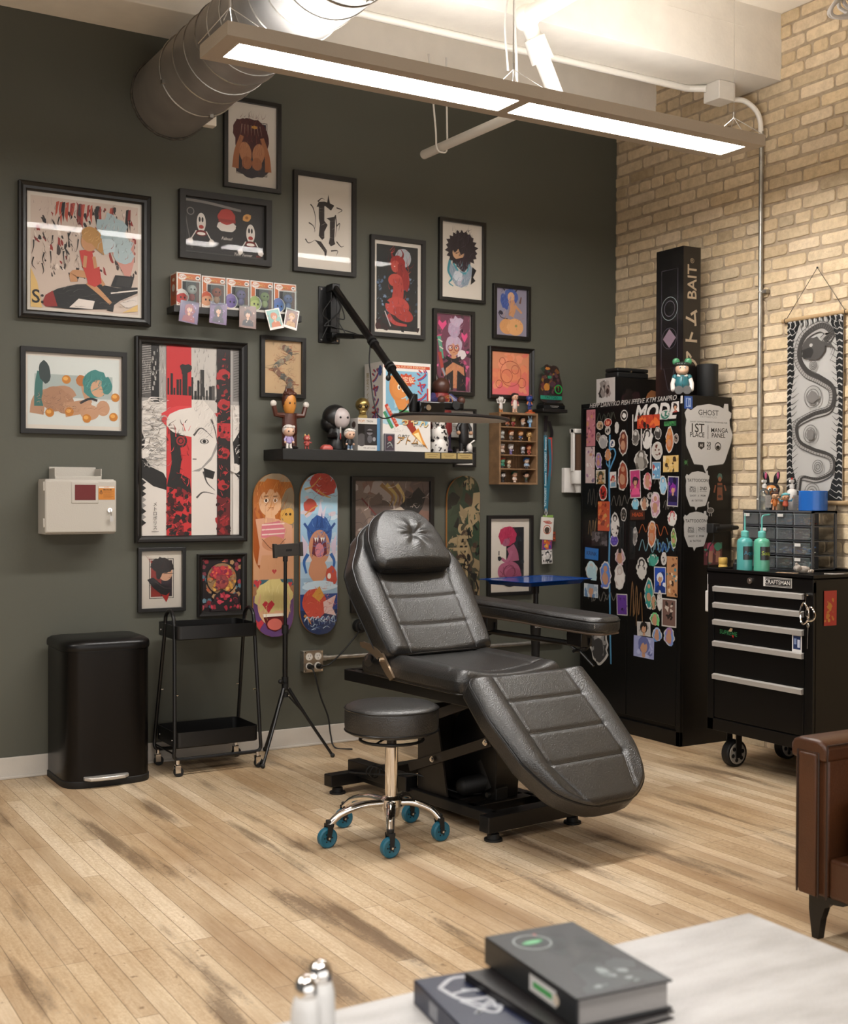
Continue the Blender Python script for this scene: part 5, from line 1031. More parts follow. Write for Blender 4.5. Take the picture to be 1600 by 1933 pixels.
mkframe('wide charcoal frame with three pale cartoon faces on black', (339.5, 354.8), (513, 503.7), .030, a_trio, frame_m=M_CHARF, depth=.03, seed=4)
mkframe('highest black frame under the duct, a dark-haired crouching figure on cream paper', (423.3, 177), (531, 366), .021, a_curl, seed=5)
mkframe('charcoal frame with one black ornate gothic letter on cream paper', (555, 319), (672.7, 523.2), .022, a_letter, frame_m=M_CHARF, seed=6)
mkframe('black frame with a red horned figure under a pale moon', (700.6, 441.4), (803.2, 641.4), .022, a_reddevil, frame_m=M_CHARF, seed=7)
mkframe('black frame with a spiky dark-haired head in teal smoke on white', (830.2, 408.7), (917, 573.8), .018, a_spiky, seed=8)
mkframe('small black frame with a blue-haired figure on grey', (932.4, 533.9), (1001.9, 643.3), .020, a_blueh, paper='#8d8695', seed=9)
mkframe('black frame with a lilac-haired figure in red glasses on a pink background', (818.8, 581.2), (896.1, 748), .020, a_pinkl, seed=10)
mkframe('small moulded black frame with thin drawn circles on orange, above the display case', (924, 652.4), (1008.3, 756.5), .026, a_orange, mould=True, seed=11)
mkframe('black frame with brown and grey swirling line art on tan paper', (493, 632), (577.6, 753), .021, a_flash, seed=12)
mkframe('wide black frame at left with a teal-haired reclining figure and orange balls on white', (39, 652.5), (240, 823), .022, a_reclin, seed=13)
mkframe('tallest moulded black frame with red, white and black vertical stripes', (257.1, 633), (466.7, 1021.9), .033, a_stripes, mould=True, depth=.035, seed=14)
mkframe('small black frame with a dark-haired profile in a dark scarf, above the rolling cart', (261, 1034.5), (351, 1152.5), .017, a_portrait, seed=15)
mkframe('small moulded black frame with a red and gold stained-glass style head', (373.9, 1046.3), (465.9, 1161), .026, a_glass, mould=True, seed=16)
mkframe('wide black frame of brown and white battle art half hidden behind the chair back', (664, 899), (818.6, 1150), .022, a_warrior, seed=17)
mkframe('black frame with a pink-haired crouching figure, behind the blue tray', (921.6, 973), (1006.3, 1122), .019, a_squat, seed=18)
mkframe('tiny black certificate frame peeking out beneath the light disc, above the other one', (848, 770), (899, 831), .012, a_cert, seed=19)
mkframe('tiny black certificate frame at the right end of the black shelf', (858, 843), (898.5, 882), .012, a_cert, seed=20)
# ---------------------------------------------------------------- skateboard decks
def deck(label, xa, xb, zt, zb, art, seed):
    a = aty(xa, zt, -.03); b = aty(xb, zb, -.03); w = b.x-a.x; h = a.z-b.z; t = thing('skateboard_deck', label, 'skateboard', ((a.x+b.x)/2, -.012, (a.z+b.z)/2))
    out = []; R = w/2; Hh = h/2
    for s in (1, -1):
        for k in range(25):
            q = math.pi*k/24; c, sn = math.cos(q), math.sin(q); out.append((s*R*math.copysign(abs(c)**.86, c), s*((Hh-R*1.15)+R*1.15*abs(sn)**.95)))
    def yb(z): q = max(0, abs(z)-(Hh-R*1.5)); return -.018-(-.5*q*q*2.0)*0-.0+.55*q*q*2.2*-.0+.35*q*q*-4*0
    def yc(x, z): q = max(0, abs(z)-(Hh-R*1.6)); return -.012-.6*q*q+.5*x*x
    def lim_at(z):
        az = abs(z)
        if az <= Hh-R*1.15: return R
        q = min(1, (az-(Hh-R*1.15))/(R*1.15)); return R*max(.02, 1-q**(1/.475))**.43
    zs = sorted(set([-Hh+2*Hh*k/40 for k in range(41)]+[s_*(Hh-R*1.15*(1-math.sin(k*.13))) for k in range(13) for s_ in (-1, 1)])); R_ = []
    for z in zs:
        l = lim_at(z); fr = [(l*(-1+2*k/10), z) for k in range(11)]; R_.append([(x, yc(x, z), z) for x, z in fr]+[(x, yc(x, z)+.011, z) for x, z in fr[::-1]])
    mb = MB(); mb.rings(R_); mb.build('deck', mat('maple_ply_edge', '#a8703c', .5), t)
    A = Art(w, h, seed); art(A); o = A.build('graphic', t, m=M_GLOSSP); import bmesh
    bm = bmesh.new(); bm.from_mesh(o.data)
    for k in range(1, 40): bmesh.ops.bisect_plane(bm, geom=bm.verts[:]+bm.edges[:]+bm.faces[:], plane_co=(0, 0, -Hh+2*Hh*k/40), plane_no=(0, 0, 1))
    for k in (-.6, -.3, 0, .3, .6): bmesh.ops.bisect_plane(bm, geom=bm.verts[:]+bm.edges[:]+bm.faces[:], plane_co=(R*k, 0, 0), plane_no=(1, 0, 0))
    for v in bm.verts:
        l = lim_at(v.co.z)*.985; x = max(-l, min(l, v.co.x)); v.co = Vector((x, yc(x, v.co.z)-.0012+v.co.y*1.0, v.co.z))
    bm.to_mesh(o.data); bm.free()
    for zz in (.27, .21, -.21, -.27):
        mb = MB()
        for x in (-.02, .02): mb.cyl((x, yc(x, zz*0)+.001, zz*h/.81), (x, yc(x, 0)-.0012, zz*h/.81), .004, n=8)
        if seed == 23: mb.build('bolt_hole', M_RUB, t)
def hgrid(A, cols, n=60):
    for k in range(n):
        v0 = k/n; v1 = (k+1)/n; f = (v0+v1)/2*(len(cols)-1); i = min(int(f), len(cols)-2); A.rect(0, v0, 1, v1, cols[int(round(f))])
        A.z -= A.step
    A.z += A.step
def dense(A, pts, col, n=10): # subdivided polygon so that it follows the deck's curve
    q = []
    for i in range(len(pts)):
        a = pts[i]; b = pts[(i+1) % len(pts)]
        for k in range(n): q.append((a[0]+(b[0]-a[0])*k/n, a[1]+(b[1]-a[1])*k/n))
    A.poly(q, col)
def d_orange(A):
    k = A.w/A.h; hgrid(A, ['#5f4070', '#5f4070', '#5f4070', '#9a6a4c', '#c4936e', '#c4936e', '#c4936e', '#c4936e', '#8c5c3a', '#a2622c', '#9c8a72'])
    A.e(.42, .82, .42, .5, '#b0652a', 0, 30, .03); A.e(.15, .6, .2, .75, '#9a4f22', 8, 24, .08); A.e(.86, .78, .2, .5, '#8a7a64', 0, 20, .05); A.e(.84, .74, .19, .19, '#c99a4c', 0, 18, .12); A.e(.80, .75, .03, .03, '#2a1a12'); A.e(.9, .75, .03, .03, '#2a1a12')
    A.e(.40, .82, .27, .31, '#d3a680'); A.poly([(.1, .9), (.3, .97), (.6, .96), (.7, .84), (.6, .9), (.5, .88), (.42, .93), (.3, .87), (.16, .92), (.12, .78), (.06, .74)], '#b0652a')
    for u in (.30, .52): A.e(u, .835, .055, .05, '#efe6da'); A.e(u, .835, .028, .04, '#3a2418'); A.line([(u-.06, .86), (u+.05, .862)], .02, '#4a2a16')
    A.line([(.36, .79), (.48, .79)], .012, '#7a3a28'); A.poly([(.3, .76), (.5, .76), (.54, .70), (.26, .70)], '#d3a680')
    A.poly([(.05, .72), (.3, .73), (.6, .72), (.95, .68), (.95, .5), (.8, .44), (.1, .44), (.15, .55)], '#c9977a'); A.poly([(.2, .69), (.62, .71), (.78, .66), (.74, .6), (.5, .595), (.18, .61)], '#c7727c')
    for q in (.625, .655, .685): A.line([(.2, q), (.75, q+.008)], .03, '#d9bfb4')
    A.e(.48, .57, .28, .17, '#b98060', 0, 24); A.line([(.2, .60), (.48, .535), (.78, .60)], .012, '#3a2018'); A.poly([(.2, .5), (.8, .5), (.95, .34), (.1, .34)], '#c4906c'); A.poly([(.05, .35), (.95, .35), (1, .31), (0, .31)], '#3c5f6b')
    for u, v, s in ((.5, .40, .06), (.1, .33, .1), (.9, .32, .06), (.12, .08, .12)): A.poly([(u, v-s*k*1.1), (u-s, v+.2*s*k), (u-.5*s, v+.8*s*k), (u, v+.35*s*k), (u+.5*s, v+.8*s*k), (u+s, v+.2*s*k)], '#b83a42')
    A.e(.5, .19, .40, .48, '#d3a680'); A.e(.5, .25, .45, .36, '#cdbb7c', 0, 34, .08, .05); A.poly([(.2, .3), (.5, .34), (.8, .3), (.9, .14), (.78, .2), (.62, .19), (.45, .25), (.3, .18), (.15, .15)], '#cdbb7c')
    u, v, s = .36, .19, .15; A.poly([(u, v-s*k*1.1), (u-s, v+.2*s*k), (u-.5*s, v+.8*s*k), (u, v+.35*s*k), (u+.5*s, v+.8*s*k), (u+s, v+.2*s*k)], '#c03a44')
    A.poly([(.22, .13), (.78, .135), (.7, .05), (.5, .03), (.32, .05)], '#5a1a1c'); A.e(.5, .075, .18, .13, '#c4665c'); A.poly([(.22, .14), (.78, .14), (.77, .125), (.23, .12)], '#e3dccf')
    A.hatch(60, .08, .72, .85, .97, 80, .3, .012, ['#c4803c', '#8a4a20', '#d69a58'], 25); A.hatch(40, .1, .1, .9, .3, 80, .25, .012, ['#e0d29a', '#a8945a', '#d6c890'], 25); A.hatch(16, .2, .36, .8, .7, 80, .2, .008, ['#b58460', '#a87450'], 30)
def d_blue(A):
    k = A.w/A.h; r = A.rnd; hgrid(A, ['#1d2c4e', '#1d2c4e', '#27407a', '#8fa9bf', '#9fb9cc', '#c3c6cc', '#8fb0c8', '#8fb0c8', '#9cc0d2', '#9cc0d2', '#9cc0d2'])
    A.specks(22, .05, .5, .95, .95, .05, .13, ['#b9c9d2', '#a3bccb', '#c4b6bd'], .3, .6)
    A.e(.58, .93, .36, .26, '#a83c34', -20, 22, .06); A.line([(.1, .90), (.3, .92), (.5, .98)], .05, '#b8894a', .02); A.line([(.4, .9), (.66, .86), (.8, .85)], .05, '#b8894a', .02); A.e(.25, .8, .17, .16, '#b04a3c', 20, 16, .08); A.line([(.12, .74), (.3, .78), (.45, .8)], .03, '#b8894a')
    A.poly([(.45, .74), (.52, .84), (.58, .76), (.68, .8), (.62, .72)], '#c9c0cc'); A.e(.5, .63, .33, .42, '#2f5490', 0, 28, .05); A.line([(.1, .69), (.3, .63), (.5, .63), (.7, .63), (.92, .69)], .06, '#25457c'); A.poly([(.4, .66), (.44, .74), (.5, .66), (.56, .76), (.6, .66)], '#25457c')
    A.e(.5, .54, .28, .42, '#bd8465'); A.poly([(.34, .6), (.66, .6), (.70, .5), (.5, .47), (.3, .5)], '#6d2a30'); A.e(.5, .52, .12, .18, '#c97f86'); [A.poly([(u, .6), (u+.03, .57), (u+.06, .6)], '#e0dbd2') for u in (.36, .42, .52, .58)]
    for s in (-1, 1): A.poly([(.5+s*.3, .56), (.5+s*.46, .62), (.5+s*.44, .5), (.5+s*.36, .48)], '#c3b4c4'); A.line([(.5+s*.3, .5), (.5+s*.4, .45), (.5+s*.34, .38)], .09, '#35609e', .05)
    A.e(.46, .40, .24, .3, '#bd8465', 0, 20, .04); A.e(.82, .36, .16, .24, '#b84e40', 0, 16, .1); A.e(.76, .36, .05, .07, '#e3d9cf'); A.e(.5, .3, .45, .14, '#b9ccd8', 0, 20, .15)
    A.e(.38, .19, .32, .36, '#b84a3c', 10, 24, .05); A.poly([(.3, .24), (.5, .3), (.62, .24), (.5, .2)], '#c08a3e'); A.poly([(.6, .2), (.95, .24), (.85, .16), (.95, .11), (.62, .13)], '#cdb0ac'); A.line([(.1, .12), (.2, .1), (.26, .06)], .07, '#b87c3e', .03); A.e(.5, .045, .48, .16, '#1d2c4e', 0, 20, .1)
    for q in range(6): A.line([(.1+.14*q, .09), (.18+.14*q, .11), (.2+.14*q, .06)], .03, '#a9bccb', .005)
    A.hatch(60, .25, .48, .75, .7, 60, .18, .014, ['#4a74b0', '#1f3a6c', '#6a90c4'], 50, .5); A.hatch(50, .1, .1, .9, .32, 30, .16, .012, ['#d0664c', '#8c3028', '#e08a68'], 60, .5); A.hatch(40, .1, .82, .9, .98, 20, .16, .012, ['#d0664c', '#8c3028', '#b8cbd6'], 50, .5); A.hatch(30, .05, .03, .95, .1, 20, .2, .014, ['#3a5c94', '#c3d3de'], 30, .5)
def d_camo(A):
    r = A.rnd; hgrid(A, ['#2f3a2b']*3); A.specks(90, 0, 0, 1, 1, .10, .24, ['#2a3326', '#3c3a2c', '#7d6c50', '#3a2c22', '#161512', '#8a785a', '#2e3d2c', '#1a1a16'], .55, 1.3)
    A.text('Supreme', .52, .42, .62, '#8d7b5c', rot=-90, bold=.02); A.specks(26, .2, .15, .85, .7, .04, .09, ['#3a2c22', '#161512', '#5d4f3a'], .55, 1.3)
deck('skateboard deck with orange-haired figure over a laughing yellow-haired face, behind the tripod', 479.5, 556, 893.5, 1199, d_orange, 21)
deck('skateboard deck with a roaring blue sea creature and red fish', 568, 638.5, 893, 1195, d_blue, 22)
deck('camouflage skateboard deck right of the chair back', 845.5, 906.5, 898, 1192, d_camo, 23)
# ================================================================ SMALL THINGS
def toy(label, p, h, body='#a05a3a', head='#d3a680', hair='#2a2020', legs='#3a3a3a', arm=None, hand=None, ears=None, hs=1.0, pose='down', rotz=0, base=None, group=None, eyes=True, nm='vinyl_figure', cat='figurine', detail=True, hr=.30, fwd=(0, -1), shoes=None, wide=1.0, face=None):
    """generic vinyl figure: head, hair, body, arms, legs; h is the total height"""
    t = thing(nm, label, cat, tuple(p), rotz, group); arm = arm or body; hand = hand or head; R = h*hr/1.0
    parts = {}
    def part(n):
        parts.setdefault(n, MB()); return parts[n]
    hy = h-R*.95*hs; bw = h*.13*wide; zb = h*.02 if base else 0
    for s in (-1, 1):
        m = part('legs'); m.tube([(s*bw*.5, 0, hy-R*1.4), (s*bw*.6, -.0, zb+h*.06)], [h*.065, h*.055], 8, legs); m.ell((s*bw*.65, -h*.02, zb+h*.035), (h*.06, h*.085, h*.035), shoes or legs, 10, 6)
    m = part('body'); z0 = h*.24; z1 = hy-R*.75*hs; m.lathe((0, 0, 0), [(bw*.6, z0-.1*(z1-z0)), (bw*1.05, z0+.1*(z1-z0)), (bw, z0+.5*(z1-z0)), (bw*.75, z1), (bw*.3, z1+.03*h)], 14, body, sy=.8)
    for s in (-1, 1):
        if pose == 'up': P = [(s*bw*.8, 0, z1-.03*h), (s*bw*2.0, 0, z1-.02*h), (s*bw*2.4, -.01*h, z1+.16*h)]
        elif pose == 'fwd': P = [(s*bw*.8, 0, z1-.03*h), (s*bw*1.4, -bw*.6, z1-.12*h), (s*bw*1.0, -bw*1.7, z1-.1*h)]
        else: P = [(s*bw*.8, 0, z1-.02*h), (s*bw*1.45, 0, z1-.14*h), (s*bw*1.4, -bw*.3, z1-.26*h)]
        part('body').tube(P, [h*.05, h*.045, h*.04], 8, arm); part('body').ell(P[-1], h*.055, hand, 10, 6)
    m = part('head'); m.ell((0, 0, hy), (R*.92, R*.85, R*.9*hs), head, 18, 12)
    if hair:
        m = part('hair'); m.ell((0, R*.16, hy+R*.16*hs), (R*1.0, R*.92, R*.9*hs), hair, 16, 10)
        rnd = random.Random(int(h*1e5)+len(label))
        for k in range(7): a = math.pi*(.1+.8*k/6); m.ell((R*.75*math.cos(a), -R*.62*math.sin(a)*.9, hy+R*(.62*hs+rnd.uniform(-.08, .1))), (R*.3, R*.26, R*.22), hair, 8, 6)
    if eyes:
        for s in (-1, 1): m = part('head'); m.ell((s*R*.36, -R*.78, hy-R*.05), (R*.12, R*.06, R*.15), face or '#181414', 8, 6)
    if ears:
        kind, ec = ears
        for s in (-1, 1):
            if kind == 'round': part('ears').ell((s*R*.75, 0, hy+R*.85*hs), (R*.42, R*.2, R*.42), ec, 14, 8)
            elif kind == 'long': part('ears').tube([(s*R*.4, 0, hy+R*.6), (s*R*.65, 0, hy+R*1.4), (s*R*.8, 0, hy+R*1.9)], [R*.2, R*.26, R*.12], 8, ec)
            else: part('ears').tube([(s*R*.5, 0, hy+R*.55*hs), (s*R*.55, 0, hy+R*1.2*hs)], [R*.3, R*.03], 8, ec)
    if base: part('base').cyl((0, 0, 0), (0, 0, h*.03), h*.2, n=18, col=base)
    if detail:
        for n, m in parts.items(): m.build(n, M_TOY, t)
    else:
        al = MB()
        for m in parts.values():
            o = len(al.v); al.v += m.v; al.f += [[i+o for i in f] for f in m.f]; al.c += m.c
        bpy.data.objects.remove(t); o = al.build(nm, M_TOY, None, tuple(p), rotz); tag(o, label, cat, group); return o
    return t
def printbox(nm, label, p, w, d, h, base, front=None, side=None, rotz=0, m=None, cat='box', group=None, window=None):
    """carton with its front face at local y=0 and depth d behind it; p is the front-left bottom corner"""
    t = thing(nm, label, cat, tuple(p), rotz, group); mb = MB(); mb.box((0, 0, 0), (w, d, h)); mb.build('carton', m or mat('card_'+base.strip('#'), base, .45), t, bevel=.0015, smooth=0)
    if front: a = Art(w, h, 5); front(a); a.build('front_print', t, (w/2, -.0004, h/2), m=M_GLOSSP)
    if side: a = Art(d, h, 6); side(a); a.build('side_print', t, (-.0004, d/2, h/2), (0, 0, -math.pi/2), M_GLOSSP)
    if window:
        x0, z0, x1, z1 = window; mb = MB(); mb.box((x0, -.0022, z0), (x1, -.0012, z1)); mb.build('window', M_CLEAR, t, smooth=0)
    return t
# ---- black floating shelf
SHY = -.235
def shelf():
    a = aty(534, 847, SHY); b = aty(892, 876, SHY); x0, x1, z1, z0 = a.x, b.x, 1.485, 1.432
    t = thing('floating_shelf', 'thick black floating wall shelf crowded with figures above the skateboard decks', 'shelf', (x0, 0, z1)); mb = MB(); mb.box((0, SHY, z0-z1), (x1-x0, 0, 0)); mb.build('shelf_board', mat('black_wood', '#12110f', .6, bump=.5, bscale=50), t, bevel=.002, smooth=0)
    for k in range(3):
        A = Art(.092, .030, k+3); A.rect(0, 0, 1, 1, '#8f7a4c'); A.rect(.03, .08, .97, .92, '#a58f5c'); A.line([(.15, .65), (.85, .65)], .03, '#6d5a34'); A.line([(.25, .35), (.75, .35)], .03, '#6d5a34'); A.build('brass_plate', t, (x1-x0-.245+k*.098, SHY-.001, -.006-.012))
    return x0, x1, z1
SX0, SX1, SZ = shelf()
toy('tall brown vinyl figure with raised white-gloved hands at the left end of the black shelf', (aty(546, 836, -.09).x, -.09, SZ), .295, body='#4c261a', head='#c08038', hair='#4a2618', legs='#46241a', arm='#4c261a', hand='#cfc8c0', ears=('pt', '#4a2618'), pose='up', hr=.125, hs=1.9, shoes='#2a2523', wide=1.0, rotz=.1)
toy('small white-haired figure in a lilac dress, leftmost of the small shelf figures', (aty(545, 842, -.19).x, -.19, SZ), .115, body='#9d8cb8', head='#cfa890', hair='#cdc6c0', legs='#d0c8c2', arm='#a698c0', hr=.27, shoes='#cfc8c2')
toy('small salmon-pink armoured figure beside the brown figure', (aty(579, 842, -.17).x, -.17, SZ), .072, body='#a84a42', head='#a04a44', hair=None, legs='#9c423c', ears=('pt', '#b58a3a'), wide=1.4, hr=.26, pose='fwd', face='#d9c9a0')
mb = MB(); mb.rings([[(x*s_, y*s_, z) for x, y in rectpoly(.062, .04, .012)] for z, s_ in ((0, 1), (.012, 1), (.022, .7), (.026, .5))], '#a84a42'); tag(mb.build('toy_car', M_TOY, None, (aty(616, 846, -.17).x, -.17, SZ)), 'tiny salmon-pink toy car lying on the black shelf', 'toy')
def hooded():
    t = thing('hooded_figure', 'black hooded figure with a plain pale mask in the middle of the black shelf', 'figurine', (aty(636, 840, -.12).x, -.12, SZ))
    mb = MB(); mb.lathe((0, 0, 0), [(.055, 0), (.058, .01), (.05, .05), (.038, .09), (.03, .12), (.02, .13)], 22, '#0e0d0d'); mb.tube([(-.035, -.01, .10), (-.055, -.03, .07), (-.03, -.055, .075)], .015, 8, '#0e0d0d'); mb.tube([(.035, -.01, .10), (.05, -.02, .07), (.05, -.05, .055)], .014, 8, '#0e0d0d'); mb.build('robe', M_TOY, t)
    mb = MB(); mb.ell((-.004, .012, .165), (.068, .062, .066), '#131212', 24, 16); mb.ell((-.02, .02, .135), (.058, .05, .05), '#131212', 18, 10); mb.build('hood', M_TOY, t)
    mb = MB(); mb.ell((.008, -.030, .160), (.046, .034, .052), '#b3a8a6', 22, 14)
    for s in (-1, 1): mb.ell((.008+s*.02, -.062, .163), (.006, .004, .006), '#121010', 12, 8)
    mb.build('mask', M_TOY, t)
    mb = MB(); mb.cyl((-.01, -.058, .055), (-.012, -.06, .09), .003, col='#9a2a24'); mb.cyl((-.012, -.06, .085), (-.012, -.06, .115), .004, col='#b5b0aa'); mb.build('rod', M_TOY, t)
hooded()
toy('small white-haired figure in a black jacket, in front of the black boxed figure', (aty(660, 844, -.218).x, -.218, SZ), .105, body='#17171a', head='#cfa890', hair='#d3cdc6', legs='#5a6f86', hr=.27, shoes='#d5d0ca')
def f_pop(A):
    A.rect(0, 0, 1, 1, '#131214'); A.rect(0, .82, 1, 1, '#c4bfb9'); A.text('POP!', .2, .9, .16, '#b87a3a', bold=.01); A.text('TRON', .62, .9, .12, '#1a1818', bold=.01); A.rect(0, 0, 1, .17, '#c9c4be'); A.text('THE LAST RONIN', .6, .085, .08, '#1c1a1a', bold=.006); A.e(.2, .33, .25, .3, '#4c4a4c'); A.rect(.35, .2, .95, .78, '#2a292c'); A.e(.62, .58, .16, .14, '#6d6c70'); A.rect(.45, .56, .8, .62, '#151416'); A.e(.62, .36, .13, .18, '#55555a'); A.e(.85, .36, .08, .1, '#8f8e92')
printbox('figure_box', 'small black and white boxed figure under the gold skull', (aty(675, 842, -.195).x, -.195, SZ), .108, .085, .163, '#c4bfba', f_pop, lambda A: (A.rect(.05, .05, .95, .95, '#c9c4bf'), A.e(.5, .8, .25, .2, '#5a4a44')))
printbox('blue_comic_box', 'flat pale blue box standing between the boxed figure and the tall white box', (2.926, -.19, SZ), .020, .10, .165, '#4f7da0', None, None)
def skull():
    t = thing('gold_skull', 'small gold skull on a square base on top of the boxed figure', 'skull', (aty(684, 788, -.155).x, -.155, SZ+.164), math.radians(-22)); mb = MB()
    mb.box((-.022, -.016, 0), (.022, .016, .012)); mb.box((-.018, -.013, .012), (.018, .013, .018)); mb.build('pedestal', M_GOLD, t, bevel=.001)
    mb = MB(); mb.ell((0, .006, .068), (.036, .042, .036), nu=24, nv=16); mb.ell((0, -.014, .050), (.027, .026, .022)); mb.ell((0, -.014, .030), (.019, .02, .014)); mb.rings([[(x, y-.01, z) for x, y in rectpoly(.038*q, .036*q, .012)] for z, q in ((.018, .8), (.024, .95), (.034, 1))]); mb.ell((0, -.038, .048), (.005, .005, .008)); mb.build('skull', M_GOLD, t, smooth=60)
    for s in (-1, 1): mb = MB(); mb.ell((s*.014, -.034, .057), (.0105, .008, .0105)); mb.build('eye_socket', mat('dark_bronze', '#3a2e18', .5, .6), t)
    for k in range(-3, 4): mb = MB(); mb.box((k*.0045-.0018, -.032, .026), (k*.0045+.0018, -.026, .037)); mb.build('tooth', M_GOLD, t, bevel=.0008)
skull()
def f_jumbo(A):
    A.rect(0, 0, 1, 1, '#d3cec8'); A.rect(.06, .30, .94, .90, '#78a6bd'); A.specks(14, .1, .32, .9, .6, .08, .16, ['#9fbecb', '#b5cbd2'], .3, .6); A.rect(.02, .93, .98, .965, '#b4492f'); A.text('ORIGINAL FUN FOR EVERYONE', .5, .947, .055, '#e0c9a0', bold=.003)
    A.e(.48, .80, .22, .13, '#b5462c', 0, 24, 0, -.25); A.text('限定版', .47, .80, .12, '#e3d3b5', bold=.005)
    for k, c in enumerate('ジャンボ'): A.text(c, .815, .85-.115*k, .24, '#2d4f96', bold=.02); A.text(c, .80, .857-.115*k, .24, '#b5352c', bold=.012)
    # generic orange bather with a rocket
    A.line([(.22, .84), (.2, .68), (.34, .56)], .13, '#c07a42', .13); A.e(.36, .70, .17, .17, '#c58046'); A.e(.33, .72, .03, .05, '#e8e0d6'); A.e(.42, .70, .03, .05, '#e8e0d6'); A.e(.335, .715, .015, .03, '#1d1817'); A.e(.425, .695, .015, .03, '#1d1817'); A.line([(.36, .58), (.42, .46)], .24, '#c58046', .17); A.line([(.5, .58), (.62, .5), (.7, .56)], .1, '#c07a42', .09); A.poly([(.32, .47), (.54, .46), (.52, .41), (.36, .42)], '#3a7a4c')
    A.line([(.44, .42), (.52, .34), (.6, .28)], .15, '#b8733c', .14); A.line([(.52, .34), (.66, .22)], .14, '#8c2f25', .12); A.poly([(.6, .2), (.95, .03), (.84, .14), (.74, .27)], '#cf8a3c'); A.poly([(.64, .2), (.84, .08), (.74, .22)], '#e8cf9a')
    A.text('ちゃん', .66, .33, .2, '#3a2a24', bold=.03, rot=-4); A.text('ちゃん', .655, .335, .2, '#d9c08a', bold=.012, rot=-4)
    A.line([(.06, .52), (.3, .28)], .07, '#b5402f', smooth=False); A.line([(.02, .44), (.2, .26)], .06, '#3f8660', smooth=False); A.text('限定フィギュア', .19, .40, .055, '#e0d3c0', rot=-58); A.line([(.93, .72), (.93, .5)], .03, '#b5352c')
    A.rect(.2, .225, .45, .26, '#d9d4ce'); A.text('たのしい', .33, .243, .055, '#8a857f'); A.text('O BOY', .42, .17, .08, '#1c1918', bold=.004, shear=.3); A.text('アトム', .5, .115, .16, '#1c1918', bold=.02, shear=.3); A.text('アトム', .505, .12, .16, '#bb8a4c', bold=.006, shear=.3); A.text('1200', .85, .07, .055, '#1c1918', bold=.006); A.text('LIMITED', .72, .07, .05, '#5a5550')
def s_jumbo(A):
    A.rect(0, 0, 1, 1, '#c9c3bc')
    for k, c in enumerate('ジャンボ'): A.text(c, .62, .84-.15*k, .42, '#2d4f96', bold=.02); A.text(c, .58, .845-.15*k, .42, '#a8322c', bold=.012)
    A.e(.86, .9, .09, .12, '#33508c', 0, 16, 0, .3); 
    for k, c in enumerate('限定フィギュア'): A.text(c, .18, .86-.07*k, .16, '#8a7434', bold=.006)
p = aty(722, 845, -.205); q = aty(812, 848, -.205)
printbox('jumbo_toy_box', 'tall white toy box with red and blue lettering, largest thing on the black shelf', (p.x, -.205, SZ), q.x-p.x, .195, .452, '#cfcac4', f_jumbo, s_jumbo)
printbox('card_case', 'small clear card case leaning against the tall white toy box', (aty(726, 848, -.224).x, -.224, SZ), .058, .012, .088, '#6d6a70', lambda A: (A.rect(.08, .06, .92, .94, '#3c3440'), A.e(.5, .72, .25, .2, '#8c3a3a', 0, 12, .2), A.line([(.25, .4), (.5, .5), (.75, .3)], .08, '#8f9a94'), A.line([(.2, .2), (.6, .35), (.8, .2)], .06, '#7d8a86')), None)
def totem():
    t = thing('patterned_totem_figure', 'tall black and white doodle-patterned figure right of the toy box', 'figurine', (aty(828, 852, -.16).x, -.16, SZ)); mb = MB(); r = random.Random(5)
    mb.lathe((0, 0, 0), [(.045, 0), (.048, .01), (.046, .05), (.037, .07), (.043, .09), (.041, .12), (.032, .135), (.038, .155), (.036, .19), (.026, .215), (.008, .225)], 24, '#cfcac4'); mb.build('body', M_TOY, t)
    mb = MB()
    for k in range(110):
        z = r.uniform(.01, .2); a = r.uniform(0, 6.28); rr = .0485 if z < .05 else .0445 if z < .12 else .039; rr *= (1 if z < .19 else .85)
        mb.box((-.004, -.0012, -.006), (.004, .0012, .006), '#161313', Matrix.Translation((rr*.97*math.cos(a), rr*.97*math.sin(a), z)) @ Matrix.Rotation(a+math.pi/2, 4, 'Z') @ Matrix.Rotation(r.uniform(0, 3), 4, 'Y') @ Matrix.Scale(r.uniform(.5, 1.4), 4))
    o = mb.build('doodle_pattern', M_TOY, t, smooth=0)
    mb = MB(); mb.ell((.042, 0, .05), (.016, .018, .035), '#8f8a86'); mb.ell((.042, 0, .09), (.012, .016, .02), '#a8a39e'); mb.build('grey_arm_piece', M_TOY, t)
totem()
toy('dark-suited figure standing at the right end of the black shelf', (aty(875, 852, -.09).x, -.09, SZ), .215, body='#1c1a1a', head='#a98468', hair='#241c1a', legs='#191717', hr=.13, shoes='#c9c4be')
mb = MB(); mb.box((-.03, -.02, 0), (.03, .02, .006), '#1a1818'); mb.ell((0, 0, .03), (.016, .014, .024), '#cfcac4'); mb.tube([(.0, 0, .05), (.03, 0, .07)], .004, 6, '#cfcac4'); tag(mb.build('white_mini_figure', M_TOY, None, (aty(886, 855, -.17).x, -.17, SZ)), 'tiny white figure on a black base beside the dark-suited figure', 'figurine')
toy('horned brown-headed figure in red and purple, standing behind the light disc', (aty(832, 775, -.066).x, -.066, SZ+.0005), .405, body='#7d2a2a', head='#4a2c22', hair=None, legs='#2c2438', arm='#3d3a66', ears=('pt', '#2e1f1a'), hr=.13, wide=1.15, pose='fwd', eyes=False)
A = Art(.06, .06, 3); A.ring(.5, .5, .46, .09, '#8a5a2c'); A.text('2', .5, .48, .8, '#9c662f', bold=.01); o = A.build('number_medal', None, tuple(aty(846, 756, -.15)), m=M_GLOSSP); tag(o, 'round copper number 2 emblem in front of the horned figure', 'emblem')
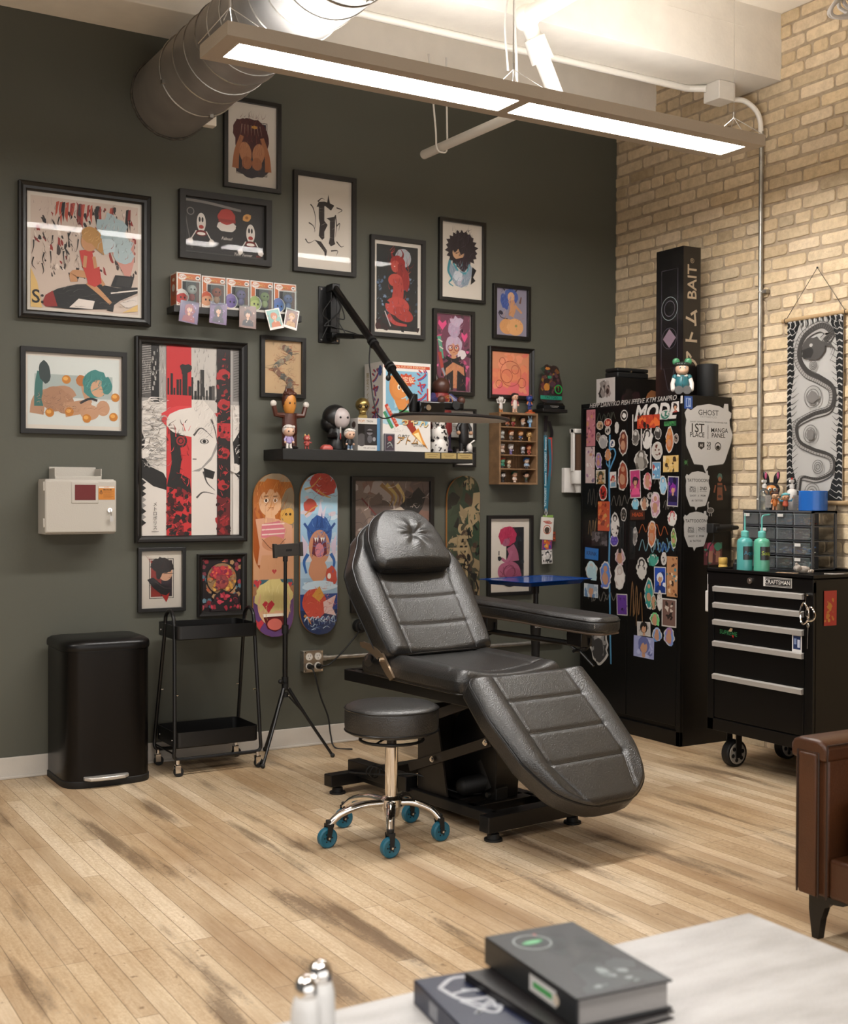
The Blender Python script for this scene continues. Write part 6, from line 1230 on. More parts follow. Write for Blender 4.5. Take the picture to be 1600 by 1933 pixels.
# ---- boxed figures on a small ledge, with trading cards
def pops():
    a = aty(321, 578, -.0); zt = aty(332, 576, -.095).z; x0 = aty(332, 512, -.095).x; hts = aty(332, 512, -.095).z-zt
    L = thing('small_wall_ledge', 'short narrow black ledge under the five boxed figures', 'shelf', (x0, 0, zt)); mb = MB(); mb.box((-.012, -.10, -.032), (.80*.80, 0, 0)); mb.build('ledge_board', M_BLACKF, L, bevel=.002, smooth=0)
    w = .118; cols = [('#c9c4be', '#a8322a', 'white-bearded red figure'), ('#b04a2a', '#c08a68', 'red-haired figure'), ('#7a6a9c', '#6a5a90', 'purple figure'), ('#8a9a5c', '#a5b070', 'green figure'), ('#5a6a9c', '#4c6aa0', 'blue figure')]
    for k in range(5):
        h = hts*(.965 if k else 1.0)*.98; c1, c2, nm = cols[k]
        def fr(A, c1=c1, c2=c2):
            A.rect(0, 0, 1, 1, '#c9c2ba'); A.rect(.05, .035, .97, .965, '#b05a22'); A.rect(.20, .035, .97, .77, '#c9c2ba'); A.rect(.24, .07, .94, .74, '#2e2a2b'); A.rect(.80, .07, .94, .74, '#5c2a1c'); A.e(.23, .86, .17, .11, '#cfc8bf', 0, 14, .1); A.text('POP!', .22, .86, .15, '#b0562a', bold=.01); A.text("MC's", .52, .86, .12, '#c9a050', bold=.004); A.e(.87, .86, .10, .09, '#cfc8bf', 0, 6); A.rect(.82, .84, .92, .88, '#4a4644')
            A.e(.20, .27, .30, .30, '#cfc8bf'); A.e(.19, .27, .27, .27, c2); A.poly([(0, .3), (.05, .47), (.22, .52), (.38, .44), (.45, .3), (.3, .38), (.14, .36)], c1); A.e(.17, .25, .035, .045, '#191515'); A.e(.33, .24, .03, .045, '#191515')
        b = printbox('boxed_figure', 'boxed vinyl %s, %s of five on the small ledge' % (nm, ['leftmost', 'second', 'third', 'fourth', 'rightmost'][k]), (x0+.002+k*(w+.0045), -.098, zt+.0005), w, .085, h, '#b8602c', fr, lambda A: (A.rect(0, 0, 1, 1, '#cfc8bf'), A.rect(.07, .04, .93, .96, '#a84c1c'), A.e(.5, .8, .2, .1, '#c9b8a4', 0, 12, .1), A.e(.5, .45, .28, .3, '#8c4a34'), A.e(.5, .55, .25, .2, '#c4bcb2')), group='boxed figures on the small ledge')
        mb = MB(); mb.ell((w*.62, -.006, h*.50), (w*.2, .012, w*.19), c1, 14, 10); mb.ell((w*.62, -.005, h*.27), (w*.13, .010, w*.15), c2, 12, 8); mb.ell((w*.55, -.017, h*.5), .004, '#161313', 6, 5); mb.ell((w*.69, -.017, h*.5), .004, '#161313', 6, 5); mb.build('figure', M_TOY, b)
        mb = MB(); mb.box((w*.32, -.021, h*.12), (w*.97, -.0195, h*.78)); mb.build('window', M_CLEAR, b, smooth=0)
    cards = [(357, 588, .092, .11, 8, '#4c3560', '#7a2433', 'purple card with a red-haired figure, leftmost of the five on the ledge'), (412, 591, .086, .105, 5, '#5a3f6a', '#2c2438', 'violet card with a dark-haired figure, second of the five on the ledge'), (467.5, 598, .086, .11, 3, '#6a4a40', '#2a2020', 'brown card with a dark figure, third of the five on the ledge'), (518, 602, .075, .10, -14, '#6f9c94', '#b0623a', 'teal card with an orange figure, fourth of the five on the ledge'), (550, 602, .072, .10, 12, '#7a5a50', '#b08a60', 'brown card with a tan face, rightmost of the five on the ledge')]
    for k, (px, py, w_, h_, rot, bgc, fc, lb) in enumerate(cards):
        A = Art(w_, h_, k+2); pol = k > 2; A.rect(0, 0, 1, 1, '#d3cdc6' if pol else bgc)
        if pol: A.rect(.07, .12, .93, .94, bgc)
        A.bust(.5, .62, .2, fc, '#c9a084', fc if k != 2 else '#17151a', .1, 1.3 if k < 2 else 1); A.specks(8, .1, .1, .9, .9, .02, .05, ['#b5a0c0', '#8a6a9c'] if k < 2 else ['#c9b09c', '#8a5a40'])
        p = aty(px, py, -.104-.003*k); mb = MB(); mb.box((-w_/2, .0006, -h_/2), (w_/2, .0018, h_/2)); t = thing('trading_card', lb, 'card', tuple(p), 0, 'cards taped to the small ledge'); t.rotation_euler = (math.radians(-6), math.radians(rot), 0)
        mb.build('card_stock', M_WHITEP, t, smooth=0); A.build('print', t, m=M_GLOSSP)
pops()
# ---- sharps container
def sharps():
    t = thing('sharps_container', 'beige plastic wall-mounted sharps disposal box with red window', 'container', (1.458, 0, 1.087)); w, d, h = .155, .145, .243; pl = mat('beige_plastic', '#b0aaa0', .55, bump=.25, bscale=160)
    mb = MB(); mb.rings([[(x, y-d/2-.003, z) for x, y in rectpoly(2*w-o, d-o, .016)] for z, o in ((-.002, .01), (0, .0), (h*.94, 0), (h, .006))]); b = mb.build('cabinet_body', pl, t)
    mb = MB(); mb.box((-w-.004, -d-.016, .004), (w+.002, -d+.004, h-.004)); dr = mb.build('door', pl, t, bevel=.008, seg=3)
    mb = MB(); mb.box((-w+.11, -d-.019, .135), (.075, -d-.012, h-.012)); mb.build('window_frame', pl, dr, bevel=.005, seg=3)
    mb = MB(); mb.box((-w+.125, -d-.0205, .15), (.062, -d-.0185, h-.025)); mb.build('red_window', mat('red_window', '#5e1210', .4), dr, bevel=.002)
    A = Art(.074, .060, 4); A.rect(0, 0, 1, 1, '#b8742a'); A.rect(.02, .86, .98, .98, '#cfc6ba'); A.text('SHARPS', .5, .92, .09, '#b5652a', bold=.01); A.rect(.3, .70, .8, .78, '#2a1a10'); A.text('WARNING', .55, .74, .075, '#c9852f', bold=.006); [A.line([(.3, .6-.09*k), (.9-.1*(k % 2), .6-.09*k)], .012, '#4a2c14') for k in range(6)]
    A.ring(.16, .52, .09, .025, '#3a2412'); A.e(.16, .52, .03, .03, '#3a2412'); A.e(.16, .66, .045, .03, '#3a2412'); A.build('warning_label', dr, (.112, -d-.0168, .182))
    mb = MB(); mb.cyl((.125, -d-.014, .105), (.125, -d-.024, .105), .010, n=18); mb.build('lock', M_CHROME, dr); mb = MB(); mb.box((.1245, -d-.034, .099), (.1265, -d-.023, .112)); mb.tube([(.127, -d-.031, .10), (.129, -d-.03, .08)], .0015, 6); mb.box((.122, -d-.033, .055), (.136, -d-.031, .08)); mb.build('key', M_STEEL, dr)
    mb = MB(); mb.box((-.105, -.11, h), (-.1, -.005, h+.048)); mb.box((.1, -.11, h), (.105, -.005, h+.048)); mb.box((-.105, -.012, h), (.105, -.005, h+.056)); mb.box((-.105, -.11, h), (.105, -.105, h+.014)); mb.build('chute', pl, t, smooth=0, bevel=.002)
    for z in (.03, .19): mb = MB(); mb.box((-w-.010, -d-.010, z), (-w+.002, -d+.004, z+.04)); mb.build('hinge', pl, t, bevel=.002)
sharps()
# ---- lamp arm with the thin disc light
def lamp():
    z0 = 2.29; p0 = aty(618, 590, 0); t = thing('wall_arm_lamp', 'black wall-mounted swing arm carrying a thin horizontal disc light over the chair', 'lamp', (p0.x, 0, p0.z)); bl = M_SATIN
    a = aty(600, 540, 0)-t.location; b = aty(640, 650, 0)-t.location; mb = MB(); mb.box((a.x, -.006, b.z), (b.x, 0, a.z)); mb.build('wall_plate', bl, t, bevel=.008)
    for s in ((a.x+.015, a.z-.015), (b.x-.015, a.z-.015), (a.x+.015, b.z+.015), (b.x-.015, b.z+.015)): mb = MB(); mb.cyl((s[0], -.006, s[1]), (s[0], -.010, s[1]), .005, n=10); mb.build('bolt', M_CHROME, t)
    mb = MB(); cx = (a.x+b.x)/2+.005; mb.box((cx-.018, -.05, b.z+.01), (cx+.018, -.005, a.z+.005)); mb.box((cx-.022, -.075, a.z-.03), (cx+.022, -.005, a.z+.008)); mb.box((cx-.022, -.075, b.z+.02), (cx+.022, -.005, b.z+.05)); mb.build('bracket', bl, t, bevel=.004)
    P0 = Vector((cx, -.055, a.z-.01)); P1 = aty(778, 752, -.78)-t.location; mb = MB(); Q = P0.lerp(P1, .72); mb.cyl(P0, Q, .0185, n=20); mb.cyl(P0.lerp(P1, .6), P1, .0145, n=18); mb.build('arm_tube', bl, t)
    mb = MB()
    for k in (.50, .53, .72, .745): c = P0.lerp(P1, k); c2 = P0.lerp(P1, k+.012); mb.cyl(c, c2, .0235, n=20)
    c = P0.lerp(P1, .74); mb.cyl(c, c+Vector((-.01, 0, -.045)), .007, n=8); mb.ell(c+Vector((-.012, 0, -.05)), (.012, .012, .014)); mb.build('clamp_collar', M_RUB, t, each=True)
    S0 = Vector((cx, -.055, b.z+.035)); S1 = P0.lerp(P1, .47); mb = MB(); mb.cyl(S0, S1, .010, n=12); mb.cyl(S0.lerp(S1, .1), S0.lerp(S1, .6), .014, n=12); mb.build('gas_strut', bl, t)
    mb = MB(); mb.tube(arc([P0+Vector((0, 0, -.02)), (cx+.03, -.06, a.z-.12), (cx-.05, -.05, a.z-.2), (cx-.02, -.06, b.z+.08), (cx+.1, -.08, b.z+.05), tuple(S1+Vector((0, 0, -.02))), tuple(P0.lerp(P1, .55)+Vector((-.03, 0, -.10))), tuple(P0.lerp(P1, .75)+Vector((-.07, 0, -.22))), tuple(P1+Vector((-.05, 0, -.06))), tuple(P1+Vector((.0, -.02, .02)))]), .0035, 6)
    mb.tube(arc([(cx, -.05, a.z-.05), (cx-.06, -.05, a.z-.14), (cx-.03, -.05, b.z+.1), (cx-.06, -.04, b.z+.02)]), .003, 6); mb.tube(arc([(cx+.02, -.05, a.z-.04), (cx+.05, -.07, a.z-.16), (cx+.02, -.05, b.z+.12), (cx+.06, -.06, b.z+.05)]), .003, 6); mb.build('cable', M_RUB, t)
    dc = (aty(745, 783, -.80)+aty(950, 795, -.80))/2-t.location; R = (aty(950, 795, -.8).x-aty(745, 783, -.8).x)/2*.93; H = Vector((P1.x+.02, P1.y, dc.z+.022))
    mb = MB(); mb.cyl((P1.x+.005, P1.y, H.z-.0), (P1.x+.005, P1.y, P1.z+.02), .020, n=18); mb.build('pivot', bl, t, bevel=.003)
    mb = MB(); mb.box((P1.x+.02, P1.y-.035, H.z-.012), (P1.x+.155, P1.y+.035, H.z+.05)); mb.build('head_housing', mat('gloss_black', '#0a0a0a', .15), t, bevel=.008, seg=3)
    mb = MB(); mb.box((P1.x+.15, P1.y-.03, H.z+.018), (P1.x+.26, P1.y+.03, H.z+.052)); mb.build('camera_block', bl, t, bevel=.006, seg=3); mb = MB(); mb.cyl((P1.x+.21, P1.y-.03, H.z+.036), (P1.x+.21, P1.y-.042, H.z+.036), .02, n=20); mb.build('lens_dial', M_RUB, t)
    mb = MB(); mb.cyl((P1.x+.06, P1.y-.034, H.z+.02), (P1.x+.06, P1.y-.045, H.z+.02), .013, n=18); mb.build('tension_knob', M_CHROME, t)
    tl = Matrix.Translation(dc) @ Matrix.Rotation(math.radians(1.6), 4, 'Y') @ Matrix.Rotation(math.radians(1.2), 4, 'X'); mb = MB(); mb.lathe((0, 0, 0), [(.02, -.006), (R*.97, -.006), (R, -.002), (R, .003), (R*.97, .008), (R*.8, .010), (.02, .010)], 72, T=tl); mb.build('disc_light', mat('grey_anodised', '#2c2827', .3, .5), t)
    mb = MB(); mb.lathe((0, 0, 0), [(.02, -.0075), (R*.93, -.0075), (R*.93, -.006), (.02, -.006)], 72, T=tl); mb.build('diffuser', M_WHITEP, t)
lamp()
# ---- wooden display case with miniatures
def minis():
    x0, x1 = 3.728, 3.985; z0, z1 = 1.325, 1.717; d = .10; wd_ = mat('oak_wood', '#7d5f42', .6, bump=.5, bscale=60, var=.25, vscale=18); t = thing('display_case', 'small wooden wall display case with five shelves of miniature figures', 'display case', ((x0+x1)/2, 0, z0)); w = (x1-x0)/2; h = z1-z0; th = .011
    mb = MB(); mb.box((-w, -d, 0), (-w+th, 0, h)); mb.box((w-th, -d, 0), (w, 0, h)); mb.box((-w+th, -d, 0), (w-th, 0, th)); mb.box((-w+th, -d, h-th), (w-th, 0, h)); mb.build('case_frame', wd_, t, bevel=.001, smooth=0)
    mb = MB(); mb.box((-w+th, -.006, th), (w-th, -.001, h-th)); 
    for k in range(22): x = -w+th+.003+k*.0107; mb.box((x, -.009, th), (x+.005, -.006, h-th))
    mb.build('back_panel', wd_, t, smooth=0); lv = [th+(h-th)*k/5-.0 for k in range(5)]
    for k in range(1, 5): mb = MB(); mb.box((-w+th, -d+.004, lv[k]-.006), (w-th, -.009, lv[k])); mb.build('shelf', wd_, t, smooth=0)
    def X(zx): return aty(zx/4.21+680, 860, -.055).x
    G = 'miniature figures in the wooden display case'
    rows = [[(1165, '#8c4a2c', '#c9946c', '#4a2a1c', 'down', 'brown miniature with reddish hair, left on the top shelf'), (1212, '#7d1f1c', '#8a7a50', None, 'down', 'red miniature, second from left on the top shelf'), (1288, '#cfc8c0', '#d0a88c', '#1c1818', 'fwd', 'white miniature with dark hair, third on the top shelf'), (1346, '#6f9cc4', '#a9c4d8', None, 'up', 'blue and white rabbit-eared miniature, right on the top shelf')],
            [(1124, '#a9a8a0', '#b3b2aa', None, 'down', 'pale grey round-headed miniature, left on the second shelf'), (1197, '#5a5550', '#c9a58c', '#b8602c', 'down', 'orange-topped thin miniature on the second shelf'), (1271, '#2c3c5c', '#c9986c', '#a8662c', 'down', 'blue-suited orange-haired miniature on the second shelf'), (1340, '#b08a54', '#b8925c', '#b8925c', 'up', 'tan miniature with raised arms, right on the second shelf')],
            [(1125, '#cdbcae', '#c9a894', '#d6cfc6', 'down', 'plump cream miniature, left on the middle shelf'), (1195, '#76689a', '#d0c8c4', '#c9c4be', 'fwd', 'purple and white winged miniature on the middle shelf'), (1290, '#7d7c80', '#b5b0b0', '#8a8888', 'down', 'small grey miniature on the middle shelf'), (1338, '#8c3a2c', '#b87a54', '#7a3020', 'down', 'thin red-brown miniature, right on the middle shelf')],
            [(1128, '#2f7a64', '#5f9c7c', '#b8452c', 'down', 'green miniature with a red top, left on the fourth shelf'), (1180, '#8c8472', '#c9ac90', '#bfa882', 'down', 'small blond miniature on the fourth shelf'), (1320, '#8fa3b8', '#cfb7a4', '#2f5f9c', 'down', 'wide white miniature with blue hair, right on the fourth shelf')],
            [(1132, '#1c1a1a', '#cfc6c0', '#141212', 'up', 'black and white miniature, left on the bottom shelf'), (1225, '#c4b0a4', '#c99c80', '#1f4a38', 'down', 'green-haired miniature, middle of the bottom shelf'), (1318, '#2c3a2c', '#d0a890', '#1c1614', 'up', 'dark-haired miniature with raised arms, right on the bottom shelf')]]
    for r, row in enumerate(rows):
        z = z0+lv[4-r]+.0005
        for k, (zx, b, hd, hr_, po, lb) in enumerate(row):
            big = (r == 3 and k == 2) or r == 4; toy(lb, (X(zx), -.055, z), (.062 if big else .058)*(.85 if 'small' in lb else 1)*(.92 if po == 'up' else 1), body=b, head=hd, hair=hr_, legs=b if k % 2 else '#4a4340', pose=po, detail=False, nm='miniature_figure', group=G, hr=.29, wide=1.3 if ('plump' in lb or 'wide' in lb) else 1, ears=('long', '#a9c4d8') if 'rabbit' in lb else None)
    top = z1+.0005
    toy('white winged figure with orange feet on top of the display case', (X(1118), -.05, top), .085, body='#c9c4c0', head='#cdc6c0', hair='#d5d0ca', legs='#b5703a', pose='up', ears=('pt', '#c9c4be'), hr=.2, base='#9c7a40')
    toy('dark-haired standing figure in white and red, centre on top of the display case', (X(1228), -.05, top), .11, body='#cfc0b8', head='#cfa084', hair='#17120f', legs='#c9a084', arm='#8c3a40', hr=.2, base='#8a7a5c')
    toy('blue leaping figure on an orange base on top of the display case', (X(1345), -.05, top+.022), .08, body='#27346e', head='#2c3c80', hair='#24306a', legs='#27346e', arm='#b5642c', hr=.24, ears=('pt', '#b8602c'))
    mb = MB(); mb.lathe((0, 0, 0), [(.03, 0), (.028, .008), (.012, .014), (.01, .0235)], 9, '#a84a1c'); tag(mb.build('orange_figure_base', M_TOY, None, (X(1350), -.05, top)), 'jagged orange splash base under the blue figure', 'base')
minis()
# ---- trophy on its small ledge, lanyards and badges
def trophy():
    a = aty(1014, 762, -.04); t = thing('trophy_ledge', 'tiny black ledge on the wall holding the colourful trophy', 'shelf', (aty(1038, 770, -.05).x, 0, a.z-.03)); mb = MB(); mb.box((-.085, -.10, -.018), (.085, 0, 0)); mb.build('ledge_board', M_BLACKF, t, bevel=.002)
    p = (t.location.x+.0, -.055, t.location.z+.0005); t = thing('acrylic_trophy', 'colourful printed acrylic trophy with a green number 1 wreath', 'trophy', p); mb = MB(); mb.rings([[(x*s, y*s, z) for x, y in rectpoly(.15, .07, .004)] for z, s in ((0, 1), (.02, 1), (.03, .88), (.034, .86))]); mb.build('base', mat('gloss_black', '#0a0a0a', .15), t, smooth=0)
    w, h = .165, .235; r = random.Random(9); mb = MB(); out = smoothpoly([(-.07, 0), (.07, 0), (.08, .06), (.075, .12), (.06, .15), (.055, .2), (.02, .215), (-.01, .205), (-.03, .22), (-.05, .2), (-.055, .15), (-.075, .11), (-.08, .05)], 2)
    T = Matrix(((1, 0, 0, 0), (0, 0, 1, 0), (0, 1, 0, .034), (0, 0, 0, 1))); mb.prism(out, -.003, .003, T, '#2c1f1c'); mb.build('acrylic_plate', M_TOY, t, smooth=0)
    A = Art(w, h, 9); A.specks(42, .12, .25, .8, .85, .04, .10, ['#3a2430', '#4f3438', '#6a4424', '#2a3a30', '#5a2c2c', '#241a1e', '#7a5a2a'], .4); A.e(.35, .86, .09, .05, '#a86a2c', 0, 12, .3); A.e(.3, .42, .12, .12, '#a8702c', 0, 12, .2); A.e(.42, .66, .08, .06, '#2f7a5a', 0, 10, .3); A.e(.55, .5, .12, .1, '#4a3038', 0, 12, .1); A.rect(.05, .13, .95, .22, '#1f7a62'); A.text('TATTOO', .5, .175, .13, '#12251f', bold=.01); A.text('SHOW', .5, .085, .12, '#1f3038', bold=.006); A.ring(.8, .38, .16, .04, '#1f8a3c'); A.text('1', .8, .38, .2, '#1f8a3c', bold=.01); A.build('print', t, (0, -.0045, .034+h/2-.01), m=M_GLOSSP)
    A = Art(.075, .02, 2); A.line([(.1, .7), (.9, .7)], .02, '#a8a39e'); A.line([(.2, .4), (.8, .4)], .02, '#a8a39e'); A.build('plaque', t, (0, -.0362, .012))
trophy()
def strap(mb, P, w, col, th=.0008):
    P = arc(P, 8); n = len(P); R = []
    for p in P: R.append([(p[0]-w/2, p[1]-th, p[2]), (p[0]+w/2, p[1]-th, p[2]), (p[0]+w/2, p[1]+th, p[2]), (p[0]-w/2, p[1]+th, p[2])])
    mb.rings(R, col)
def lanyards():
    p = aty(1031, 795, -.03); hk = thing('black_lanyard', 'black lanyard strap and clips at the top of the hanging lanyards', 'lanyard', (p.x, -.03, p.z)); mb = MB(); strap(mb, [(0, 0, .03), (-.005, 0, -.02), (-.008, -.002, -.06)], .022, '#121011'); mb.tube([(-.012, 0, -.06), (-.018, -.003, -.075), (-.01, -.004, -.09), (-.002, -.003, -.075), (-.006, 0, -.06)], .002, 6, '#121011'); strap(mb, [(.02, .002, 0), (.04, .002, -.06), (.035, .002, -.09)], .02, '#121011'); mb.build('strap', M_TOY, hk)
    t = thing('blue_lanyard', 'long blue lanyard with white lettering hanging beside the wooden display case', 'lanyard', (p.x, -.034, p.z-.08)); mb = MB(); strap(mb, [(-.010, 0, 0), (-.008, 0, -.2), (-.004, 0, -.42)], .02, '#2f6c80'); strap(mb, [(.02, .003, -.02), (.028, .003, -.15), (.014, .003, -.30), (.0, .002, -.43)], .018, '#2a6174'); mb.build('strap', M_TOY, t)
    A = Art(.02, .40, 1); A.text('TATTOOFEST  Removery  TATTOOFEST  Removery', .5, .5, .86, '#c4d0d3', rot=90, bold=.02); 
    zs = [v.z for v in A.mb.v]; k = .39/(max(zs)-min(zs)); A.mb.v = [Vector((v.x, v.y, v.z*k)) for v in A.mb.v]; A.build('lettering', t, (-.008, -.0012, -.205))
    mb = MB(); mb.tube([(-.006, -.001, -.41), (-.012, -.002, -.435), (-.004, -.002, -.455), (.004, -.002, -.435), (-.004, -.001, -.41)], .0025, 6); mb.build('clip', M_STEEL, t)
    t2 = thing('red_lanyard', 'short red lanyard tucked behind the blue one', 'lanyard', (p.x+.022, -.026, p.z-.09)); mb = MB(); strap(mb, [(.008, 0, 0), (.010, 0, -.12), (.004, 0, -.22)], .024, '#b03c34'); mb.build('strap', M_TOY, t2)
    zz = p.z-.54
    def badge(lb, dx, dy, z, w, h, fn, rot=0, seed=1):
        t = thing('event_badge', lb, 'badge', (p.x+dx, dy, z)); t.rotation_euler = (0, math.radians(rot), 0); mb = MB(); mb.box((-w/2, .0004, -h), (w/2, .0014, 0)); mb.build('card_stock', M_WHITEP, t, smooth=0); A = Art(w, h, seed); fn(A); A.build('print', t, (0, 0, -h/2), m=M_GLOSSP)
    badge('white badge with an orange and red tattoo-fair face, at the end of the blue lanyard', .0, -.046, zz, .088, .125, lambda A: (A.rect(0, 0, 1, 1, '#c9c3ba'), A.ring(.52, .45, .3, .05, '#b8502a', .3), A.e(.52, .42, .2, .22, '#4a3a30', 0, 14, .1), A.e(.55, .78, .34, .1, '#9c2f24', -5, 16, .15), A.text('TATTOO', .55, .79, .16, '#d5c9b8', bold=.01, rot=-5)), 4)
    badge('purple and orange badge hanging under the white badge', .0, -.042, zz-.125, .068, .056, lambda A: (A.rect(0, 0, 1, 1, '#7d3a68'), A.specks(16, .1, .1, .9, .9, .08, .2, ['#b5562a', '#2f3a8c', '#c9a03c', '#8c2f5c'], .4)), 2)
    badge('black and white comic-style badge, lowest of the hanging badges', -.003, -.044, zz-.182, .072, .078, lambda A: (A.rect(0, 0, 1, 1, '#b5b0aa'), A.specks(40, .05, .05, .95, .95, .04, .11, ['#171413', '#cfc9c3', '#3a3634'], .4), A.e(.55, .75, .18, .16, '#171413'), A.e(.55, .68, .12, .1, '#cfc9c3')), -3)
    badge('lime green card peeking out behind the white badge', .01, -.036, zz+.012, .07, .05, lambda A: A.rect(0, 0, 1, 1, '#7d9c4a'), 0)
    badge('small red and brown card behind the white badge', .05, -.034, zz-.08, .03, .055, lambda A: (A.rect(0, 0, 1, 1, '#7a3a2c'), A.specks(6, .1, .1, .9, .9, .1, .2, ['#b5562a', '#3a2a2a'])), 0)
lanyards()
def cups():
    p = aty(1084, 880, -.05); t = thing('cup_dispenser', 'white wall dispenser with a stack of brown paper cups, half behind the cabinet', 'dispenser', (p.x+.02, 0, aty(1084, 930, -.05).z)); 
    mb = MB(); mb.box((-.075, -.03, .0), (.06, -.001, .14)); mb.build('back_plate', M_WHITEP, t, bevel=.003, smooth=0)
    mb = MB(); mb.lathe((0, -.075, 0), [(.05, .05), (.052, .055), (.052, .12), (.05, .125)], 28); mb.build('dispenser_body', M_WHITEP, t)
    mb = MB()
    for s in (-1, 1): mb.box((s*.052-.006, -.09, .12), (s*.052+.006, -.06, .36))
    mb.box((-.058, -.1, .335), (.058, -.05, .36)); mb.build('cage', M_WHITEP, t, bevel=.004)
    mb = MB(); 
    for k in range(22): mb.lathe((0, -.075, .12+k*.0095), [(.036, 0), (.040, .0075), (.0415, .009)], 24)
    mb.build('cup_stack', mat('brown_paper', '#6f5340', .7), t)
    mb = MB(); mb.lathe((0, -.075, 0), [(.024, -.0), (.032, .05)], 24); mb.build('lowest_cup', M_WHITEP, t)
cups()
# ================================================================ CABINET STICKERS AND AWARDS
CX0, CY0, CS = 1080, 700, 3.515
def on_front(zx, zy): return atx(CX0+zx/CS, CY0+zy/CS, KX)
def sticker(zx0, zy0, zx1, zy1, kind, cols, seed, rot=0):
    a = on_front(zx0, zy0); b = on_front(zx1, zy1); zm = (on_front((zx0+zx1)/2, zy0).z, on_front((zx0+zx1)/2, zy1).z); w = abs(b.y-a.y); h = zm[0]-zm[1]; u = KYB-(a.y+b.y)/2; z = sum(zm)/2
    A = Art(w, h, seed, .00005); r = A.rnd; k = w/h; W = '#b9b4ae'
    if kind == 'rect':
        A.rect(0, 0, 1, 1, cols[0] if len(cols) > 3 and cols[3] == 'nb' else W); A.rect(.06, .06*k, .94, 1-.06*k, cols[0]); A.specks(12, .1, .1, .9, .9, .06, .16, [c for c in cols if c != 'nb'], .5)
        if r.random() < .6: A.bust(.5, .58, .24, cols[1], '#b08468', cols[2], .06, 1.2, 0)
    elif kind == 'fig':   # die-cut figure with a white outline
        o = []; n = 26
        for i in range(n):
            q = 2*math.pi*i/n; o.append((.5+.5*math.cos(q)*r.uniform(.72, 1), .5+.5*math.sin(q)*r.uniform(.86, 1)))
        A.poly(o, W); A.poly([(.5+(x-.5)*.82, .5+(y-.5)*.88) for x, y in o], cols[0]); A.specks(9, .25, .15, .75, .6, .08, .2, cols[:2], .4); A.e(.5, .75, .24, .24, cols[1], 0, 14, .12); bw = cols[-1] == 'bw'; A.e(.5, .72, .14, .15, '#a87c62' if cols[2] != 'bw' else '#b5b0aa'); A.e(.48, .4, .22, .3, cols[0] if cols[2] == 'bw' else '#a87c62', 10, 14, .1)
    elif kind == 'face':
        A.e(.5, .5, .5, .5/k, W, 0, 22, .06); A.e(.5, .5, .43, .43/k, cols[0], 0, 22, .06); A.specks(5, .25, .2, .75, .8, .08, .16, cols, .4)
        for s in (-1, 1): A.e(.5+s*.16, .55, .07, .06, cols[1]); 
        A.line([(.36, .32), (.5, .27), (.64, .32)], .06, cols[1])
    elif kind == 'round': A.e(.5, .5, .48, .48/k, cols[0], 0, 26, .03); A.ring(.5, .5, .4, .06, cols[1], .4/k); A.e(.5, .5, .2, .2, cols[1], 0, 12, .2)
    elif kind == 'text': A.rect(0, 0, 1, 1, cols[0]); A.text(cols[2], .5, .5, cols[3], cols[1], bold=.01)
    elif kind == 'scene': A.rect(0, 0, 1, 1, cols[0]); A.specks(26, .05, .05, .95, .95, .05, .14, cols, .4)
    A.build('sticker', DOORS[0 if u < KW*.487 else 1], (u, -.0012-(seed % 5)*.0006, z), (0, math.radians(rot), 0), M_GLOSSP)
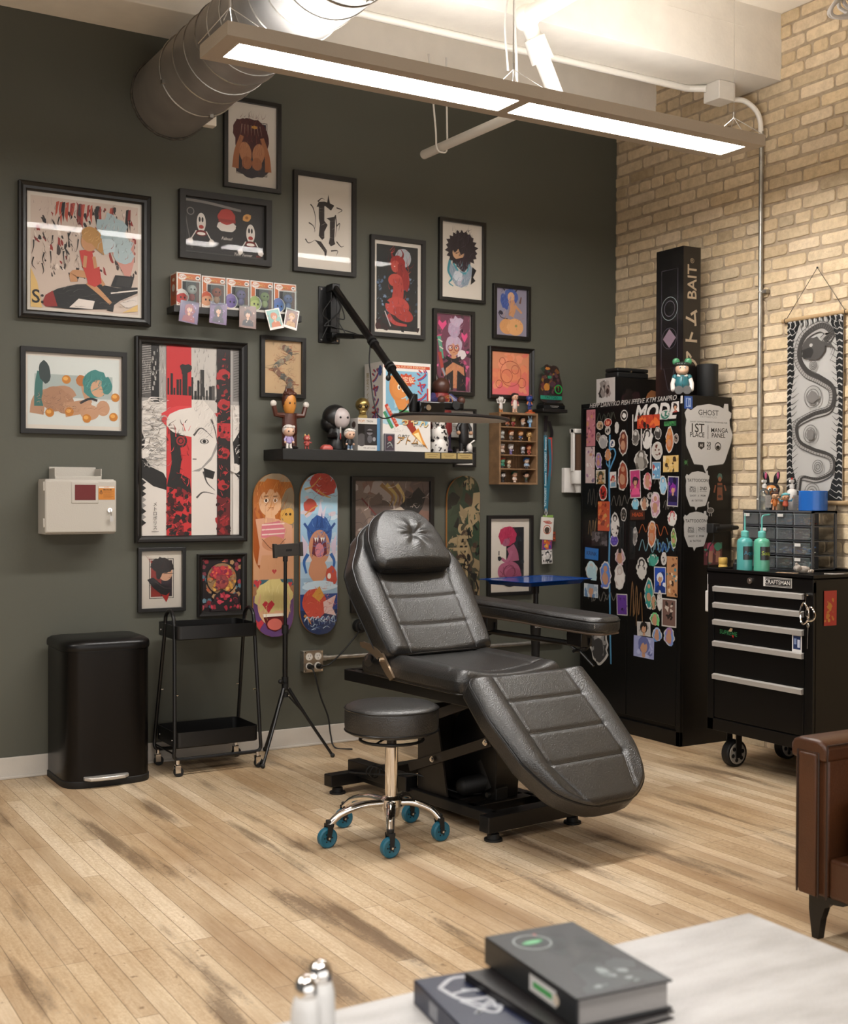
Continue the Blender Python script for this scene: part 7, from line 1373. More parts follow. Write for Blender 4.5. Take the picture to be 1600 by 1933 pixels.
S = [(95, 258, 153, 500, 'scene', ['#a86a70', '#c98a94', '#b08058', '#5a3a40', '#8c4a5c']), (90, 505, 150, 745, 'scene', ['#b5a09c', '#8f6a86', '#a87c62', '#c9c0ba', '#6a5a6c']),
 (163, 332, 208, 392, 'face', ['#a88a6c', '#2c2420']), (212, 315, 266, 372, 'face', ['#8c3028', '#c98a6c']), (280, 335, 312, 418, 'fig', ['#b5b0aa', '#a8a39e', 'bw']), (316, 250, 374, 342, 'round', ['#141211', '#c9c4be']), (218, 365, 256, 425, 'face', ['#b0a8a0', '#1c1818']), (160, 408, 190, 470, 'face', ['#5a5048', '#b08468']),
 (172, 425, 245, 518, 'fig', ['#8f8c8a', '#a09a98', 'bw']), (305, 383, 372, 570, 'fig', ['#6a3a2c', '#5a2a24', 'c']), (150, 538, 200, 655, 'fig', ['#8a6a9c', '#7d5f90', 'c']), (215, 515, 262, 600, 'fig', ['#b87a3a', '#a8622c', 'c']), (250, 455, 285, 510, 'face', ['#c4beb8', '#2a3a5c']),
 (160, 658, 222, 750, 'rect', ['#a8987c', '#3a3a2c', '#8c6a3a']), (250, 670, 292, 775, 'rect', ['#c4beb8', '#9c3a34', '#6a8a9c']), (296, 592, 375, 805, 'fig', ['#7a3a2a', '#8c4430', 'c']), (180, 755, 232, 862, 'face', ['#a02a22', '#1c1414']), (172, 866, 250, 1062, 'scene', ['#a8482c', '#c06a3a', '#7a3020', '#b5854a']), (255, 930, 318, 1112, 'fig', ['#c4beb8', '#2c2422', 'bw']), (322, 908, 360, 1000, 'face', ['#2c2825', '#8c8478']),
 (130, 1066, 232, 1162, 'scene', ['#1c1a1a', '#3a3436', '#5a5456']), (252, 1088, 308, 1165, 'face', ['#4a3a8c', '#6a5ab0']), (86, 1175, 175, 1252, 'text', ['#1f5fa0', '#0f2a4c', 'KRINK', .26]), (282, 1175, 358, 1290, 'fig', ['#9c7a84', '#b59aa0', 'c']), (82, 1262, 172, 1388, 'fig', ['#9cb8c0', '#a9c4cc', 'bw']), (176, 1258, 266, 1458, 'fig', ['#5a6ab0', '#4c7ab8', 'c']), (276, 1278, 354, 1462, 'fig', ['#c4bfb9', '#a89a94', 'bw']),
 (80, 1414, 172, 1502, 'rect', ['#b5bcc0', '#8c9aa8', '#5c7a9c', 'nb']), (298, 1480, 368, 1622, 'rect', ['#5a3484', '#17121c', '#4a2a70']), (108, 1655, 250, 1960, 'fig', ['#3a3838', '#8c8a88', 'bw']),
 (432, 292, 580, 380, 'scene', ['#a83a24', '#c9602c', '#2a1a18', '#8c2a20']), (585, 258, 652, 325, 'face', ['#2f6a58', '#b5b0aa']), (660, 210, 710, 275, 'rect', ['#c4beb8', '#2c2422', '#9c3a34']), (612, 335, 692, 366, 'scene', ['#2a5a34', '#3a7a44', '#1c3a24']), (392, 385, 448, 500, 'fig', ['#55504c', '#7a756f', 'bw']), (458, 382, 540, 522, 'fig', ['#c4bfb9', '#2a2625', 'bw']), (542, 370, 595, 460, 'fig', ['#3a3634', '#8c8680', 'bw']),
 (618, 362, 676, 555, 'fig', ['#a8623a', '#b5783a', 'c']), (675, 415, 708, 482, 'face', ['#7a6a60', '#1c1818']), (408, 522, 508, 668, 'fig', ['#8c867e', '#5a544e', 'bw']), (528, 470, 600, 592, 'face', ['#b0a99f', '#5a2c24']), (604, 562, 706, 672, 'scene', ['#c4a468', '#b5904a', '#3a2a1c', '#cdbb94']), (532, 604, 588, 720, 'rect', ['#5f8cab', '#a33c34', '#b5c4cc']), (386, 655, 455, 845, 'rect', ['#a83a68', '#3a2030', '#c9507c']), (465, 672, 535, 792, 'fig', ['#c49098', '#b0505c', 'c']), (574, 690, 632, 830, 'fig', ['#8cb0c4', '#5f94b5', 'bw']), (634, 700, 705, 900, 'rect', ['#33285c', '#7a2c84', '#1c1630']),
 (392, 845, 448, 922, 'fig', ['#7ab0c4', '#5f9cb5', 'bw']), (448, 835, 515, 928, 'fig', ['#c0b4a4', '#5f544c', 'c']), (497, 806, 538, 852, 'round', ['#b5b0aa', '#2a2625']), (514, 795, 590, 985, 'fig', ['#a8788c', '#c4a8b0', 'c']), (386, 922, 482, 988, 'text', ['#3a2018', '#b04a24', 'HEADS', .24]), (630, 925, 700, 1036, 'fig', ['#c4bfb9', '#a84a4c', 'bw']), (400, 1034, 436, 1162, 'fig', ['#6a6562', '#8f8a86', 'bw']), (496, 986, 560, 1180, 'fig', ['#a8623c', '#c08a5c', 'c']), (652, 1040, 694, 1186, 'fig', ['#7a9c50', '#54703a', 'c']), (590, 1202, 628, 1290, 'face', ['#b5b0aa', '#1c1818']), (496, 1214, 580, 1296, 'fig', ['#3f8a7a', '#2f6a5c', 'bw']), (424, 1234, 502, 1390, 'fig', ['#b5b0aa', '#2a2625', 'bw']), (628, 1232, 698, 1500, 'scene', ['#a87a54', '#4a7a84', '#c9ac8c', '#3a2a22', '#8c5a3c']), (544, 1300, 622, 1480, 'rect', ['#2448a0', '#c4c8d0', '#1c3470']), (478, 1366, 542, 1590, 'fig', ['#3f8a70', '#2f7a84', 'c']), (520, 1486, 562, 1590, 'fig', ['#2f6a4c', '#a87c5c', 'c']), (562, 1452, 602, 1600, 'fig', ['#c4bfb9', '#8c8782', 'bw']), (594, 1512, 690, 1700, 'rect', ['#6a5048', '#b5a89c', '#2c2220']), (512, 1604, 586, 1692, 'fig', ['#4a9c54', '#6ab070', 'c']), (432, 1665, 520, 1760, 'rect', ['#a8a39e', '#1c1818', '#8c8782']), (528, 1702, 600, 1798, 'fig', ['#5f84b5', '#8c9cc4', 'c']), (604, 1698, 686, 1828, 'fig', ['#6a84b8', '#8c6a9c', 'c']), (408, 1764, 542, 1904, 'rect', ['#8c90b5', '#5a5f8c', '#a3a6c4', 'nb'])]
for i, s_ in enumerate(S): sticker(*s_, i+1, rot=random.Random(i).uniform(-3, 3) if s_[4] != 'scene' else 0)
def front_art(zx0, zy0, zx1, zy1, fn, nm='graffiti_tag', parent=None, seed=1):
    a = on_front(zx0, zy0); b = on_front(zx1, zy1); w = abs(b.y-a.y); zm = (on_front((zx0+zx1)/2, zy0).z, on_front((zx0+zx1)/2, zy1).z); h = zm[0]-zm[1]; u = KYB-(a.y+b.y)/2
    A = Art(w, h, seed, .00003); fn(A); A.build(nm, parent or DOORS[0 if u < KW*.487 else 1], (u, -.0007, sum(zm)/2), m=M_GLOSSP)
def scrib(col, n, wdt, amp=.9, seed=1):
    def f(A):
        r = random.Random(seed); P = [(.03+.94*k/n, .5+amp*.5*(1 if k % 2 else -1)*r.uniform(.4, 1)) for k in range(n+1)]; A.line(P, wdt, col)
        for k in range(n//3): u = r.uniform(.1, .9); A.line([(u, r.uniform(0, .4)), (u+r.uniform(-.08, .08), r.uniform(.6, 1))], wdt, col)
    return f
front_art(392, 225, 706, 330, lambda A: (A.text('MODE', .5, .5, .31, '#bfbab4', bold=.035, shear=.3)), seed=2)
for x, y1 in ((398, 460), (518, 650), (455, 600)): front_art(x, 290, x+6, y1, lambda A: A.rect(0, 0, 1, 1, '#bfbab4'), 'paint_drip')
front_art(225, 515, 292, 655, lambda A: (A.line([(.1, .75), (.0, .35), (.3, .1), (.36, .02)], .1, '#4f86ab'), A.line([(.36, .02), (.6, .3), (.9, .7), (.75, .98), (.4, .95), (.3, .8)], .12, '#4f86ab')), seed=3)
front_art(240, 425, 260, 1945, lambda A: A.line([(.3, 1), (.25, .8), (.4, .6), (.3, .4), (.5, .3), (.7, .1), (.9, .0)], .35, '#4f86ab'), 'paint_drip')
front_art(100, 755, 170, 930, scrib('#4a443e', 5, .04, seed=3)); front_art(105, 930, 160, 1140, scrib('#6a5638', 5, .05, seed=4)); front_art(255, 820, 385, 905, scrib('#55504a', 7, .03, seed=5)); front_art(160, 270, 290, 340, scrib('#3c4038', 8, .03, seed=6)); front_art(100, 1445, 300, 1545, scrib('#55524e', 9, .025, seed=7)); front_art(382, 1380, 470, 1720, scrib('#6a4f34', 6, .05, seed=8)); front_art(436, 1000, 640, 1100, scrib('#8c4a28', 8, .02, seed=9)); front_art(436, 1100, 680, 1220, scrib('#5f8088', 10, .02, seed=10)); front_art(560, 1130, 670, 1210, scrib('#2f5a94', 6, .04, seed=11)); front_art(540, 690, 640, 760, scrib('#5a5652', 5, .04, seed=12)); front_art(600, 850, 690, 930, scrib('#5a5652', 5, .04, seed=13))
body_ = [c for c in CAB.children if c.name.startswith('body')][0]
front_art(95, 172, 712, 240, lambda A: A.text('HEPP DANYKO PISH IFFEVE KTM SANPRO', .5, .5, .048, '#b5b0aa', bold=.002, shear=.3, sx=1.05), parent=body_, seed=5)
front_art(718, 165, 732, 215, lambda A: A.rect(0, 0, 1, 1, '#c4bfb9'), 'sticker', body_)
def side_art(zx0, zy0, zx1, zy1, fn, nm='award_sticker', lift=.001, seed=1, m=None):
    a = aty(CX0+zx0/CS, CY0+zy0/CS, KYA); b = aty(CX0+zx1/CS, CY0+zy1/CS, KYA); zc = CY0+zy0/CS; cxm = CX0+(zx0+zx1)/2/CS; zt_, zb_ = aty(cxm, CY0+zy0/CS, KYA).z, aty(cxm, CY0+zy1/CS, KYA).z
    sq = .87; w, h = (b.x-a.x)*sq, zt_-zb_; A = Art(w, h, seed, .00005); fn(A); A.build(nm, CAB, (KYB-KYA+lift, ((a.x+b.x)/2-KX)*sq-.004, (zt_+zb_)/2), (0, 0, math.pi/2), m or M_GLOSSP)
def bubble(A, big=True):
    W = '#b5b2ae'; o = [(.02, .62), (.04, .74), (.0, .84), (.06, .91), (.13, .88), (.25, .95), (.5, .985), (.72, .96), (.80, .93), (.82, 1.0), (.90, 1.0), (.91, .90), (.97, .87), (.96, .80), (.93, .77), (.94, .68), (1.0, .55), (.96, .42), (.84, .16), (.80, .12), (.50, .09), (.43, .0), (.38, .10), (.2, .11), (.04, .38)]
    A.poly([(x+.012, y-.012) for x, y in o], '#0c0b0b'); A.poly(o, W); K = '#171514'
    if big:
        A.text('GHOST', .49, .855, .115, K, bold=.004, sx=1.1); A.text('TATTOO CO.', .49, .795, .045, '#7a7672', sx=1.3); A.text('GHOST TATTOO PRESENTS THIS AWARD FOR', .5, .72, .032, K, sx=1.15); A.text('1ST', .26, .625, .19, K, bold=.012); A.text('PLACE', .26, .53, .105, K, bold=.008); A.rect(.477, .48, .485, .68, K); A.text('MANGA', .72, .605, .098, K, bold=.008); A.text('PANEL', .70, .53, .098, K, bold=.008); A.text('20', .5, .405, .085, K, bold=.01); A.text('23', .5, .35, .085, K, bold=.01)
        A.poly([(.28, .43), (.41, .43), (.41, .36), (.345, .32), (.28, .36)], K); A.text('AI', .345, .38, .07, W, bold=.01); A.ring(.69, .375, .065, .015, K, .065); A.e(.69, .36, .04, .03, K)
    else:
        A.text('TATTOOCON', .5, .75, .13, K, bold=.012); A.text('SMALL', .30, .58, .085, K, bold=.008); A.text('BLACK', .30, .53, .085, K, bold=.008); A.text('WORK', .30, .48, .085, K, bold=.008); A.rect(.5, .44, .508, .60, K); A.text('2ND', .72, .55, .14, K, bold=.008); A.text('SMALL BLACKWORK', .72, .48, .03, K); A.text('GHOST   X   PRISM', .5, .37, .075, K, bold=.003); A.text('AI  TATTOO', .48, .25, .08, K, bold=.006)
side_art(750, 215, 1113, 672, bubble, seed=3); side_art(756, 662, 944, 928, lambda A: bubble(A, False), seed=4); side_art(742, 930, 932, 1196, lambda A: bubble(A, False), seed=5)
side_art(748, 168, 810, 252, lambda A: (A.rect(0, 0, 1, 1, '#20488c'), A.rect(.2, .15, .8, .85, '#8fa3c4'), A.rect(.3, .2, .5, .8, '#20488c'), A.rect(.6, .3, .7, .7, '#20488c')), 'sticker')
side_art(965, 660, 1070, 908, lambda A: (A.e(.5, .82, .18, .2, '#34544c', 0, 14, .1), A.e(.5, .76, .12, .13, '#7d4a34'), A.line([(.5, .66), (.5, .4), (.52, .2)], .34, '#6a3a26', .42), A.line([(.2, .6), (.1, .4)], .1, '#6a3a26'), A.line([(.82, .6), (.94, .45)], .1, '#6a3a26'), A.rect(.3, .6, .7, .54, '#2a1f1c'), A.e(.5, .3, .14, .08, '#2a1f1c')), 'sticker', seed=7)
side_art(908, 860, 980, 970, lambda A: (A.e(.55, .4, .36, .22, '#a8a39e'), A.e(.55, .4, .31, .18, '#55504c'), A.line([(.3, .5), (.26, .75), (.36, .92)], .12, '#a8a39e'), A.line([(.45, .25), (.42, .05)], .06, '#a8a39e'), A.line([(.65, .25), (.66, .05)], .06, '#a8a39e')), 'sticker', seed=8)
side_art(740, 575, 780, 640, lambda A: (A.e(.5, .5, .25, .3, '#3a6a3a', 0, 12, .3), [A.line([(.5, .5), (.1, .2+.2*k)], .04, '#3a6a3a') for k in range(4)], [A.line([(.5, .5), (.9, .2+.2*k)], .04, '#3a6a3a') for k in range(4)]), 'sticker', seed=9)
side_art(898, 1138, 1035, 1285, lambda A: (A.rect(0, 0, 1, 1, '#5a2c34'), A.specks(20, .05, .05, .95, .95, .05, .14, ['#3a2a2a', '#a84a5c', '#3f7a68'], .4), A.e(.36, .8, .19, .2, '#b04a68', 0, 14, .1), A.e(.76, .82, .2, .18, '#3f9c84', 0, 14, .1), A.line([(.36, .62), (.34, .1)], .26, '#b07c68'), A.line([(.78, .6), (.76, .1)], .24, '#a87464')), 'sticker', seed=10)
# black electric clippers hung on the cabinet side
def clippers():
    p = aty(1346, 998, KYA-.045); t = thing('hanging_clippers', 'black electric clippers hanging on the cabinet side beside the award stickers', 'clippers', tuple(p)); mb = MB(); mb.cyl((0, 0, 0), (.12, 0, .004), .022, .018, 18); mb.cyl((.12, 0, .004), (.17, 0, .004), .014, .010, 14); mb.box((-.02, -.018, -.022), (.03, .03, .026)); mb.build('body', M_RUB, t, bevel=.004)
    mb = MB(); mb.tube(arc([(.0, 0, -.01), (-.0, 0, -.06), (-.03, 0, -.10), (-.035, .0, -.17), (-.02, 0, -.25), (-.03, .01, -.30)]), .003, 6); mb.build('cord', M_RUB, t)
clippers()
# ---- on top of the cabinet
TOPZ = KH+.0005
def boxface(A):
    A.rect(0, 0, 1, 1, '#0c0b0c'); A.line([(.2, .86), (.2, .2), (.8, .2), (.8, .86), (.2, .86)], .012, '#55505a', smooth=False); A.ring(.5, .6, .3, .012, '#8f9c9c'); A.ring(.5, .6, .2, .012, '#6d6a74'); A.e(.5, .4, .24, .24, '#84707c', 0, 4); A.ring(.5, .4, .27, .012, '#55505a'); A.line([(.3, .2), (.5, .05), (.7, .2)], .012, '#55505a')
def boxside(A):
    A.rect(0, 0, 1, 1, '#14100e'); A.text('BAIT', .53, .765, .74, '#9c8a74', rot=90, bold=.012); A.text('®', .5, .905, .3, '#9c8a74')
    for k, c in enumerate('ムトア'): A.text(c, .53, .53-.14*k, .78, '#9c8a74', bold=.03, rot=90)
p = (4.35, -.856); t = thing('tall_black_box', 'tall narrow black box with pale side lettering standing on the cabinet', 'box', (4.35, -.856, TOPZ)); hh_ = 2.55-TOPZ
mb = MB(); mb.box((0, 0, 0), (.118, .205, hh_)); mb.build('carton', mat('gloss_black_card', '#0c0b0b', .35), t, bevel=.002, smooth=0)
A = Art(.205, hh_, 3); boxface(A); A.build('front_print', t, (-.0005, .1025, hh_/2), (0, 0, -math.pi/2), M_GLOSSP); A = Art(.118, hh_, 4); boxside(A); A.build('side_print', t, (.059, -.0005, hh_/2), m=M_GLOSSP)
t = thing('long_display_box', 'long black box with white end lying on the left of the cabinet top', 'box', (4.262, -.424, TOPZ)); mb = MB(); mb.box((0, 0, 0), (.335, .16, .132)); mb.build('carton', MATS['gloss_black_card'], t, bevel=.002, smooth=0)
A = Art(.16, .132, 7); A.rect(0, 0, 1, 1, '#aeaaa6'); A.specks(22, .2, .2, .65, .85, .05, .13, ['#3a3735', '#77726e', '#1a1817', '#98938e'], .4, 1.5); A.e(.6, .45, .08, .1, '#1a1817'); A.build('end_print', t, (-.0005, .08, .066), (0, 0, -math.pi/2), M_GLOSSP)
A = Art(.335, .132, 8); A.poly([(.60, .05), (.64, .2), (.68, .4), (.76, .55), (.86, .5), (.98, .66), (1, .3), (.9, .2), (.82, .28), (.76, .12)], '#94603c'); A.e(.95, .48, .08, .1, '#a8714a'); A.specks(6, .15, .1, .5, .4, .04, .1, ['#2a1a1c', '#1c1616'], .3); A.build('side_print', t, (.1675, -.0005, .066), m=M_GLOSSP)
t = thing('black_hard_case', 'small black hard case lying on the long box on the cabinet', 'case', (4.40, -.355, TOPZ+.1325)); mb = MB(); mb.box((-.11, -.055, 0), (.11, .055, .032)); mb.box((-.11, -.055, .034), (.11, .055, .055)); mb.build('shell', M_RUB, t, bevel=.008, seg=3); mb = MB(); mb.cyl((-.02, -.055, .035), (-.02, -.062, .035), .006, n=12); mb.build('latch', M_CHROME, t)
mb = MB(); mb.lathe((0, 0, 0), [(.052, 0), (.054, .003), (.054, .165), (.05, .168)], 40); t = mb.build('black_cylinder', M_RUB, None, (4.475, -.905, TOPZ)); tag(t, 'plain black cylindrical canister at the right end of the cabinet top', 'canister')
def beartoy():
    q = (4.300, -.905, TOPZ); t = thing('bear_eared_toy', 'seated bear-eared vinyl toy in teal with green ears on the cabinet corner', 'figurine', q, math.radians(-38)); s = 1.0
    mb = MB(); mb.lathe((0, 0, .035), [(.028, 0), (.034, .008), (.036, .03), (.030, .06), (.022, .068)], 20, '#27646c'); mb.box((-.002, -.035, .04), (.002, -.028, .095), '#173f44'); mb.tube([(-.025, -.016, .102), (0, -.026, .088), (.025, -.016, .102)], .006, 6, '#cfc9c0'); mb.build('torso', M_TOY, t)
    mb = MB(); mb.ell((0, 0, .135), (.034, .031, .034), '#cfa88c'); mb.ell((0, -.012, .124), (.024, .024, .018), '#d0ab90'); 
    for sx in (-1, 1): mb.ell((sx*.012, -.030, .140), (.005, .003, .007), '#f0ece6', 8, 6); mb.ell((sx*.012, -.0325, .140), (.0025, .002, .004), '#1a1615', 8, 6)
    mb.build('head', M_TOY, t)
    mb = MB(); mb.ell((0, .006, .148), (.035, .031, .026), '#1c2a22'); 
    for k in range(7): a = math.pi*(.1+.8*k/6); mb.ell((.030*math.cos(a), -.024*math.sin(a), .158), (.012, .01, .010), '#1f2a24', 8, 6)
    mb.build('hair', M_TOY, t)
    for sx in (-1, 1):
        mb = MB(); mb.ell((sx*.030, 0, .172), (.019, .010, .019), '#3a7a52'); mb.build('ear', M_TOY, t)
        mb = MB(); mb.ell((sx*.036, 0, .092), (.014, .014, .016), '#27646c'); mb.tube([(sx*.038, 0, .088), (sx*.048, -.006, .06), (sx*.046, -.016, .035)], [.012, .011, .012], 10, '#cfc9c2'); mb.ell((sx*.045, -.018, .03), .0125, '#cfc9c2'); mb.build('arm', M_TOY, t)
        mb = MB(); mb.tube([(sx*.016, -.01, .03), (sx*.02, -.055, .022)], [.018, .017], 12, '#8c2c26'); mb.tube([(sx*.02, -.05, .022), (sx*.02, -.062, .024)], [.022, .022], 12, '#4a4846'); mb.build('leg', M_TOY, t)
beartoy()
# ================================================================ ON THE TOOL CHEST
ZT = CZT+.0006-.012
def cz(px, py): return atz(px, py, ZT)
def organizer():
    xf = 4.40; a = atx(1402, 963, xf); b = atx(1533, 963, xf); y1, y0 = a.y, b.y; W = y1-y0; H = 1.198-ZT; D = .165; gr = mat('grey_plastic', '#4a4c50', .45)
    t = thing('drawer_organizer', 'grey plastic organizer with sixteen small clear drawers on the tool chest', 'organizer', (xf, y1, ZT), -math.pi/2)
    mb = MB(); e = .007; mb.box((0, 0, 0), (e, D, H)); mb.box((W-e, 0, 0), (W, .014, H)); mb.box((W-e, D-.014, 0), (W, D, H)); mb.box((W-e, 0, H-.012), (W, D, H)); mb.box((W-e, 0, 0), (W, D, .012)); mb.box((0, 0, H-e), (W, D, H)); mb.box((0, 0, 0), (W, D, e))
    cw = (W-e)/4; rh = (H-e)/4
    for k in range(1, 4): mb.box((k*cw, 0, e), (k*cw+e*.8, D, H-e))
    for k in range(1, 4): mb.box((e, 0, k*rh), (W-e, D, k*rh+e*.8))
    mb.build('frame', gr, t, smooth=0); rnd = random.Random(6); pal = [['#7a4a2c', '#3a3a3a', '#5a2c24', '#8a6a4a'], ['#4a4a4a', '#2c3a4c', '#9c9a94'], ['#2f5f9c', '#4c7ab8', '#c4c4c0'], ['#8c8c8c', '#c9c9c4', '#5c8a94']]
    for r in range(4):
        for c in range(4):
            x0, x1 = e+c*cw+.002, (c+1)*cw-.002; z0, z1 = r*rh+e+.002, (r+1)*rh-.002; mb = MB()
            mb.box((x0, -.004, z0), (x1, -.002, z1-.004)); mb.box((x0, -.002, z0), (x1, D-.01, z0+.0015)); mb.box((x0, -.012, z1-.009), (x1, -.002, z1-.006)); d = mb.build('drawer', M_CLEAR, t, smooth=0)
            mb = MB()
            for k in range(26): q = Vector((rnd.uniform(x0+.006, x1-.006), rnd.uniform(.004, .05), rnd.uniform(z0+.004, z0+rh*.55))); mb.box(q-Vector((.006, .004, .0025)), q+Vector((.006, .004, .0025)), rnd.choice(pal[3-r]), None)
            mb.build('contents', M_TOY, d, smooth=0)['kind'] = 'stuff'
            if (r*4+c) in (0, 1, 3, 4, 7, 9, 12, 14, 5): mb = MB(); lx = x0+.012; mb.box((lx, -.0135, z1-.020), (min(x1-.008, lx+.035), -.0125, z1-.006)); mb.build('label_strip', M_WHITEP, d, smooth=0)
    return xf, y1, W, H
OX, OY, OW, OH = organizer()
def bottle(px, py, txt, liq, tcol, label):
    p = cz(px, py); t = thing('squeeze_bottle', label, 'bottle', tuple(p)); m = mat('teal_'+liq.strip('#'), liq, .3, coat=.3)
    mb = MB(); r = .036; mb.lathe((0, 0, 0), [(r*.9, 0), (r, .005), (r, .130), (r*.97, .14), (r*.8, .149), (r*.45, .156), (r*.42, .160)], 32); mb.build('bottle_body', m, t)
    mb = MB(); mb.lathe((0, 0, 0), [(r*.46, .158), (r*.5, .16), (r*.5, .182), (r*.44, .185), (.01, .187), (.004, .19), (.0035, .23)], 20); tp = arc([(0, 0, .225), (.0, 0, .245), (.008, -.002, .258), (.045, -.006, .262)], 6) if 'second' in label or 'bent' in label else [(0, 0, .22), (0, 0, .265)]; mb.tube(tp, [.0035]*(len(tp)-1)+[.002], 8); mb.build('nozzle_cap', mat('mint_plastic', '#5fb0a8', .35), t)
    A = Art(.062, .062, 4); [A.rect(k/12, 0, (k+1)/12, 1, '#161a1c') for k in range(12)]; A.z += .0004; A.text(txt, .5, .5, .42, tcol, bold=.012); o = A.build('label', t, m=M_GLOSSP)
    for v in o.data.vertices:
        a = v.co.x/(r+.0006); rr = r+.0004-v.co.y; v.co = (rr*math.sin(a), -rr*math.cos(a), v.co.z+.085)
    o.rotation_euler = (0, 0, math.radians(-8))
bottle(1405, 1078, 'Aqua', '#4f9c98', '#2c6f84', 'left teal squeeze bottle with straight nozzle and blue-lettered black label')
bottle(1437, 1079, 'Soap', '#5aa88c', '#9cae3a', 'right green squeeze bottle with bent nozzle and yellow-green lettering')
p = cz(1364, 1074); mb = MB(); mb.lathe((0, 0, 0), [(.019, 0), (.021, .006), (.021, .018), (.0185, .022), (.021, .026), (.021, .050), (.020, .054)], 24); t = mb.build('yellow_cup', mat('yellow_wax', '#c9a452', .5), None, tuple(p)); tag(t, 'small pale yellow cup at the left corner of the tool chest', 'cup')
for dx, h_, lb in ((.0, .052, 'small black ink bottle right of the yellow cup'),): p = cz(1388, 1077); mb = MB(); mb.lathe((0, 0, 0), [(.012, 0), (.013, .003), (.013, h_*.6), (.006, h_*.72), (.005, h_)], 16); tag(mb.build('ink_bottle', M_RUB, None, tuple(p)), lb, 'bottle')
def tall(px, py, prof, col, nm, label, cat, rough=.35, metal=0, x=None, z=None):
    p = cz(px, py) if z is None else Vector((x, *z)); mb = MB(); mb.lathe((0, 0, 0), prof, 24); o = mb.build(nm, mat(nm+'_finish', col, rough, metal), None, tuple(p)); return tag(o, label, cat), p
p = cz(1552, 1068); t = thing('amber_bottle', 'black bottle with a tall amber cap near the silver-wrapped jar', 'bottle', tuple(p)); mb = MB(); mb.lathe((0, 0, 0), [(.017, 0), (.018, .003), (.018, .045), (.014, .05)], 20); mb.build('bottle_body', M_RUB, t); mb = MB(); mb.lathe((0, 0, 0), [(.015, .05), (.016, .055), (.013, .075), (.009, .08), (.009, .105), (.006, .115), (.003, .118)], 18); mb.build('amber_cap', mat('amber_plastic', '#a8662c', .25), t)
p = cz(1531, 1066); mb = MB(); mb.lathe((0, 0, 0), [(.022, 0), (.022, .03), (.01, .045), (.009, .07), (.012, .072), (.012, .085), (.01, .088)], 18); tag(mb.build('dark_dropper_bottle', mat('smoky_glass', '#23282a', .15), None, tuple(p)), 'short smoky dropper bottle between organizer and amber-capped bottle', 'bottle')
def jar():
    p = cz(1590, 1070); t = thing('foil_bag_jar', 'black jar crammed with a crinkled silver foil bag at the right edge', 'jar', (p.x, p.y, ZT)); mb = MB(); mb.lathe((0, 0, 0), [(.05, 0), (.052, .004), (.052, .05), (.05, .052)], 30); mb.build('jar_base', M_RUB, t)
    r = random.Random(5); mb = MB(); R = []
    for k in range(18):
        z = .05+.115*k/17; rr = .052+.008*math.sin(k*.9); R.append([((rr+r.uniform(-.010, .010))*math.cos(a*math.pi/22), (rr+r.uniform(-.010, .010))*math.sin(a*math.pi/22), z+r.uniform(-.004, .004)+(.02*math.sin(a*.7) if k > 14 else 0)) for a in range(44)])
    mb.rings(R); mb.build('foil_bag', mat('crinkled_foil', '#8f8b86', .22, .95), t, smooth=25)
jar()
def cotton():
    p = cz(1516, 1083); t = thing('cotton_toy', 'small fluffy grey and white plush lying on the front edge of the tool chest', 'plush', tuple(p)); r = random.Random(3); m = mat('plush_fabric', '#aaa096', .95, bump=1, bscale=200, var=.2, vscale=60)
    for nm, c, q in (('body', (0, 0, .017), (.036, .022, .018)), ('head', (-.038, .0, .026), (.018, .016, .016)), ('leg', (.04, -.006, .010), (.016, .011, .010)), ('leg', (.02, -.018, .009), (.018, .010, .009)), ('ear', (-.045, .0, .042), (.007, .005, .008))): mb = MB(); mb.ell(c, q, nu=18, nv=12); mb.v = [v+Vector((r.uniform(-.0015, .0015), r.uniform(-.0015, .0015), r.uniform(-.001, .0015))) for v in mb.v]; mb.build(nm, m, t)
cotton()
for px, py, w_, h_, rot, c, lb in ((1574, 1084, .085, .05, 10, '#a8a39c', 'pale foil packet lying right of the plush on the tool chest'), (1486, 1082, .10, .03, -6, '#a58a6c', 'tan paper strip lying flat on the tool chest behind the name plate')):
    p = cz(px, py); mb = MB(); mb.box((-w_/2, -h_/2, .0), (w_/2, h_/2, .003)); tag(mb.build('packet', mat('packet_'+c.strip('#'), c, .35), None, tuple(p), math.radians(rot-60), bevel=.001), lb, 'packet')
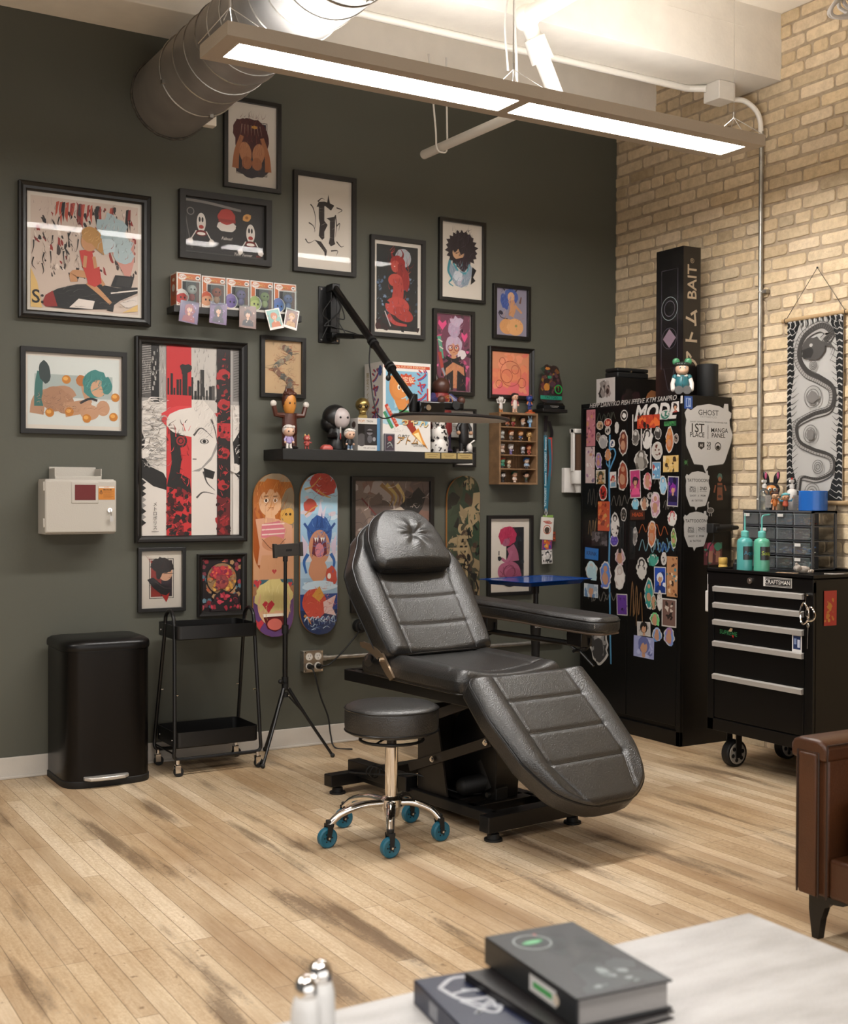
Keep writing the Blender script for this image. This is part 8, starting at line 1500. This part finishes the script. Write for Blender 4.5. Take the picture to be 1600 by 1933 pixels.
# on the organizer
def oz(px, dx=.08): q = atx(px, 963, OX+dx); return (OX+dx, q.y, ZT+OH+.0006)
def tape():
    p = oz(1534, .09); t = thing('tape_roll', 'thick bright blue roll of tape on top of the organizer', 'tape roll', p); mb = MB(); mb.lathe((0, 0, 0), [(.036, .001), (.064, 0), (.0655, .002), (.0655, .091), (.064, .093), (.036, .092)], 44); mb.rings([[(r_*math.cos(a*math.pi/22), r_*math.sin(a*math.pi/22), z) for a in range(44)] for r_, z in ((.036, .001), (.036, .092))], cap=False); mb.build('roll', mat('blue_film', '#1f5fb0', .25), t); mb = MB(); mb.cyl((0, 0, .0925), (0, 0, .094), .034, n=30); mb.build('core', mat('cardboard_core', '#8a7458', .8), t)
tape()
def bunny():
    p = oz(1455, .12); t = thing('rabbit_eared_toy', 'black rabbit-eared vinyl toy with pink inner ears and an orange face on the organizer', 'figurine', p, math.radians(-35)); mb = MB(); mb.ell((0, 0, .10), (.042, .038, .036), '#151213'); mb.build('head', M_TOY, t); mb = MB(); mb.ell((-.004, -.020, .096), (.032, .024, .028), '#b8783a'); 
    for s in (-1, 1): mb.ell((s*.012-.004, -.042, .10), (.008, .004, .009), '#cfd3c9'); mb.ell((s*.012-.004, -.045, .10), (.004, .003, .005), '#1a1615')
    mb.build('face', M_TOY, t)
    for s in (-1, 1): mb = MB(); mb.tube(arc([(s*.018, 0, .13), (s*.026, 0, .16), (s*.036, 0, .188)], 4), [.010, .011, .0125, .0135, .0145, .014, .012, .008, .004][:9], 10, '#151213'); e = mb.build('ear', M_TOY, t); mb = MB(); mb.ell((s*.029, -.0125, .168), (.006, .003, .017), '#b04a6c'); mb.build('inner_ear', M_TOY, e)
    mb = MB(); mb.lathe((0, 0, 0), [(.026, 0), (.03, .02), (.026, .055), (.018, .07)], 18, '#151213'); mb.build('body', M_TOY, t)
bunny()
def spray(px, lab, lb, dx, cap):
    p = oz(px, dx); t = thing('spray_bottle', lb, 'bottle', p); mb = MB(); mb.lathe((0, 0, 0), [(.024, 0), (.025, .003), (.025, .085), (.02, .096), (.010, .102), (.010, .108)], 26); mb.build('bottle_body', M_CLEAR if cap else M_WHITEP, t); mb = MB(); mb.cyl((0, 0, .106), (0, 0, .124), .0115, n=16); mb.cyl((0, 0, .124), (0, 0, .135), .006, n=12); mb.box((-.016, -.006, .133), (.010, .006, .146)); mb.build('spray_head', M_WHITEP, t, bevel=.002)
    A = Art(.04, .06, 3); A.rect(0, 0, 1, 1, '#c9c4be'); [A.line([(.15, .85-.1*k), (.8-.2*(k % 2), .85-.1*k)], .03, '#8f8a86') for k in range(8)]; A.build('label', t, (0, -.0256, .042), m=M_PRINT)
    if not cap: mb = MB(); mb.cyl((0, 0, .146), (0, 0, .156), .004, n=10); mb.build('red_tip', mat('red_plastic', '#a8281f', .4), t)
spray(1442, 1, 'clear spray bottle with white printed label at the left end of the organizer', .03, True); spray(1494, 1, 'white spray bottle with a red tip beside the blue tape roll', .10, False)
toy('small rabbit-eared figure in orange between the clear bottle and the turquoise-haired one', oz(1462, .035), .088, body='#b5662c', head='#c9a07c', hair='#3a2420', legs='#a87c60', ears=('long', '#4a2c20'), hr=.22, nm='rabbit_figure', rotz=-.6)
toy('small turquoise-haired figure with dark glasses on the organizer', oz(1482, .035), .082, body='#a8482c', head='#c08a64', hair='#5a9ca0', legs='#2a2625', arm='#3f7a94', pose='up', hr=.25, wide=1.3, rotz=-.6, face='#17130f')
# handcuff-like key ring, envelope on the chest side, first-aid box on the left side
def cuffs():
    y = CY1-CW+.022; p = Vector((CXF-.020, y, .845)); t = thing('hanging_handcuffs', 'chrome handcuffs hanging by the right front edge of the tool chest', 'handcuffs', tuple(p)); 
    mb = MB(); mb.cyl((.0185, 0, 0), (-.004, 0, 0), .008, n=14); mb.tube([(0, 0, 0), (0, .002, -.03)], .002, 6); mb.build('hook', M_CHROME, t)
    for dy, dz, rx, ry in ((.006, -.078, .045, .022), (-.030, -.078, .030, .020)): mb = MB(); mb.tube([(-.004+.004*math.sin(a*.5), dy+ry*math.cos(a*math.pi/14), dz+rx*math.sin(a*math.pi/14)) for a in range(28)], .0042, 8, closed=True); mb.build('cuff_ring', M_CHROME, t)
    mb = MB(); mb.box((-.008, -.022, -.09), (.0, -.004, -.06)); mb.build('lock_case', M_CHROME, t, bevel=.003)
    t2 = thing('hanging_key', 'thin metal key hanging below the handcuffs on the tool chest', 'key', (CXF-.006, y, .715)); mb = MB(); mb.ell((0, 0, 0), (.004, .008, .010)); mb.tube([(0, 0, -.01), (0, .003, -.10)], .0015, 6); mb.build('key_blade', M_STEEL, t2)
cuffs()
A = Art(.078, .15, 5); A.rect(0, 0, 1, 1, '#a82a24'); A.specks(10, .1, .1, .9, .9, .05, .12, ['#b8742c', '#a8482c'], .3); A.e(.45, .55, .2, .22, '#b87a2c', 0, 12, .3); A.e(.4, .15, .1, .1, '#c08a3a'); ys = CY1-CW; q = aty(1567, 1148, ys-.004); t = A.build('red_envelope', None, (q.x, ys-.003, q.z), m=M_GLOSSP); tag(t, 'red envelope with gold pattern stuck on the right side of the tool chest', 'envelope')
def whitebox():
    q = aty(1327, 1130, CY1+.03); t = thing('white_dispenser', 'white plastic dispenser fixed to the left side of the tool chest', 'dispenser', (CXF+.06, CY1+.001, .72)); mb = MB(); mb.box((-.04, 0, 0), (.10, .028, .18)); mb.box((-.045, 0, 0), (.10, .036, .10)); mb.build('shell', M_WHITEP, t, bevel=.006, seg=3)
whitebox()
# ---- hanging scroll on the brick wall
def scroll():
    xs = XB-.02; a = atx(1487, 607, xs); b = atx(1592, 590, xs); c = atx(1590, 940, xs); w = a.y-b.y; h = a.z-c.z+.02; cy = (a.y+b.y)/2; t = thing('hanging_scroll', 'black and white serpent scroll hanging from a cord on the brick wall', 'wall hanging', (xs, cy, a.z-h/2), -math.pi/2); wood = mat('pale_dowel', '#a88c66', .6)
    mb = MB(); mb.box((-w/2, -.001, -h/2), (w/2, .001, h/2)); mb.build('cloth', M_WHITEP, t, smooth=0)
    for z in (h/2+.004, -h/2-.004): mb = MB(); mb.cyl((-w/2-.035, 0, z), (w/2+.045, 0, z), .011, n=16); mb.build('dowel', wood, t)
    mb = MB(); mb.tube([(-w/2-.012, -.003, h/2+.008), (0.01, 0, h/2+.235), (w/2+.012, -.003, h/2+.008)], .0016, 5); mb.ell((.01, 0, h/2+.235), .005); mb.build('cord', M_RUB, t)
    for s in (-1, 1): mb = MB(); mb.tube([(s*(w/2+.014), .013*math.cos(k), h/2+.004+.013*math.sin(k)) for k in range(7)], .0018, 5); mb.build('cord_loop', M_RUB, t)
    A = Art(w, h, 8, .00004); r = A.rnd; W = '#aeaba6'; K = '#161818'; A.rect(0, 0, 1, 1, K); A.e(.5, .5, .43, .43*h/w, W, 0, 40, .03); A.e(.5, .24, .40, .6, W, 0, 40, .04); A.e(.5, .80, .40, .6, W, 0, 40, .04)
    for k in range(60):
        for s in (-1, 1): v = k/60+r.uniform(-.005, .005); A.line([(.5+s*.5, v), (.5+s*.44, v+.012), (.5+s*.40, v+.004), (.5+s*(.30+r.uniform(-.03, .03)), v+.028)], .022, W if k % 2 else K, .003)
    for k in range(22): u = k/22; A.line([(u, 1), (u+.02, .97), (u-.01, .95), (u+.03, .925)], .024, W if k % 2 else K, .003)
    # the serpent: a long S-shaped scaly band
    P = [(.66, .86), (.78, .90), (.60, .945), (.30, .90), (.20, .80), (.34, .71), (.60, .66), (.82, .60), (.78, .50), (.46, .47), (.18, .42), (.22, .33), (.48, .28), (.80, .24), (.82, .16), (.56, .12), (.28, .13), (.22, .06)]
    A.line(P, .17, '#3a3836', .06); A.line(P, .15, '#9c9893', .05); Q = arc([(u, v*h/w, 0) for u, v in P], 14); n = len(Q)
    A.line([(u+.03, v+.004) for u, v in P], .09, '#393633', .03)
    for i in range(2, n-2, 2):
        tg = (Q[i+1]-Q[i-1]).normalized(); nn = Vector((-tg.y, tg.x, 0)); wd2 = .07*(1-i/n*.6); p_ = Q[i]; A.line([((p_-nn*wd2).x, (p_-nn*wd2).y*w/h), ((p_+nn*wd2*.1).x, (p_+nn*wd2*.1).y*w/h)], .008, '#55524e', smooth=False)
    A.e(.50, .83, .2, .16, '#4a4744', -10, 18, .15); A.e(.40, .81, .11, .08, '#2c2a28', 0, 12, .2); A.e(.46, .85, .03, .025, W); 
    for k in range(6): A.line([(.6, .85), (.72+.03*k, .88-.012*k), (.8, .9-.03*k)], .02, '#4a4744', .003)
    for u, v, rr in ((.5, .57, .16), (.46, .37, .13), (.6, .19, .1), (.5, .05, .14), (.5, .74, .07)):
        for q_ in range(3): A.ring(u, v, rr*(1-.3*q_), .012, '#6d6a66')
    A.e(.5, .57, .09, .09, '#77736f', 0, 14, .15); A.e(.46, .37, .07, .07, '#77736f', 0, 14, .15)
    A.build('print', t, (0, -.0015, 0))
scroll()
# ---- white bottles with chrome caps in the foreground
for k, (px, py, h_, lb) in enumerate(((577, 2036, .128, 'left of the two blurred white bottles with chrome domed caps in the near foreground'), (611, 2030, .140, 'right of the two blurred white bottles with chrome domed caps in the near foreground'))):
    q = atz(px, py, .5); t = thing('chrome_capped_bottle', lb, 'bottle', (q.x, q.y+.012*k, .5005))
    mb = MB(); mb.lathe((0, 0, 0), [(.017, 0), (.0195, .004), (.0205, .06), (.0195, h_-.035), (.016, h_-.022), (.013, h_-.018)], 30); mb.build('bottle_body', mat('white_ceramic', '#c9c7c4', .25), t)
    mb = MB(); mb.lathe((0, 0, 0), [(.014, h_-.022), (.0155, h_-.018), (.016, h_-.010), (.0135, h_), (.008, h_+.006), (.002, h_+.008)], 30); mb.build('chrome_cap', M_CHROME, t)
